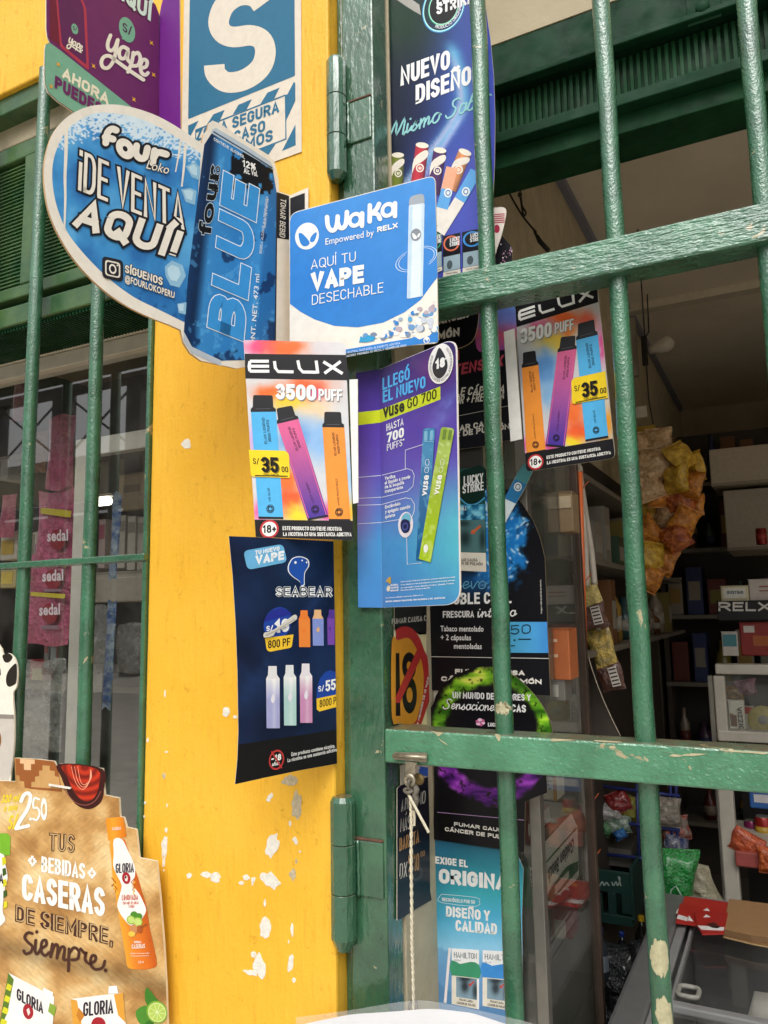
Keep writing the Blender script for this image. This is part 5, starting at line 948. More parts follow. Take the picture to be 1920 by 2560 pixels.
s = Sign('splash_card', 'black card with pale pink splashes tucked behind the upper gate rail', 'sign', Pl((0, .087, 0)), C4, k=1.1); s.panel([(60, 1540), (85, 1420), (125, 1355), (185, 1425), (190, 1660), (60, 1660)], '0E0B12', .0015, 'B4A488'); s.part = 'splash'
rb = random.Random(4)
for k in range(26): x = rb.uniform(115, 184); y = 1500-(x-115)*.9+rb.gauss(0, 26); (s.ell((x, y), (rb.uniform(1.5, 5), 0), (0, rb.uniform(1.5, 6)), rb.choice(['B48CA0', '8C5C78', 'D8C4CC']), 1, 8) if 1400 < y < 1640 else None)
s.done()
# black capsule card between the two bars
s = Sign('capsule_card', 'black card with red lettering and a blue pink disc under the upper gate rail', 'sign', Pl((0, YD+.003, 0)), D1, k=1.25, rough=.3)
s.panel([(40, 420), (772, 300), (772, 1462), (640, 1482), (490, 1520), (40, 1575)], '14151C', .002); s.part = 'disc_picture'
s.paint(smooth_closed([(600, 345), (680, 340), (745, 390), (768, 480), (768, 640), (740, 730), (640, 752), (470, 760), (440, 600), (460, 430)], 4), lambda x, y: lerp(grad((y-340)/400, [(0, '4A84C0'), (.45, '6A6CA8'), (.7, 'C04C58'), (1, 'B04A8C')]), rgb('3A3C78'), fbm(x*.015, y*.015)*.5), 18, 20, L=1, name='disc_picture')
s.part = 'inner_card'; s.poly(rnd([(30, 440), (470, 340), (468, 500), (440, 640), (380, 710), (280, 745), (30, 800)], [0, 0, 30, 40, 40, 30, 0]), '0C0D12', 2); s.line(smooth_open([(470, 360), (468, 500), (440, 640), (385, 706), (280, 748)], 4), 6, 'A8946C', 3)
s.part = 'lettering'
s.text('CÁNCER', (95, 560), (388, 488), (0, -72), 'CFCBC4', 4, .07); s.text('PULMÓN', (-20, 705), (316, 635), (0, -66), 'CFCBC4', 4, .07)
s.text('I', (300, 830), (340, 820), (0, -75), 'A83A48', 3, .04); s.text('EXTENSE X', (140, 985), (660, 878), (10, -92), 'B04656', 3, .04); s.text('DOBLE CÁPSULA', (150, 1125), (670, 1092), (8, -66), 'DAD6CE', 3, .03, .1); s.text('SABOR + FRESCURA', (180, 1198), (668, 1138), (8, -66), 'DAD6CE', 3, .03, .1)
s.line([(310, 1275), (705, 1195)], 4, 'B8B4AC', 3, False); s.text('FUMAR CAUSA', (180, 1420), (640, 1340), (0, -46), 'CFCBC4', 3, .05); s.text('CÁNCER DE PULMÓN', (60, 1480), (715, 1380), (0, -46), 'CFCBC4', 3, .05); s.done()
# menthol card
s = Sign('menthol_card', 'black arched card with a blue splash and stick between the gate bars', 'sign', Pl((0, YD, 0)), D2, k=1.25, rough=.28)
out = [(372, 1250), (560, 700), (640, 252), (860, 228), (1000, 400), (1050, 420), (1100, 448), (1200, 558), (1290, 700), (1350, 850), (1390, 1020), (1412, 1580), (1428, 2000), (1438, 2208), (375, 2160)]
s.panel(out, '131317', .002, 'B4A07C')
def f_mn(x, y):
    c = np.tile(rgb('131318'), (len(x), 1)); d = np.hypot((x-960)/300, (y-860)/430)+(fbm(x*.02, y*.02)-.5)*.75; c = lerp(c, rgb('1C6FB8'), np.clip((1.05-d)*3.5, 0, 1)); c = lerp(c, rgb('58A8DC'), np.where(fbm(x*.035, y*.035+4) > .6, .6, 0)*(d < .9)); c = lerp(c, rgb('C4DEEC'), np.where(fbm(x*.06+5, y*.06) > .68, .8, 0)*(d < .95))
    return lerp(c, rgb('1A4E86'), np.exp(-((y-1240)/110)**2-((x-760)/190)**2)*.8)
s.paint(out, f_mn, 64, 110)
s.part = 'pack_picture'; s.poly([(640, 252), (868, 228), (888, 1140), (655, 1128)], '1E4A48', 2); s.poly(smooth_closed([(650, 300), (740, 245), (860, 235), (866, 480), (780, 555), (700, 545), (652, 480)], 4), '122A24', 2.4); s.line(smooth_open([(655, 500), (720, 555), (800, 550), (868, 500)], 4), 10, '4A9CC8', 3)
s.text('LUCKY', (688, 392), (858, 362), (0, -78), WL, 4, .05); s.text('STRIKE', (678, 465), (862, 432), (0, -72), WL, 4, .05); s.text('CHILL', (640, 610), (715, 606), (0, -34), 'CFE0E4', 4, .02)
s.paint([(655, 560), (868, 555), (870, 690), (655, 690)], lambda x, y: grad(fbm(x*.03, y*.03), [(.3, '123C5C'), (.5, '2C7CA8'), (.7, '7CC0D8')]), 16, 10, L=3, name='pack_picture')
s.paint([(655, 692), (872, 688), (878, 974), (655, 968)], lambda x, y: lerp(np.tile(rgb('4E7478'), (len(x), 1)), rgb('1E2E30'), np.clip(np.exp(-((x-700)/45)**2-((y-850)/70)**2)+np.exp(-((x-690)/50)**2-((y-720)/25)**2)+np.exp(-((x-850)/25)**2-((y-860)/90)**2), 0, .85)), 14, 16, L=3, name='pack_picture')
s.poly([(828, 732), (842, 748), (782, 800), (790, 812), (748, 812), (762, 770), (772, 782)], 'C0603C', 4); s.poly([(655, 970), (880, 976), (884, 1140), (655, 1128)], 'D8D2C6', 3.5); s.text('FUMAR CAUSA', (622, 1048), (808, 1050), (0, -26), '2A2826', 5, .01); s.text('CÁNCER DE PULMÓN', (585, 1072), (852, 1086), (0, -26), '2A2826', 5, .01)
s.part = 'script_lettering'; scr('Nuevo', (480, 1285), (885, 1285), (14, -88), '5C98B8', 9, 3)
s.part = 'lettering'
s.text('DOUBLE COOL', (470, 1425), (1102, 1410), (0, -100), WL, 3, .04); s.text('FRESCURA', (508, 1537), (778, 1533), (0, -58), WL, 3, .035); s.part = 'script_lettering'; scr('intensa', (805, 1532), (1142, 1520), (10, -66), WL, 11, 3); s.part = 'lettering'
s.text('Tabaco mentolado', (488, 1652), (860, 1655), (0, -46), WL, 3, .02); s.text('+ 2 cápsulas', (490, 1728), (752, 1730), (0, -46), WL, 3, .02); s.text('mentoladas', (604, 1803), (845, 1806), (0, -46), WL, 3, .02); s.text('Imagen referencial del producto.', (1366, 1500), (1358, 1205), (-14, 0), 'C8C4BC', 3, .01)
s.part = 'price_sticker'; s.paint([(1040, 1572), (1408, 1572), (1420, 1840), (1040, 1838)], lambda x, y: grad((x-1080)/340, [(0, '4AA0C8'), (.6, '4C9CD4'), (1, '3E84C8')]), 6, 4, L=2, name='price_sticker')
s.text('750', (1000, 1690), (1268, 1672), (0, -82), '1E2A3C', 4, .0); s.line([(1165, 1722), (1265, 1722)], 10, '1E2A3C', 4); s.ell((1127, 1730), (9, 0), (0, 9), '1E2A3C', 4); s.line([(1075, 1782), (1128, 1776)], 9, '1E2A3C', 4)
s.part = 'rule'; s.line([(380, 1872), (1424, 1888)], 5, 'D8D4CC', 3, False); s.crop = E1; s.part = 'lettering'; s.text('FUMAR CAUSA', (425, 282), (1186, 300), (0, -54), 'DAD6CE', 3, .075); s.text('CÁNCER DE PULMÓN', (275, 362), (1370, 395), (0, -54), 'DAD6CE', 3, .075)
s.done()
st = Sign('blue_stick_card', 'blue and white printed tobacco stick card leaning out of the black arched card', 'sign', Pl((0, YD-.004, 0)), D2, k=1.2, rough=.25)
st.panel([(1150, 290), (1210, 200), (1285, 270), (1215, 420), (1110, 600), (1030, 750), (1000, 760), (1000, 620), (1040, 510)], 'CFDCE4', .0015); st.part = 'band'; st.poly([(1150, 290), (1210, 200), (1285, 270), (1232, 385), (1130, 335)], '4E8C94', 1); st.poly([(1130, 335), (1232, 385), (1140, 550), (1040, 505)], '2E74A8', 1); st.ell((1157, 405), (34, 4), (-4, 38), 'D8E6EC', 2); st.ring((1157, 405), (22, 3), (-3, 26), .7, '22628C', 3); st.done()
# ring card: green above, purple below
s = Sign('flavour_ring_card', 'black card with a splashing green and purple ring behind the lower gate rail', 'sign', Pl((0, YD-.007, 0)), (0, 0, 1), k=1.25, rough=.25)
out = smooth_closed([(1083, 1830), (1084, 1757), (1105, 1716), (1140, 1688), (1190, 1669), (1240, 1669), (1290, 1692), (1340, 1742), (1370, 1792), (1381, 1830), (1379, 1895), (1366, 1943), (1342, 1980)], 3)[:-3]+[(1313, 2003), (1311, 2131), (1200, 2116), (1082, 2098), (1086, 1980)]
s.panel(out, '121216', .0018, 'B4A07C')
def f_ring(x, y):
    c = np.tile(rgb('121115'), (len(x), 1)); d = np.hypot((x-1228)/150, (y-1840)/168); n = fbm(x*.05, y*.05); n2 = fbm(x*.016+3, y*.05, 3); ring_ = np.clip(1-np.abs(d-.9+(n-.5)*.14)/.15, 0, 1)
    g = grad(n2, [(.25, '2C5A14'), (.45, '5C9422'), (.6, '8EC42C'), (.75, 'D8E060')]); pu = grad(n2, [(.25, '3A1458'), (.45, '8A34A8'), (.6, 'B45CD0'), (.75, 'E8B4EC')])
    col_ = lerp(g, pu, np.where(y > 1860, 1, 0)); c = lerp(c, col_, np.clip(ring_*2.2, 0, 1)); return lerp(c, rgb('15140C'), np.where((fbm(x*.11, y*.11) > .66) & (d > .7), .8, 0))
s.paint(out, f_ring, 90, 130)
s.crop = E1; s.part = 'lettering'; s.text('UN MUNDO DE SABORES Y', (398, 548), (1252, 578), (0, -72), WL, 3, .04); s.part = 'script_lettering'; scr('Sensaciones', (292, 662), (905, 690), (16, -82), WL, 11, 3); s.part = 'lettering'; s.text('ÚNICAS', (905, 690), (1200, 705), (0, -84), WL, 3, .045); s.text('LUCKY', (785, 855), (910, 860), (0, -40), WL, 3, .05); s.part = 'flower_picture'
for k in range(6): a = R(60*k+20); s.ell((702+30*math.cos(a), 810+26*math.sin(a)), (24, 0), (0, 18), 'B85C8C' if k % 2 else 'E0B8CC', 2+k*.1, 12)
s.crop = D7; s.part = 'lettering'; s.text('FUMAR CAUSA', (893, 715), (1230, 760), (0, -24), 'DAD6CE', 3, .06); s.text('CÁNCER DE PULMÓN', (835, 748), (1290, 812), (0, -26), 'DAD6CE', 3, .06); s.part = 'rule'; s.line([(787, 630), (1333, 680)], 3, 'C8A0D0', 3, False); s.done()
# teal card
s = Sign('teal_pack_card', 'teal and blue card with two printed cigarette packs at the bottom of the gate', 'sign', Pl((0, YD-.003, 0)), D7, k=1.2, rough=.3)
out = [(746, 803), (950, 822), (1150, 848), (1240, 880), (1300, 918), (1328, 985), (1326, 1040), (1318, 1290), (1330, 2100), (722, 2100)]
s.panel(out, '3E8CA8', .002, 'D8E0E4')
def f_tl(x, y):
    v = (y-800)/1150; c = grad(v, [(0, '2A5E78'), (.12, '2E7A8C'), (.3, '3CA0AC'), (.42, '4EA6C8'), (.6, '8AC0DC'), (.72, '6A9AC4'), (1, '5A86B4')]); c = lerp(c, rgb('2C6C90'), np.clip((930-x)/220, 0, .6)*np.clip(1-v*1.4, 0, 1))
    k = y-(1330+150*np.sin((x-640)/260)); c = lerp(c, rgb('5C8CB8'), np.where((k > 60) & (x < 960), .55, 0)); return lerp(c, rgb('48749E'), np.where((k > 260+.3*(x-700)), .5, 0))
s.paint(out, f_tl, 44, 70)
s.part = 'lettering'
s.text('EXIGE EL', (775, 952), (980, 978), (0, -46), WL, 3, .055); s.text('ORIGINAL', (797, 1075), (1290, 1130), (0, -92), WL, 3, .06, h1=(0, -100)); s.text('RECONÓCELO POR SU', (817, 1188), (1024, 1206), (0, -22), WL, 3, .03); s.text('DISEÑO Y', (842, 1285), (1118, 1315), (0, -66), WL, 3, .055); s.text('CALIDAD', (902, 1375), (1163, 1400), (0, -70), WL, 3, .055)
s.part = 'pill_outline'; s.line(smooth_open([(815, 1145), (1030, 1165), (1052, 1190), (1030, 1222), (815, 1198), (794, 1172), (815, 1145)], 2), 3, 'CFE0E8', 3, False)
for (x, w, cb, nm2) in ((878, 172, '3E8C68', 'FRESH'), (1072, 200, '3E86C8', 'BLUE')):
    s.part = 'pack_picture'; y = 1485+(x-878)*.06; s.poly([(x, y), (x+w, y+10), (x+w, y+385), (x, y+350)], 'E4E6E8', 3); s.poly(smooth_closed([(x, y+75), (x+w*.3, y+98), (x+w*.7, y+85), (x+w, y+105), (x+w, y+190), (x, y+172)], 2), cb, 3.5); s.text('HAMILTON', (x+14, y+58), (x+w*.92, y+68), (0, -36), '3A4A54', 5, -.01); s.text(nm2, (x+16, y+80), (x+55, y+82), (0, -10), '5A6A74', 5, 0)
    s.poly([(x+2, y+170), (x+w-12, y+188), (x+w-10, y+382), (x+2, y+348)], 'D8D2C4', 4); s.paint([(x+28, y+178), (x+w-14, y+192), (x+w-14, y+325), (x+28, y+305)], lambda x_, y_: lerp(np.tile(rgb('7E98A8'), (len(x_), 1)), rgb('20262A'), np.clip(np.exp(-((x_-x-82)/24)**2-((y_-y-240)/38)**2)+np.exp(-((x_-x-85)/40)**2-((y_-y-190)/16)**2)+np.exp(-((x_-x-148)/16)**2-((y_-y-270)/50)**2), 0, .85)), 12, 14, L=5, name='pack_picture')
    s.poly([(x+138, y+205), (x+144, y+212), (x+122, y+230), (x+126, y+238), (x+106, y+236), (x+112, y+220), (x+117, y+224)], 'C03C34', 6); s.text('FUMAR CAUSA', (x+48, y+328), (x+132, y+342), (0, -14), '2A2826', 6, .02); s.text('CÁNCER DE PULMÓN', (x+32, y+348), (x+150, y+368), (0, -14), '2A2826', 6, .02)
s.part = 'cigarette_picture'; s.poly([(858, 1482), (874, 1484), (845, 1830), (828, 1826)], 'E0D8D8', 3); s.poly([(752, 1510), (762, 1510), (760, 1690), (750, 1690)], 'B8C8D8', 3); s.done()
# cards on the partition wall (seen along the wall)
PW = Pl((-.5272, 0, 0), 90)
s = Sign('age_limit_sign', 'orange and red no under 18 sign on the partition wall', 'sign', PW, E2, k=1.2, rough=.4)
s.panel([(100, 430), (150, 420), (590, 520), (598, 1915), (100, 1900)], 'DCCFA4', .0012); s.part = 'red_ring'; cx, cy = 250, 1150
s.poly([(120, 460), (200, 412), (280, 402), (360, 430), (440, 500), (500, 610), (560, 780), (605, 870), (622, 1000), (632, 1250), (634, 1560), (590, 1680), (540, 1830), (510, 1910), (120, 1890)], 'B03030', 1); s.poly(smooth_closed([(60, 640), (150, 620), (280, 582), (360, 620), (445, 765), (510, 920), (545, 1120), (548, 1280), (535, 1500), (480, 1700), (400, 1895), (180, 1890), (60, 1800)], 3), 'CC8C2C', 2)
s.part = 'numeral'; s.ring((325, 1015), (108, 0), (0, 212), .34, '141214', 3); s.ring((332, 1460), (112, 0), (0, 282), .42, '141214', 3.2); s.poly([(120, 815), (175, 815), (192, 1780), (120, 1780)], '141214', 3); s.part = 'red_bar'; s.poly([(445, 770), (520, 860), (180, 1580), (120, 1580), (120, 1480)], 'B03030', 5); s.part = 'lettering'; s.text('A MENORES DE 18 AÑOS', (440, 1910), (608, 1180), (28, 6), 'E4DED4', 6, .05); s.done()
s = Sign('warning_strip', 'black smoking warning strip above the orange age sign on the partition wall', 'sign', PW, E2, k=1.2); s.panel([(100, 60), (596, 40), (592, 525), (470, 535), (440, 500), (100, 470)], '1A1C1C', .0012); s.text('FUMAR CAUSA C', (60, 372), (590, 318), (0, -82), 'CFCBC4', 3, .0); s.done()
s = Sign('dark_price_poster', 'dark price poster with gold lettering low on the partition wall', 'sign', Pl((-.5268, 0, 0), 90), E3, k=1.2, rough=.35)
s.panel([(60, 420), (100, 385), (415, 285), (430, 700), (440, 1600), (458, 1705), (300, 1795), (130, 1905), (60, 1940)], '1B1E2A', .001); s.part = 'blue_top'; s.poly([(310, 200), (415, 175), (415, 280), (318, 262)], '2C5CB0', 1)
s.part = 'lettering'; s.text('A PRECIO', (105, 690), (285, 610), (6, -140), 'D8D4CC', 3, .0); s.text('MO', (288, 615), (384, 590), (6, -150), 'D8D4CC', 3, .0); s.text('MÁS', (95, 925), (205, 885), (6, -160), 'D8D4CC', 3, .0); s.text('BARATA.', (85, 1145), (330, 1035), (0, -150), 'B88C5C', 3, .05); s.text('S/10', (185, 1390), (312, 1362), (0, -200), 'B88C5C', 3, .03); s.text('.00', (318, 1215), (378, 1195), (0, -65), 'B88C5C', 3, .02); s.text('DX', (85, 1465), (172, 1435), (6, -175), 'D8D4CC', 3, .0); s.part = 'grey_mark'; s.ring((270, 1400), (88, -10), (0, 90), .55, '3A3C44', 2); s.done()
# upper strip of white and blue paper behind the clip
s = Sign('small_blue_notice', 'small white and blue notice behind the bulldog clip on the partition wall', 'notice', Pl((-.5274, 0, 0), 90), E3, k=1.1); s.panel([(95, 150), (414, 165), (412, 300), (100, 400)], 'CFC8BA', .0008); s.part = 'blue_print'; s.poly([(320, 165), (413, 178), (412, 250), (330, 225)], '2C5CB0', 1); s.done()
# ================================================================ clip, string and sleeve
cl = thing('bulldog_clip', 'rusty steel bulldog clip gripping the lower gate rail', 'clip', P(1025, 1960, .012))
M_STEEL = solid('B7AD98', 1, .35, metal=.75, var=.55, nscale=150)
def eq(x, y, Y=.012): return P(E3[0]+x*E3[2], E3[1]+y*E3[2], Y)
mb = MB()
jaw = [(14, 4), (398, 12), (392, 122), (10, 78)]
mb.slab([eq(*p, .0125) for p in rnd([(22, 4), (398, 12), (402, 60), (394, 122), (12, 82), (10, 40)], 12)], (0, .004, 0), M_STEEL); mb.build('jaw', cl, bevel=.001)
mb = MB(); mb.tube([eq(14, 42, .0115), eq(400, 66, .0115)], .0028, M_STEEL, 8); mb.build('jaw_roll', cl, smooth=True)
mb = MB(); mb.slab([eq(*p, .011) for p in [(148, 110), (158, 160), (150, 250), (272, 250), (268, 165), (290, 125)]], (0, .0016, 0), M_STEEL); mb.build('arm', cl)
c0 = eq(200, 330, .009); mb = MB(); seg = 24; rr = .0092
vs_ = []
for (r_, dy) in ((.0036, -.0004), (.0052, -.0018), (rr*.86, -.0012), (rr, .0), (rr, .0018)):
    for k in range(seg): t = 2*math.pi*k/seg; vs_.append((c0.x+r_*math.cos(t), c0.y+dy, c0.z+r_*1.06*math.sin(t)))
mb.add(vs_, [(i*seg+k, i*seg+(k+1) % seg, (i+1)*seg+(k+1) % seg, (i+1)*seg+k) for i in range(4) for k in range(seg)], M_STEEL); mb.build('eyelet_disc', cl, smooth=True)
c1 = eq(315, 310, .03); mb = MB(); mb.lathe((c1.x, c1.y, c1.z), [(0, .008), (.002, .0085), (.004, .006)], solid('8A7448', 1, .5, metal=.5, var=.5, nscale=120), 18, (0, -1, 0)); mb.build('rear_disc', cl, smooth=True)
stg = thing('white_string', 'twisted white string hanging from the bulldog clip down to the plastic sleeve', 'string', P(1035, 2500, .0))
M_STR = solid('D6CDB4', 1, .8, var=.7, nscale=300)
def strand(path, r, ph=None, amp=0, tw=9, n=110, mat=None, name='strand'):
    q = smooth_open([Vector(p) for p in path], 8); L = len(q); pts = []
    for i in range(n):
        f = i/(n-1)*(L-1); k = min(int(f), L-2); p = Vector(q[k]).lerp(Vector(q[k+1]), f-k)
        if amp: a = ph+f/(L-1)*2*math.pi*tw; p = p+Vector((math.cos(a)*amp, math.sin(a)*amp, 0))
        pts.append(p)
    mb = MB(); mb.tube(pts, r, mat or M_STR, 7); mb.build(name, stg, smooth=True)
main = [eq(215, 520, .008), eq(222, 800, .004), eq(222, 1300, .0), eq(228, 1800, -.004), eq(232, 2212, -.008), P(1033, 2440, -.012), P(1035, 2545, -.016)]
for k in range(2): strand(main, .0016, k*math.pi, .0011, 16, name='twisted_strand')
strand([eq(185, 480, .004), eq(270, 640, .002), eq(425, 930, .0)], .0021, name='loose_end'); strand([eq(250, 640, .008), eq(258, 760, .007), eq(256, 850, .006)], .0019, name='loose_end'); strand([eq(195, 470, .006), eq(215, 640, .006), eq(240, 700, .006)], .0014, name='loose_end')
M_CORD = solid('6E675A', 1, .7, var=.6, nscale=200)
strand([eq(205, 325, .006), eq(190, 350, .004), eq(185, 400, .004), eq(200, 450, .006)], .0021, mat=M_CORD, name='knot_cord'); strand([eq(140, 445, .006), eq(175, 470, .002), eq(225, 460, .004), eq(228, 440, .01), eq(170, 425, .006), eq(140, 440, .006)], .0024, mat=M_CORD, name='knot_cord')
strand([eq(262, 400, .014), eq(285, 440, .01), eq(262, 500, .008), eq(280, 560, .008), eq(262, 620, .008), eq(262, 660, .008)], .0042, mat=M_CORD, name='wrapped_cord')
strand([P(1028, 2500, -.016), P(1022, 2530, -.02), P(1030, 2570, -.022), P(1032, 2600, -.02)], .0017, mat=M_CORD, name='tie_loop'); strand([P(1040, 2500, -.014), P(1042, 2535, -.018), P(1036, 2580, -.02)], .0017, mat=M_CORD, name='tie_loop')
sl = thing('paper_sleeve', 'white sheet in a clear plastic sleeve hanging from the string', 'paper', P(1030, 2700, -.02))
def curve_sheet(xs, yt, yb, Yf, mat, name, sub=24):
    mb = MB(); vs = []
    for i in range(sub+1):
        u = i/sub; x = xs[0]+(xs[1]-xs[0])*u; y = np.interp(x, [p[0] for p in yt], [p[1] for p in yt])
        a = P(x, float(y), Yf(u)); b = P(x, yb, Yf(u)); vs += [a, b]
    mb.add(vs, [(2*i, 2*i+2, 2*i+3, 2*i+1) for i in range(sub)], mat); mb.build(name, sl, smooth=True)
yt = [(740, 2543), (800, 2536), (880, 2525), (960, 2511), (1010, 2503), (1060, 2500), (1100, 2506), (1180, 2522), (1280, 2545), (1360, 2566)]
Yf = lambda u: -.02-.012*math.sin(u*math.pi)
def mat_film():
    m = bpy.data.materials.new('plastic_film'); m.use_nodes = True; nt = m.node_tree; b = nt.nodes['Principled BSDF']; b.inputs['Base Color'].default_value = (.8, .82, .82, 1); b.inputs['Roughness'].default_value = .12; b.inputs['Alpha'].default_value = .22; b.inputs['Specular IOR Level'].default_value = .8
    bump(nt, b, noise(nt, 40, 4), .004); return m
M_FILM = mat_film()
curve_sheet((740, 1360), yt, 2760, lambda u: Yf(u)-.0012, M_FILM, 'clear_sleeve'); curve_sheet((745, 1350), [(x, y+17+7*math.sin(x*.02)) for x, y in yt], 2755, Yf, solid('E8E8EC', 1, .5, var=.95), 'paper_sheet')
# ================================================================ things inside the shop
def rect3(r, Y):
    x0, y0, x1, y1 = r; ym = (y0+y1)/2; xm = (x0+x1)/2
    return P(x0, ym, Y).x, P(x1, ym, Y).x, P(xm, y1, Y).z, P(xm, y0, Y).z
def carton(name, label, cat, r, Y, d, c, prints=(), texts=(), group=None, k=1.2, rot=0, rough=.5, lid=True):
    """box whose street face fills the picture rectangle r at depth Y; prints and texts in unit coordinates of that face"""
    X0, X1, Z0, Z1 = rect3(r, Y); root = thing(name, label, cat, ((X0+X1)/2, Y+d/2, Z0), group)
    mb = MB(); mb.box((X0, Y, Z0), (X1, Y+d, Z1), solid(c, k, rough, var=.85, nscale=60)); mb.build('box', root, bevel=min(.004, (X1-X0)*.06))
    if lid: mb = MB(); e = .0012; mb.box((X0-e, Y-e, Z1-(Z1-Z0)*.012), (X1+e, Y+d*.5, Z1+e), solid(c, k*.9, rough, var=.85, nscale=60)); mb.build('flap', root)
    for (u0, v0, u1, v1, cc) in prints:
        mb = MB(); mb.box((X0+(X1-X0)*u0, Y-.0016, Z1+(Z0-Z1)*v1), (X0+(X1-X0)*u1, Y-.0002, Z1+(Z0-Z1)*v0), solid(cc, k, rough, var=.85, nscale=90)); mb.build('printed_panel', root)
    for (t, u0, u1, v, h, cc) in texts:
        s = Sign('', '', '', Pl((0, Y-.0022, 0)), (0, 0, 1), k=k, parent=root); a = Vector((X0+(X1-X0)*u0, 0, 0)); s.text(t, (r[0]+(r[2]-r[0])*u0, r[1]+(r[3]-r[1])*v), (r[0]+(r[2]-r[0])*u1, r[1]+(r[3]-r[1])*v), (0, -(r[3]-r[1])*h), cc, 1, .04); s.done()
    if rot: root.rotation_euler = (0, 0, R(rot))
    return root
def bottle3(name, label, cat, px, pyb, pyt, Y, c, capc, band=None, group=None, rough=.15, squat=1):
    b = P(px, pyb, Y); t = P(px, pyt, Y); h = t.z-b.z; r = h*.15*squat; root = thing(name, label, cat, b, group)
    mb = MB(); mb.lathe(b, [(0, r*.85), (h*.03, r), (h*.55, r), (h*.68, r*.8), (h*.8, r*.38), (h*.9, r*.34)], solid(c, 1, rough, var=.9), 18); mb.build('glass_body', root, smooth=True)
    mb = MB(); mb.lathe(b+Vector((0, 0, h*.9)), [(0, r*.42), (h*.09, r*.42), (h*.1, r*.36)], solid(capc, 1, .4), 14); mb.build('cap', root, smooth=True, autos=40)
    if band: mb = MB(); mb.lathe(b+Vector((0, 0, h*.2)), [(0, r*1.015), (h*.3, r*1.015)], solid(band, 1, .5), 18); mb.build('label_band', root, smooth=True, autos=40)
    return root
def can3(name, label, px, pyb, pyt, Y, c, c2, group=None):
    b = P(px, pyb, Y); h = P(px, pyt, Y).z-b.z; r = h*.3; root = thing(name, label, 'can', b, group)
    mb = MB(); mb.lathe(b, [(0, r*.85), (h*.05, r), (h*.9, r), (h*.97, r*.85)], solid(c, 1, .3, metal=.3), 20); mb.build('can_body', root, smooth=True, autos=50)
    mb = MB(); mb.lathe(b+Vector((0, 0, h*.97)), [(0, r*.87), (h*.03, r*.87), (h*.02, r*.7)], M_STEEL, 20); mb.build('lid', root, smooth=True); mb = MB(); mb.lathe(b+Vector((0, 0, h*.3)), [(0, r*1.01), (h*.35, r*1.01)], solid(c2, 1, .4), 20); mb.build('label_band', root, smooth=True); return root
def mat_bag(c, c2, rough=.18):
    key = ('bag', c, c2, rough)
    if key not in MATS:
        m, nt, b = _new('snack_film'); f = ramp(nt, noise(nt, 55, 4, .6), [(.38, 0), (.62, 1)])
        nt.links.new(mixc(nt, f, C(c), C(c2)), b.inputs['Base Color']); b.inputs['Roughness'].default_value = rough; b.inputs['Specular IOR Level'].default_value = .7; b.inputs['Coat Weight'].default_value = .4
        bump(nt, b, noise(nt, 70, 4, .6), .012); MATS[key] = m
    return MATS[key]
def pillow(root, c, ax, ay, thick, mat, name='bag_body', seed=0, crimp=True, n=12):
    """puffed bag: two bulging faces, creased, with flat crimped ends"""
    rr = random.Random(seed); c, ax, ay = Vector(c), Vector(ax), Vector(ay); nz = ax.cross(ay).normalized(); mb = MB(); vs = []; ph = [rr.uniform(0, 6) for _ in range(4)]
    for sgn in (1, -1):
        for j in range(n+1):
            for i in range(n+1):
                u, v = i/n*2-1, j/n*2-1; e = max(0, (1-u**4)*(1-abs(v)**3)); w = 1-.12*(1-abs(v))*0-.07*math.sin(ph[0]+v*3); b = thick*e**.6*(1+.22*math.sin(ph[1]+5*u+3*v)*math.sin(ph[2]+4*v))
                vs.append(c+ax*u*w+ay*v*(1-.05*math.cos(u*3+ph[3]))+nz*b*sgn)
    m = (n+1)**2; fs = []
    for j in range(n):
        for i in range(n): a = j*(n+1)+i; fs += [(a, a+1, a+n+2, a+n+1), (m+a+n+1, m+a+n+2, m+a+1, m+a)]
    mb.add(vs, fs, mat); o = mb.build(name, root, smooth=True)
    if crimp:
        for sg in (1, -1):
            q = MB(); q.slab([c+ay*sg*.97-ax*.98, c+ay*sg*1.09-ax*1.02, c+ay*sg*1.08, c+ay*sg*1.1+ax*1.02, c+ay*sg*.97+ax*.98, c+ay*sg*.965], nz*.0008, mat); q.build('crimped_end', root)
    return o
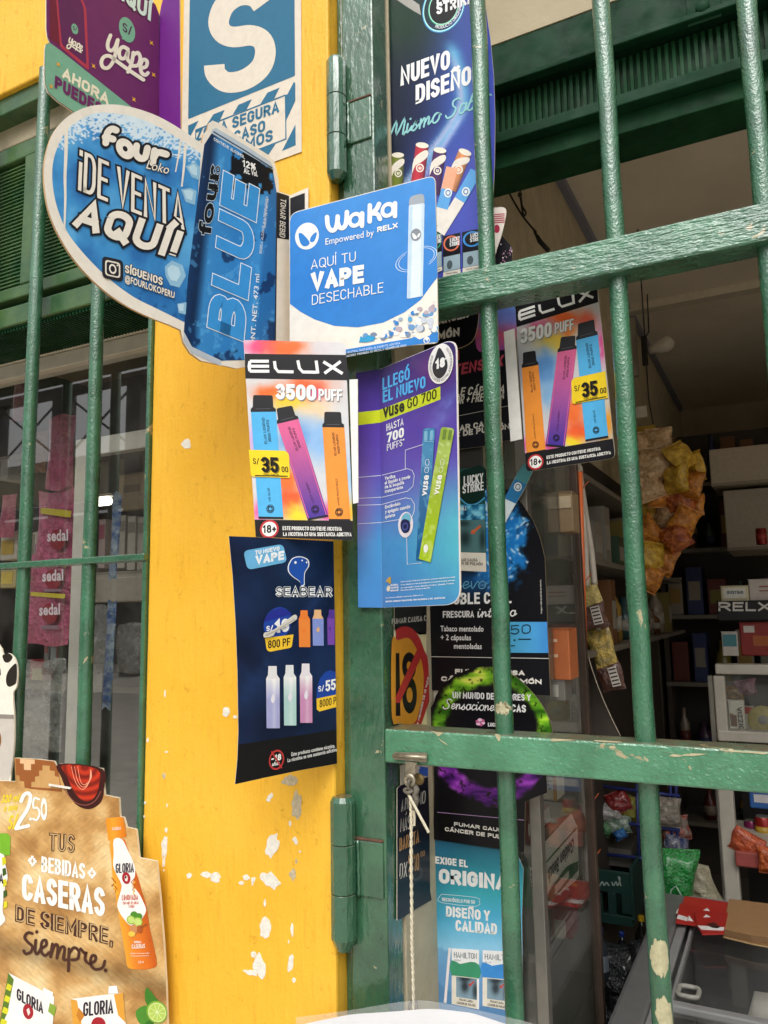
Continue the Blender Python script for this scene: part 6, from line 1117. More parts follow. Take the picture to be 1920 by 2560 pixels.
# ---- cabinet stock seen through its glass
carton('cigarette_carton', 'upright white carton with fine print on the cabinet shelf', 'carton', (1352, 1935, 1392, 2000), .33, .05, 'D0C6B4', [(.78, 0, 1, 1, 'B88A50')], [('FUMAR CAUSA', .06, .7, .3, .07, '4A4640'), ('CÁNCER', .06, .5, .45, .07, '4A4640'), ('DE PULMÓN', .06, .66, .6, .07, '4A4640')])
def gold_beach():
    XB = XC-.014; q = lambda x, y: PX(E5[0]+x*E5[2], E5[1]+y*E5[2], XB)
    A, B_, Cc, D = q(245, 1400), q(690, 905), q(700, 1310), q(245, 1890); root = thing('flip_top_carton', 'green and white carton with upside-down script lettering in the cabinet', 'carton', D)
    back = Vector((-.035, 0, 0)); mb = MB(); mb.slab([A, B_, Cc+Vector((0, 0, -.03)), D], back, solid('D8CFC4', 1.2, .5), solid('2E5A36', 1.2, .5)); mb.build('box', root)
    mb = MB(); mb.slab([A+Vector((0, 0, .001)), B_+Vector((0, 0, .001)), q(620, 745), q(172, 1240)], Vector((-.002, 0, 0)), solid('D8D0C6', 1.2, .5)); mb.build('open_lid', root)
    s = Sign('', '', '', Pl((XB+.0006, 0, 0), 90), E5, k=1.2, parent=root); s.part = 'green_wave'
    s.poly([(250, 1385), (680, 900), (685, 920), (252, 1410)], '2E5A36', 1); s.poly(smooth_open([(250, 1900), (330, 1720), (430, 1560), (560, 1380), (700, 1310)], 5)+[(702, 1400), (700, 1420), (250, 1960)], '2E5A36', 1); s.poly([(418, 1610), (585, 1425), (590, 1500), (425, 1710)], 'C8BEB0', 2)
    s.text('Golden Beach', (650, 1020), (335, 1420), (-5, 160), '2A2622', 2, .02, h1=(8, 175)); s.plane = Pl((0, D.y-.001, 0)); s.part = 'end_label'; s.poly([(125, 1390), (212, 1400), (212, 1990), (160, 1975)], 'D8D0C6', 1); s.text('Golden Beach', (130, 1405), (165, 1960), (62, 4), '1E1C1A', 2, .02); s.done()
gold_beach()
def redbox():
    XB = XC-.05; q = lambda x, y: PX(E5[0]+x*E5[2], E5[1]+y*E5[2], XB); A, B_, Cc, D = q(95, 830), q(345, 620), q(375, 850), q(110, 1130); root = thing('red_white_carton', 'red and white carton lying above the green carton in the cabinet', 'carton', D)
    mb = MB(); mb.slab([A, B_, Cc, D], (-.05, 0, 0), solid('D0C4BC', 1.1, .5), solid('7A2C2C', 1.1, .5)); mb.build('box', root); s = Sign('', '', '', Pl((XB+.0006, 0, 0), 90), E5, k=1.1, parent=root); s.part = 'red_band'; s.poly([(95, 830), (345, 620), (350, 650), (98, 870)], '8A3030', 1); s.poly([(105, 1010), (372, 830), (376, 850), (110, 1130)], '8A3030', 1)
    for k in range(4): s.text('FUMAR CAUSA', (190+k*4, 800+k*34), (320+k*6, 690+k*34), (0, -14), '5A504A', 2, 0)
    s.done()
redbox()
carton('tall_red_carton', 'dark red carton with a white panel low in the cabinet', 'carton', (1376, 2235, 1428, 2345), .40, .05, '7C2A28', [(.18, .6, .72, 1, 'B4A898')]); carton('yellow_lighter_box', 'small dark box with yellow lighters beside the red carton', 'box', (1430, 2200, 1444, 2240), .45, .04, '4A3C2C', [(.1, .2, .9, .8, 'B8922E')])
carton('orange_carton', 'orange carton with rounded print inside the cabinet side glass', 'carton', (1382, 1572, 1424, 1700), .34, .06, 'B8683C', [(.1, .2, .3, .26, 'D8B898'), (.1, .5, .3, .56, 'D8B898')]); carton('grey_carton', 'grey and white carton on the shelf below the orange one', 'carton', (1380, 1702, 1412, 1752), .34, .05, '77736C', [(.1, .2, .5, .8, 'B8B2A8')])
carton('brown_carton', 'brown carton on the top shelf of the cabinet', 'carton', (1396, 1230, 1432, 1330), .42, .05, '8A7458', [(.1, .1, .9, .4, 'B4A488')])
rod = thing('orange_rod', 'thin orange rod standing beside the cabinet post', 'rod', P(1490, 2330, .56)); mb = MB(); mb.tube([P(1489, 2330, .56), P(1474, 1960, .56), P(1464, 1700, .56), P(1450, 1180, .56)], .005, solid('C8602C', 1, .4), 8); mb.build('pole', rod, smooth=True)
for k, (a, b) in enumerate(((1240, 1.0), (1470, 1.0), (2020, 1), (2160, 1))):
    mb = MB(); c = P(1448+(a-1180)*.03, a, .615); mb.tube([c+Vector((-.004, 0, 0)), c+Vector((.012, -.01, .018)), c+Vector((.02, 0, .03))], .0012, solid('A8502A', 1, .5), 6); mb.build('wire_tie', rod, smooth=True)
# ---- long plastic strips and seasoning pouches
for i, (pts, Yp, lab) in enumerate((([(1440, 1172), (1452, 1250), (1462, 1350), (1466, 1466)], .75, 'long white plastic strip hanging close to the cabinet post'), ([(1448, 1180), (1466, 1300), (1478, 1380), (1486, 1462)], .78, 'long white plastic strip with a bent end over the pouches'))):
    t_ = thing('plastic_strip', lab, 'strip', P(*pts[-1], Yp)); mb = MB(); mb.tube([P(x, y, Yp) for x, y in smooth_open(pts, 5)], .0075, solid('BDB2A4', 1, .35), 8); mb.build('tube', t_, smooth=True); mb = MB(); e = P(*pts[0], Yp); mb.lathe(e, [(0, .009), (.012, .008), (.02, .003)], solid('BDB2A4', 1, .4), 10); mb.build('end_knot', t_, smooth=True)
def pouch(px, py, w, h, tilt, Yp, top, lab, sd):
    c = P(px, py, Yp); sc_ = (P(px+1, py, Yp)-c).length; W, H = w*sc_/2, h*sc_/2; a = R(tilt); ax = Vector((math.cos(a)*W, .1*W, math.sin(a)*W)); ay = Vector((-math.sin(a)*H, 0, math.cos(a)*H))
    t_ = thing('seasoning_pouch', lab, 'pouch', c-ay); pillow(t_, c+ay*.35, ax, ay*.62, W*.35, mat_bag(*top, .3), 'clear_upper', sd, False, 8); pillow(t_, c-ay*.55, ax*1.02, ay*.42, W*.38, mat_bag('4A2A20', '5E3628', .35), 'brown_lower', sd+1, False, 8)
    n = ax.cross(ay).normalized(); n = n if n.y < 0 else -n; mb = MB(); q = c-ay*.55+ax*.3+n*W*.42; mb.obox(q, ax*.36, ay*.3, n*.0008, solid('CFC6BC', 1, .5)); mb.build('barcode_label', t_)
    mb = MB(); [mb.obox(q+n*.0012+ay*.26*(k/4-.5)*2*.9, ax*.3, ay*.025, n*.0004, solid('3A3430', 1, .5)) for k in range(5)]; mb.build('barcode_lines', t_)
pouch(1473, 1500, 62, 150, 12, .85, ('A89858', 'D8BE6A'), 'yellow and brown seasoning pouch with a barcode below the strips', 3); pouch(1515, 1650, 58, 160, 14, .88, ('C8A848', '8A7A40'), 'yellow and brown seasoning pouch with a green top hanging lowest', 9); pouch(1443, 1370, 40, 110, 8, .8, ('B8AC90', 'D8C8A0'), 'pale seasoning pouch tucked behind the white strips', 15)
cb = thing('curved_cardboard', 'grey cardboard sheet curling out beside the cabinet', 'cardboard', P(1500, 1835, .8)); mb = MB(); vs = []
for i in range(13):
    u = i/12; y = 1560+u*280; vs += [P(1450+u*u*30, y, .84), P(1456+10*u+85*u**1.6, y, .78)]
mb.add(vs, [(2*i, 2*i+1, 2*i+3, 2*i+2) for i in range(12)], solid('8A8078', 1, .6)); mb.build('sheet', cb, smooth=True); mb = MB(); mb.tube([vs[2*i+1] for i in range(13)], .0015, solid('B4A894', 1, .7), 5); mb.build('cut_edge', cb, smooth=True)
# ---- clusters of hanging snack bags
hk = thing('hanging_rail', 'thin wire hanging from the ceiling with a card tag and the snack bags', 'wire', P(1650, 1300, 1.72)); mb = MB(); w0 = P(1622, 1000, 1.72)
mb.tube([Vector((w0.x, 1.72, ZC)), w0, P(1640, 1100, 1.72), P(1635, 1300, 1.72), P(1620, 1450, 1.72)], .0025, solid('2A2622', 1, .6), 6); mb.build('wire', hk, smooth=True); mb = MB(); mb.box(P(1590, 1045, 1.7), P(1617, 1014, 1.703)+Vector((0, 0, 0)), solid('C8C2B8', 1, .6)); mb.build('card_tag', hk); mb = MB(); mb.box(P(1592, 1095, 1.7), P(1638, 1062, 1.703), solid('B8962E', 1, .5)); mb.build('header_card', hk)
BAG = {'cream': ('C49A6C', 'E8C89C'), 'yellow': ('C89A24', 'F0C440'), 'orange': ('C0701C', 'F0A038'), 'red': ('983C18', 'D8782C')}
bl = {'cream': 'clear bag of pale snacks in the hanging cluster', 'yellow': 'yellow snack bag in the hanging cluster', 'orange': 'orange snack bag in the hanging cluster', 'red': 'dark amber snack bag in the hanging cluster'}
rb = random.Random(11)
for i, (x, y, w, h, k) in enumerate(((1608, 1120, 62, 70, 'cream'), (1648, 1108, 58, 64, 'cream'), (1632, 1160, 72, 70, 'cream'), (1672, 1150, 56, 66, 'cream'), (1620, 1212, 64, 66, 'cream'), (1700, 1140, 56, 58, 'yellow'), (1728, 1170, 60, 62, 'yellow'), (1690, 1196, 60, 60, 'yellow'), (1728, 1212, 58, 56, 'orange'), (1655, 1232, 62, 62, 'orange'), (1700, 1250, 62, 58, 'red'), (1738, 1262, 40, 44, 'orange'), (1632, 1276, 60, 62, 'yellow'), (1668, 1292, 62, 62, 'cream'), (1712, 1300, 54, 54, 'orange'), (1612, 1330, 62, 62, 'orange'), (1648, 1346, 62, 64, 'orange'), (1690, 1344, 56, 54, 'red'), (1548, 1360, 44, 66, 'orange'), (1568, 1392, 44, 60, 'yellow'), (1628, 1392, 58, 60, 'yellow'), (1662, 1400, 54, 60, 'orange'), (1626, 1446, 50, 54, 'orange'))):
    c = P(x, y, 1.68+rb.uniform(-.05, .05)); g = 1920/2.6; a = R(rb.uniform(-35, 35)); b = R(rb.uniform(-40, 40)); W, H = w*1.12/g/2, h*1.12/g/2
    ax = Vector((math.cos(a)*math.cos(b), math.sin(b), math.sin(a)*math.cos(b))); ay = Vector((-math.sin(a), 0, math.cos(a))); t_ = thing('snack_bag', bl[k], 'snack bag', c-ay*H, 'snack bags in the hanging cluster')
    pillow(t_, c, ax*W, ay*H, W*.55, mat_bag(*BAG[k]), seed=i)
# ---- back shelves, crowded with stock
rb = random.Random(21); M_SH = solid('6E675C', 1, .6); M_SHD = solid('3A322A', 1, .7)
def shelf_unit(name, label, X0, X1, Y0, Y1, Z0, levels, dz):
    u = thing(name, label, 'shelf', ((X0+X1)/2, (Y0+Y1)/2, Z0))
    for i in range(levels): mb = MB(); mb.box((X0, Y0, Z0+i*dz), (X1, Y1, Z0+i*dz+.018), M_SH); mb.build('shelf_board', u)
    for x in (X0, X1-.02): mb = MB(); mb.box((x, Y0+.01, .03), (x+.02, Y1, Z0+levels*dz), M_SHD); mb.build('upright', u)
    mb = MB(); mb.box((X0, Y1-.01, .03), (X1, Y1, Z0+levels*dz), M_SHD); mb.build('back_board', u)
shelf_unit('back_shelves', 'tall dark shelves of bottles and jars along the partition wall', -.50, .55, 2.75, 3.05, .3, 7, .3)
shelf_unit('corner_shelves', 'grey shelves with boxes at the far end of the shop', .62, 1.75, 2.55, 2.9, .35, 6, .36)
cols = ['5A241E', '26402A', '6E6226', '24305A', '7A7468', '64401E', '40263E', '8A7E6E', '304A4A', '8E7030']
cname = dict(zip(cols, ['dark red', 'dark green', 'olive', 'navy blue', 'grey', 'brown', 'purple', 'beige', 'teal', 'mustard']))
n_ = 0
for i in range(7):
    x = -.47
    while x < .5:
        w = rb.uniform(.045, .085); h = rb.uniform(.11, .23); z = .3+i*.3+.02
        if .6 < z < 2.2 and rb.random() < .85:
            if rb.random() < .5:
                c = Vector((x+w/2, 2.82, z)); cc = rb.choice(cols); t_ = thing('shelf_bottle', cname[cc]+' bottle standing on the tall dark shelves', 'bottle', c, 'bottles on the tall dark shelves'); r_ = w*.42; mb = MB(); mb.lathe(c, [(0, r_), (h*.6, r_), (h*.78, r_*.4), (h, r_*.38)], solid(cc, 1, .3), 10); mb.build('glass_body', t_, smooth=True); mb = MB(); mb.lathe(c+Vector((0, 0, h*.15)), [(0, r_*1.03), (h*.3, r_*1.03)], solid(rb.choice(cols), 1, .5), 10); mb.build('label_band', t_, smooth=True)
            else:
                c = Vector((x+w/2, 2.86, z)); cc = rb.choice(cols); t_ = thing('shelf_box', 'small '+cname[cc]+' box standing on the tall dark shelves', 'box', c, 'boxes on the tall dark shelves'); mb = MB(); mb.box((x, 2.78, z), (x+w*.92, 2.95, z+h), solid(cc, 1, .5)); mb.build('box', t_); mb = MB(); mb.box((x+w*.1, 2.778, z+h*.3), (x+w*.8, 2.7795, z+h*.7), solid(rb.choice(cols), 1, .5)); mb.build('printed_panel', t_)
        x += w*1.1+.01
for i in range(6):
    x = .66
    while x < 1.7:
        w = rb.uniform(.08, .16); h = rb.uniform(.12, .28); z = .35+i*.36+.02
        if z > .9 and rb.random() < .75: cc = rb.choice(cols); t_ = thing('stock_box', cname[cc]+' stock box standing on the grey end shelves', 'box', (x+w/2, 2.7, z), 'boxes on the grey end shelves'); mb = MB(); mb.box((x, 2.6, z), (x+w*.92, 2.82, z+h), solid(cc, 1, .5)); mb.build('box', t_); mb = MB(); mb.box((x+w*.1, 2.598, z+h*.3), (x+w*.8, 2.5995, z+h*.7), solid(rb.choice(cols), 1, .5)); mb.build('printed_panel', t_)
        x += w*1.1+.02
ss = thing('side_shelves', 'long dark shelves fixed along the partition wall behind the cabinet', 'shelf', (-.46, 1.6, .3))
for z in (1.44, 1.66, 1.86): mb = MB(); mb.box((-.52, .68, z), (-.40, 2.7, z+.014), M_SH); mb.build('shelf_board', ss)
mb = MB(); mb.box((-.5275, .66, .05), (-.52, 2.72, 2.02), M_SHD); mb.build('back_board', ss); mb = MB(); mb.box((-.52, .665, 1.4), (-.405, .68, 2.0), M_SHD); mb.build('end_board', ss)  # back board runs to the floor, added to darken the wall below the shelves
for z in (1.44, 1.66):
    y = .75
    while y < 2.6:
        w = rb.uniform(.05, .1); h = rb.uniform(.08, .19); cc = rb.choice(cols)
        if rb.random() < .8:
            c = Vector((-.455, y, z+.0145)); r_ = w*.38
            if rb.random() < .55: t_ = thing('side_bottle', cname[cc]+' bottle on the long side shelves', 'bottle', c, 'bottles on the side shelves'); mb = MB(); mb.lathe(c, [(0, r_), (h*.6, r_), (h*.8, r_*.4), (h, r_*.36)], solid(cc, 1, .25), 12); mb.build('glass_body', t_, smooth=True); mb = MB(); mb.lathe(c+Vector((0, 0, h*.2)), [(0, r_*1.03), (h*.25, r_*1.03)], solid('9A9488', 1, .5), 12); mb.build('label_band', t_, smooth=True)
            else: t_ = thing('side_box', cname[cc]+' box on the long side shelves', 'box', c, 'boxes on the side shelves'); mb = MB(); mb.box((-.5, y-w/2, z+.0145), (-.412, y+w/2, z+h), solid(cc, 1, .5)); mb.build('box', t_); mb = MB(); mb.box((-.4118, y-w*.35, z+h*.3), (-.4105, y+w*.35, z+h*.7), solid('8A8478', 1, .5)); mb.build('printed_panel', t_)
        y += w+.03
# ---- wall cupboard, red can and small stock on the right
carton('wall_cupboard', 'pale cupboard hanging on the wall above the snack counter', 'cupboard', (1774, 1112, 2010, 1206), 2.2, .3, 'A89C8A', [(.0, .93, 1, 1, '8A8072')], lid=False); carton('white_fridge', 'pale refrigerator standing below the wall cupboard', 'refrigerator', (1812, 1218, 2030, 1372), 2.25, .4, '9C9282', [(.0, .95, 1, 1, '7A7268')], lid=False)
can3('drink_can', 'dark red tin standing on the ledge below the wall cupboard', 1905, 1362, 1320, 2.1, '8A2420', 'A83A30')
carton('folded_pack', 'cream folded box with an oval label on the black vape display', 'box', (1802, 1465, 1872, 1505), 1.62, .05, 'C8BE9C', [(.1, .1, .9, .75, 'D8D4C8')], [('GUSTINO', .22, .8, .5, .2, '3A5A7A')]); carton('white_pack', 'white box with red print beside the cream box on the display', 'box', (1872, 1448, 1960, 1503), 1.62, .05, 'BEB4AC', [(.3, .3, .9, .36, '9A5A4A'), (.3, .5, .9, .55, '9A5A4A')])
dsp = carton('vape_display', 'black vape display header with white block letters', 'display', (1792, 1502, 1990, 1552), 1.6, .08, '0E0E10', [], [('RELX', .02, .68, .52, .46, 'DAD6D0')], k=1)
carton('teal_vape_pack', 'white and teal vape pack under the black display', 'pack', (1805, 1580, 1845, 1640), 1.62, .03, 'C4BCB2', [(.08, .1, .92, .6, '4A8088')]); carton('red_vape_pack', 'red vape pack with a white ring mark under the black display', 'pack', (1850, 1556, 1960, 1640), 1.62, .03, '8A2C26', [(.1, .1, .35, .3, 'C8BEB4'), (.3, .4, .9, .7, 'A85A2C')])
cn = thing('glass_counter', 'white framed glass snack counter at the side of the shop', 'counter', P(1800, 2200, 1.35)); M_WF = solid('B9B2A4', 1, .5)
def cbar(r, Y, d, nm='frame_bar'): X0, X1, Z0, Z1 = rect3(r, Y); mb = MB(); mb.box((X0, Y, Z0), (X1, Y+d, Z1), M_WF); mb.build(nm, cn, bevel=.003)
cbar((1788, 1664, 2300, 1690), 1.3, .05); cbar((1788, 1690, 1816, 1850), 1.302, .05); cbar((1795, 1838, 2300, 1866), 1.3, .05); cbar((1800, 1866, 1838, 2260), 1.302, .05); cbar((1788, 1690, 1800, 2260), 1.75, .04); cbar((1830, 2120, 2300, 2135), 1.32, .2, 'shelf_board')
X0, X1, Z0, Z1 = rect3((1816, 1690, 2300, 1838), 1.32); mb = MB(); mb.box((X0, 1.32, Z0), (X1, 1.324, Z1), M_GLASS2); mb.build('glass_pane', cn); mb = MB(); mb.box((X0, 1.7, .03), (X1, 1.72, Z1), solid('2A2420', 1, .7)); mb.build('back_board', cn)
carton('almond_chocolate_box', 'white chocolate box with almond print and vertical lettering in the counter', 'box', (1822, 1752, 1862, 1832), 1.38, .04, 'D0C8BC', [(.1, .45, .5, .8, '6A3C22'), (.08, .4, .3, .55, '8A5A34')], k=1.2); sv = Sign('', '', '', Pl((0, 1.3765, 0)), (0, 0, 1), k=1.1, parent=bpy.data.objects['almond_chocolate_box']); sv.text('VIZZIO', (1842, 1768), (1848, 1826), (12, -1), '2A2622', 1, .04); sv.done()
tn = thing('yellow_tin', 'round pale yellow printed tin leaning in the glass counter', 'tin', P(1905, 1832, 1.42)); c = P(1908, 1800, 1.42); mb = MB(); mb.lathe(c, [(0, .036), (.004, .038), (.018, .038), (.02, .035)], solid('A8964A', 1.1, .5, var=.6, nscale=80), 28, (0, -1, .15)); mb.build('tin_lid', tn, smooth=True, autos=40); mb = MB(); mb.lathe(c+Vector((0, -.0205, .003)), [(0, .012), (.002, .011)], solid('8A8A88', 1, .5), 18, (0, -1, .15)); mb.build('centre_print', tn, smooth=True)
carton('white_chocolate_box', 'white box with a red corner beside the round tin', 'box', (1864, 1768, 1885, 1832), 1.41, .04, 'C4BCB4', [(0, 0, 1, .25, '9A3A34')]); pb = thing('candy_bag', 'amber and pink candy bags heaped behind the chocolate box', 'bag', P(1850, 1745, 1.5)); [pillow(pb, P(x, y, 1.5), (.03, 0, .006), (0, 0, .022), .014, mat_bag(a, b), seed=q) for q, (x, y, a, b) in enumerate(((1832, 1735, 'A87A2C', '7A5A28'), (1862, 1720, '7A4A5A', '9A6A7A')))]
carton('blue_snack_box', 'blue and white snack box on the lower counter shelf', 'box', (1874, 1985, 1990, 2025), 1.45, .1, '2A5A9A', [(.1, .1, .9, .6, 'C0BEBE')]); can3('pink_can', 'magenta drink can on the lower counter shelf', 1882, 2108, 2050, 1.45, '8A2A5A', 'B04A7A'); can3('red_can', 'red drink can with a yellow band on the lower counter shelf', 1912, 2108, 2040, 1.42, '9A2420', 'B8922E')
tr = carton('pink_tray', 'pink plastic tray holding an orange snack pack', 'tray', (1838, 2132, 1910, 2170), 1.28, .12, '9A4A44', [(.02, .02, .98, .08, 'B06A62')], lid=False); op = thing('orange_snack_pack', 'orange snack pack standing in the pink tray', 'snack pack', P(1870, 2135, 1.3)); pillow(op, P(1868, 2110, 1.3), (.035, 0, -.018), (.012, 0, .026), .012, mat_bag('A8401E', 'C85A28', .3), seed=5)
op2 = thing('orange_pouch', 'bright orange pouch hanging below the pink tray', 'pouch', P(1915, 2170, 1.27)); pillow(op2, P(1917, 2150, 1.27), (.02, 0, 0), (0, 0, .03), .012, mat_bag('B8481E', 'D06A2C', .3), seed=8)
# ---- chest freezer with sliding glass lids
ZF = .87; fz = thing('chest_freezer', 'grey chest freezer with sliding glass lids and frost inside', 'freezer', (.3, .6, .03)); M_FZ = solid('6C6B6A', 1, .45, var=.8); M_FZL = solid('8E8D8C', 1, .4)
bk, fr_ = PZ(1690, 2238, ZF), PZ(1515, 2560, ZF); XF = (bk.x+fr_.x)/2-.005; YB = bk.y; YFR = .22
def fpart(n, a, b, m, bev=.006): mb = MB(); mb.box(a, b, m); return mb.build(n, fz, bevel=bev)
fpart('cabinet_wall', (XF, YFR, .05), (XF+.05, YB, ZF-.03), M_FZ); fpart('cabinet_wall', (XF+.05, YB-.05, .05), (1.1, YB, ZF-.03), M_FZ); fpart('cabinet_wall', (XF+.05, YFR, .05), (1.1, YFR+.05, ZF-.03), M_FZ); fpart('cabinet_floor', (XF+.05, YFR+.05, .05), (1.1, YB-.05, .3), M_FZ)
fpart('rim', (XF-.012, YFR-.01, ZF-.03), (XF+.045, YB+.012, ZF), M_FZ, .008); fpart('rim', (XF+.045, YB-.03, ZF-.03), (1.12, YB+.012, ZF+.002), M_FZL, .008); fpart('track', (XF+.045, YFR, ZF-.012), (XF+.062, YB-.03, ZF-.002), M_FZL, .002); fpart('track', (XF+.07, YFR, ZF-.02), (XF+.076, YB-.03, ZF-.006), M_FZL, .001)
zl = ZF-.01; yf = PZ(1700, 2528, ZF).y; fpart('lid_frame', (XF+.05, yf, ZF-.006), (1.1, yf+.02, ZF+.008), M_FZL, .003); mb = MB(); mb.add([(XF+.062, YFR, ZF-.002), (1.1, YFR, ZF-.002), (1.1, yf, ZF-.002), (XF+.062, yf, ZF-.002)], [(0, 1, 2, 3)], mat_glass(1.5, .12)); mb.build('lid_glass', fz); mb = MB(); mb.add([(XF+.076, yf+.02, ZF-.016), (1.1, yf+.02, ZF-.016), (1.1, YB-.03, ZF-.016), (XF+.076, YB-.03, ZF-.016)], [(0, 1, 2, 3)], mat_glass(1.35, .02, (.97, .97, .97, 1))); mb.build('lid_glass', fz)
fpart('inner_liner', (XF+.052, YFR+.06, .3), (XF+.056, YB-.06, ZF-.04), solid('6A6A68', 1, .5), 0); fpart('inner_liner', (XF+.06, YB-.056, .3), (1.1, YB-.052, ZF-.04), solid('6A6A68', 1, .5), 0)
fro = MB(); vs = []; nx, ny = 30, 20; fx0, fx1, fy0, fy1 = XF+.11, 1.05, YFR+.08, YB-.17
for j in range(ny+1):
    for i in range(nx+1):
        u, v = i/nx, j/ny; e = min(1, 16*min(u, 1-u), 9*min(v, 1-v)); vs.append((fx0+(fx1-fx0)*u, fy0+(fy1-fy0)*v, .3+.515*e**.5+.02*math.sin(u*9+v*5)*e))
fro.add(vs, [(j*(nx+1)+i, j*(nx+1)+i+1, (j+1)*(nx+1)+i+1, (j+1)*(nx+1)+i) for j in range(ny) for i in range(nx)], solid('D8D6CC', 1, .6, var=.75, nscale=12, bmp=.004, bscale=40)); fro.build('frosted_load', fz, smooth=True)
hc = PZ(1722, 2488, ZF-.012); mb = MB(); hp = [hc+Vector((a*.017, b*.02, .006)) for a, b in rnd([(-1, -1), (1, -1), (1, 1), (-1, 1)], .6, 4)]; mb.tube(hp+[hp[0]], .0045, solid('9A988F', 1, .5), 8, False); mb.build('lid_handle', fz, smooth=True)
def flat(name, label, cat, pts, Z, th, c, group=None, edge=None, k=1.1, pr=()):
    f = [PZ(x, y, Z) for x, y in pts]; root = thing(name, label, cat, f[0], group); mb = MB(); mb.slab([p+Vector((0, 0, th)) for p in f], (0, 0, -th), solid(c, k, .5, var=.85, nscale=70), solid(edge or c, k, .6)); mb.build('sheet', root)
    for q, cc in pr: mb = MB(); mb.slab([PZ(x, y, Z)+Vector((0, 0, th+.0009)) for x, y in q], (0, 0, -.0006), solid(cc, k, .5)); mb.build('printed_panel', root)
    return root
z8 = lambda pts: [(1500+x*.2532, 2200+y*.2532) for x, y in pts]
flat('red_envelope', 'red envelope at the back of the stack on the freezer', 'envelope', z8([(840, 175), (1280, 240), (1250, 480), (760, 400)]), ZF+.002, .004, 'B02A22', pr=[(z8([(760, 320), (775, 302), (800, 318), (785, 360), (750, 348)]), 'E0DCD8')])
flat('red_envelope', 'red envelope with a white triangle mark in the middle of the stack', 'envelope', z8([(790, 250), (1275, 310), (1245, 500), (750, 430)]), ZF+.008, .004, 'A8241E', pr=[(z8([(775, 362), (868, 392), (862, 428), (760, 402)]), 'E0DCD8'), (z8([(1022, 322), (1058, 298), (1085, 326)]), 'E0DCD8'), (z8([(880, 370), (925, 432), (868, 420)]), 'E0DCD8')])
flat('red_envelope', 'red envelope with a brown seal on top of the stack', 'envelope', z8([(930, 330), (1265, 340), (1225, 540), (1010, 545), (960, 470)]), ZF+.014, .004, 'A2221C', pr=[(z8([(965, 472), (1230, 490), (1222, 522), (1000, 512)]), 'E0DCD8'), (z8([(1060, 455), (1130, 440), (1192, 485), (1160, 502), (1090, 490)]), '4A2018'), (z8([(1022, 390), (1050, 362), (1092, 386)]), 'E0DCD8')])
flat('cardboard_sheet', 'folded brown corrugated cardboard lying across the freezer', 'cardboard', z8([(1280, 240), (1760, 300), (1760, 640), (1500, 610), (1215, 545), (1240, 420)]), ZF+.004, .012, '9A7650', edge='7A5C3C'); flat('cardboard_sheet', 'lower layer of brown corrugated cardboard under the folded sheet', 'cardboard', z8([(1240, 420), (1760, 480), (1760, 690), (1500, 640), (1216, 570)]), ZF+.0005, .003, '8E6C48', edge='B09468')
# ---- crate, basket and floor stock behind the gate
cr = thing('green_crate', 'dark green plastic bottle crate with pale script lettering', 'crate', P(1525, 2300, 1.3)); M_CR = solid('1E3A34', 1.2, .4); X0, X1, Z0, Z1 = rect3((1478, 2180, 1580, 2300), 1.3)
def crp(r, d=.012, Y=1.3, nm='crate_side'): a, b, c_, d_ = rect3(r, Y); mb = MB(); mb.box((a, Y, c_), (b, Y+d, d_), M_CR); mb.build(nm, cr, bevel=.002)
crp((1478, 2178, 1580, 2232)); crp((1478, 2232, 1506, 2286)); crp((1520, 2232, 1540, 2286)); crp((1554, 2232, 1580, 2286)); crp((1478, 2286, 1580, 2302)); crp((1576, 2172, 1584, 2302), .24, 1.298, 'crate_end'); mb = MB(); mb.box((X0, 1.5, Z0), (X1, 1.512, Z1), M_CR); mb.box((X0, 1.3, Z0-.01), (X1, 1.5, Z0), M_CR); mb.build('crate_back', cr)
sv = Sign('', '', '', Pl((0, 1.298, 0)), (0, 0, 1), k=1, parent=cr); sv.part = 'script_lettering'; s = sv; [sv.line(smooth_open(q, 4), 3, 'A8B8B0', 2) for q in ([(1486, 2196), (1492, 2188), (1490, 2212), (1486, 2216), (1494, 2210)], [(1500, 2214), (1506, 2204), (1510, 2214), (1516, 2206), (1522, 2214)], [(1530, 2206), (1534, 2214), (1540, 2204), (1544, 2214), (1550, 2198), (1546, 2192), (1552, 2214)])]; sv.done()
bs = thing('wire_basket', 'blue wire basket rack filled with snack packets', 'basket', P(1580, 2200, 1.45)); M_WI = solid('26306A', 1.2, .4)
for (a, b) in (((1500, 2050), (1700, 2075)), ((1505, 2135), (1700, 2155)), ((1500, 1965), (1700, 1990))): mb = MB(); mb.tube([P(*a, 1.42), P(*b, 1.42)], .005, M_WI, 7); mb.build('wire', bs, smooth=True)
for x in (1592, 1500, 1690, 1676): mb = MB(); mb.tube([P(x, 1960, 1.424), P(x+6, 2180, 1.424)], .004, M_WI, 7); mb.build('wire', bs, smooth=True)
mb = MB(); mb.box(P(1502, 2160, 1.44), P(1600, 2090, 1.6), solid('5A564E', 1, .6)); mb.build('tray', bs)
rb = random.Random(33)
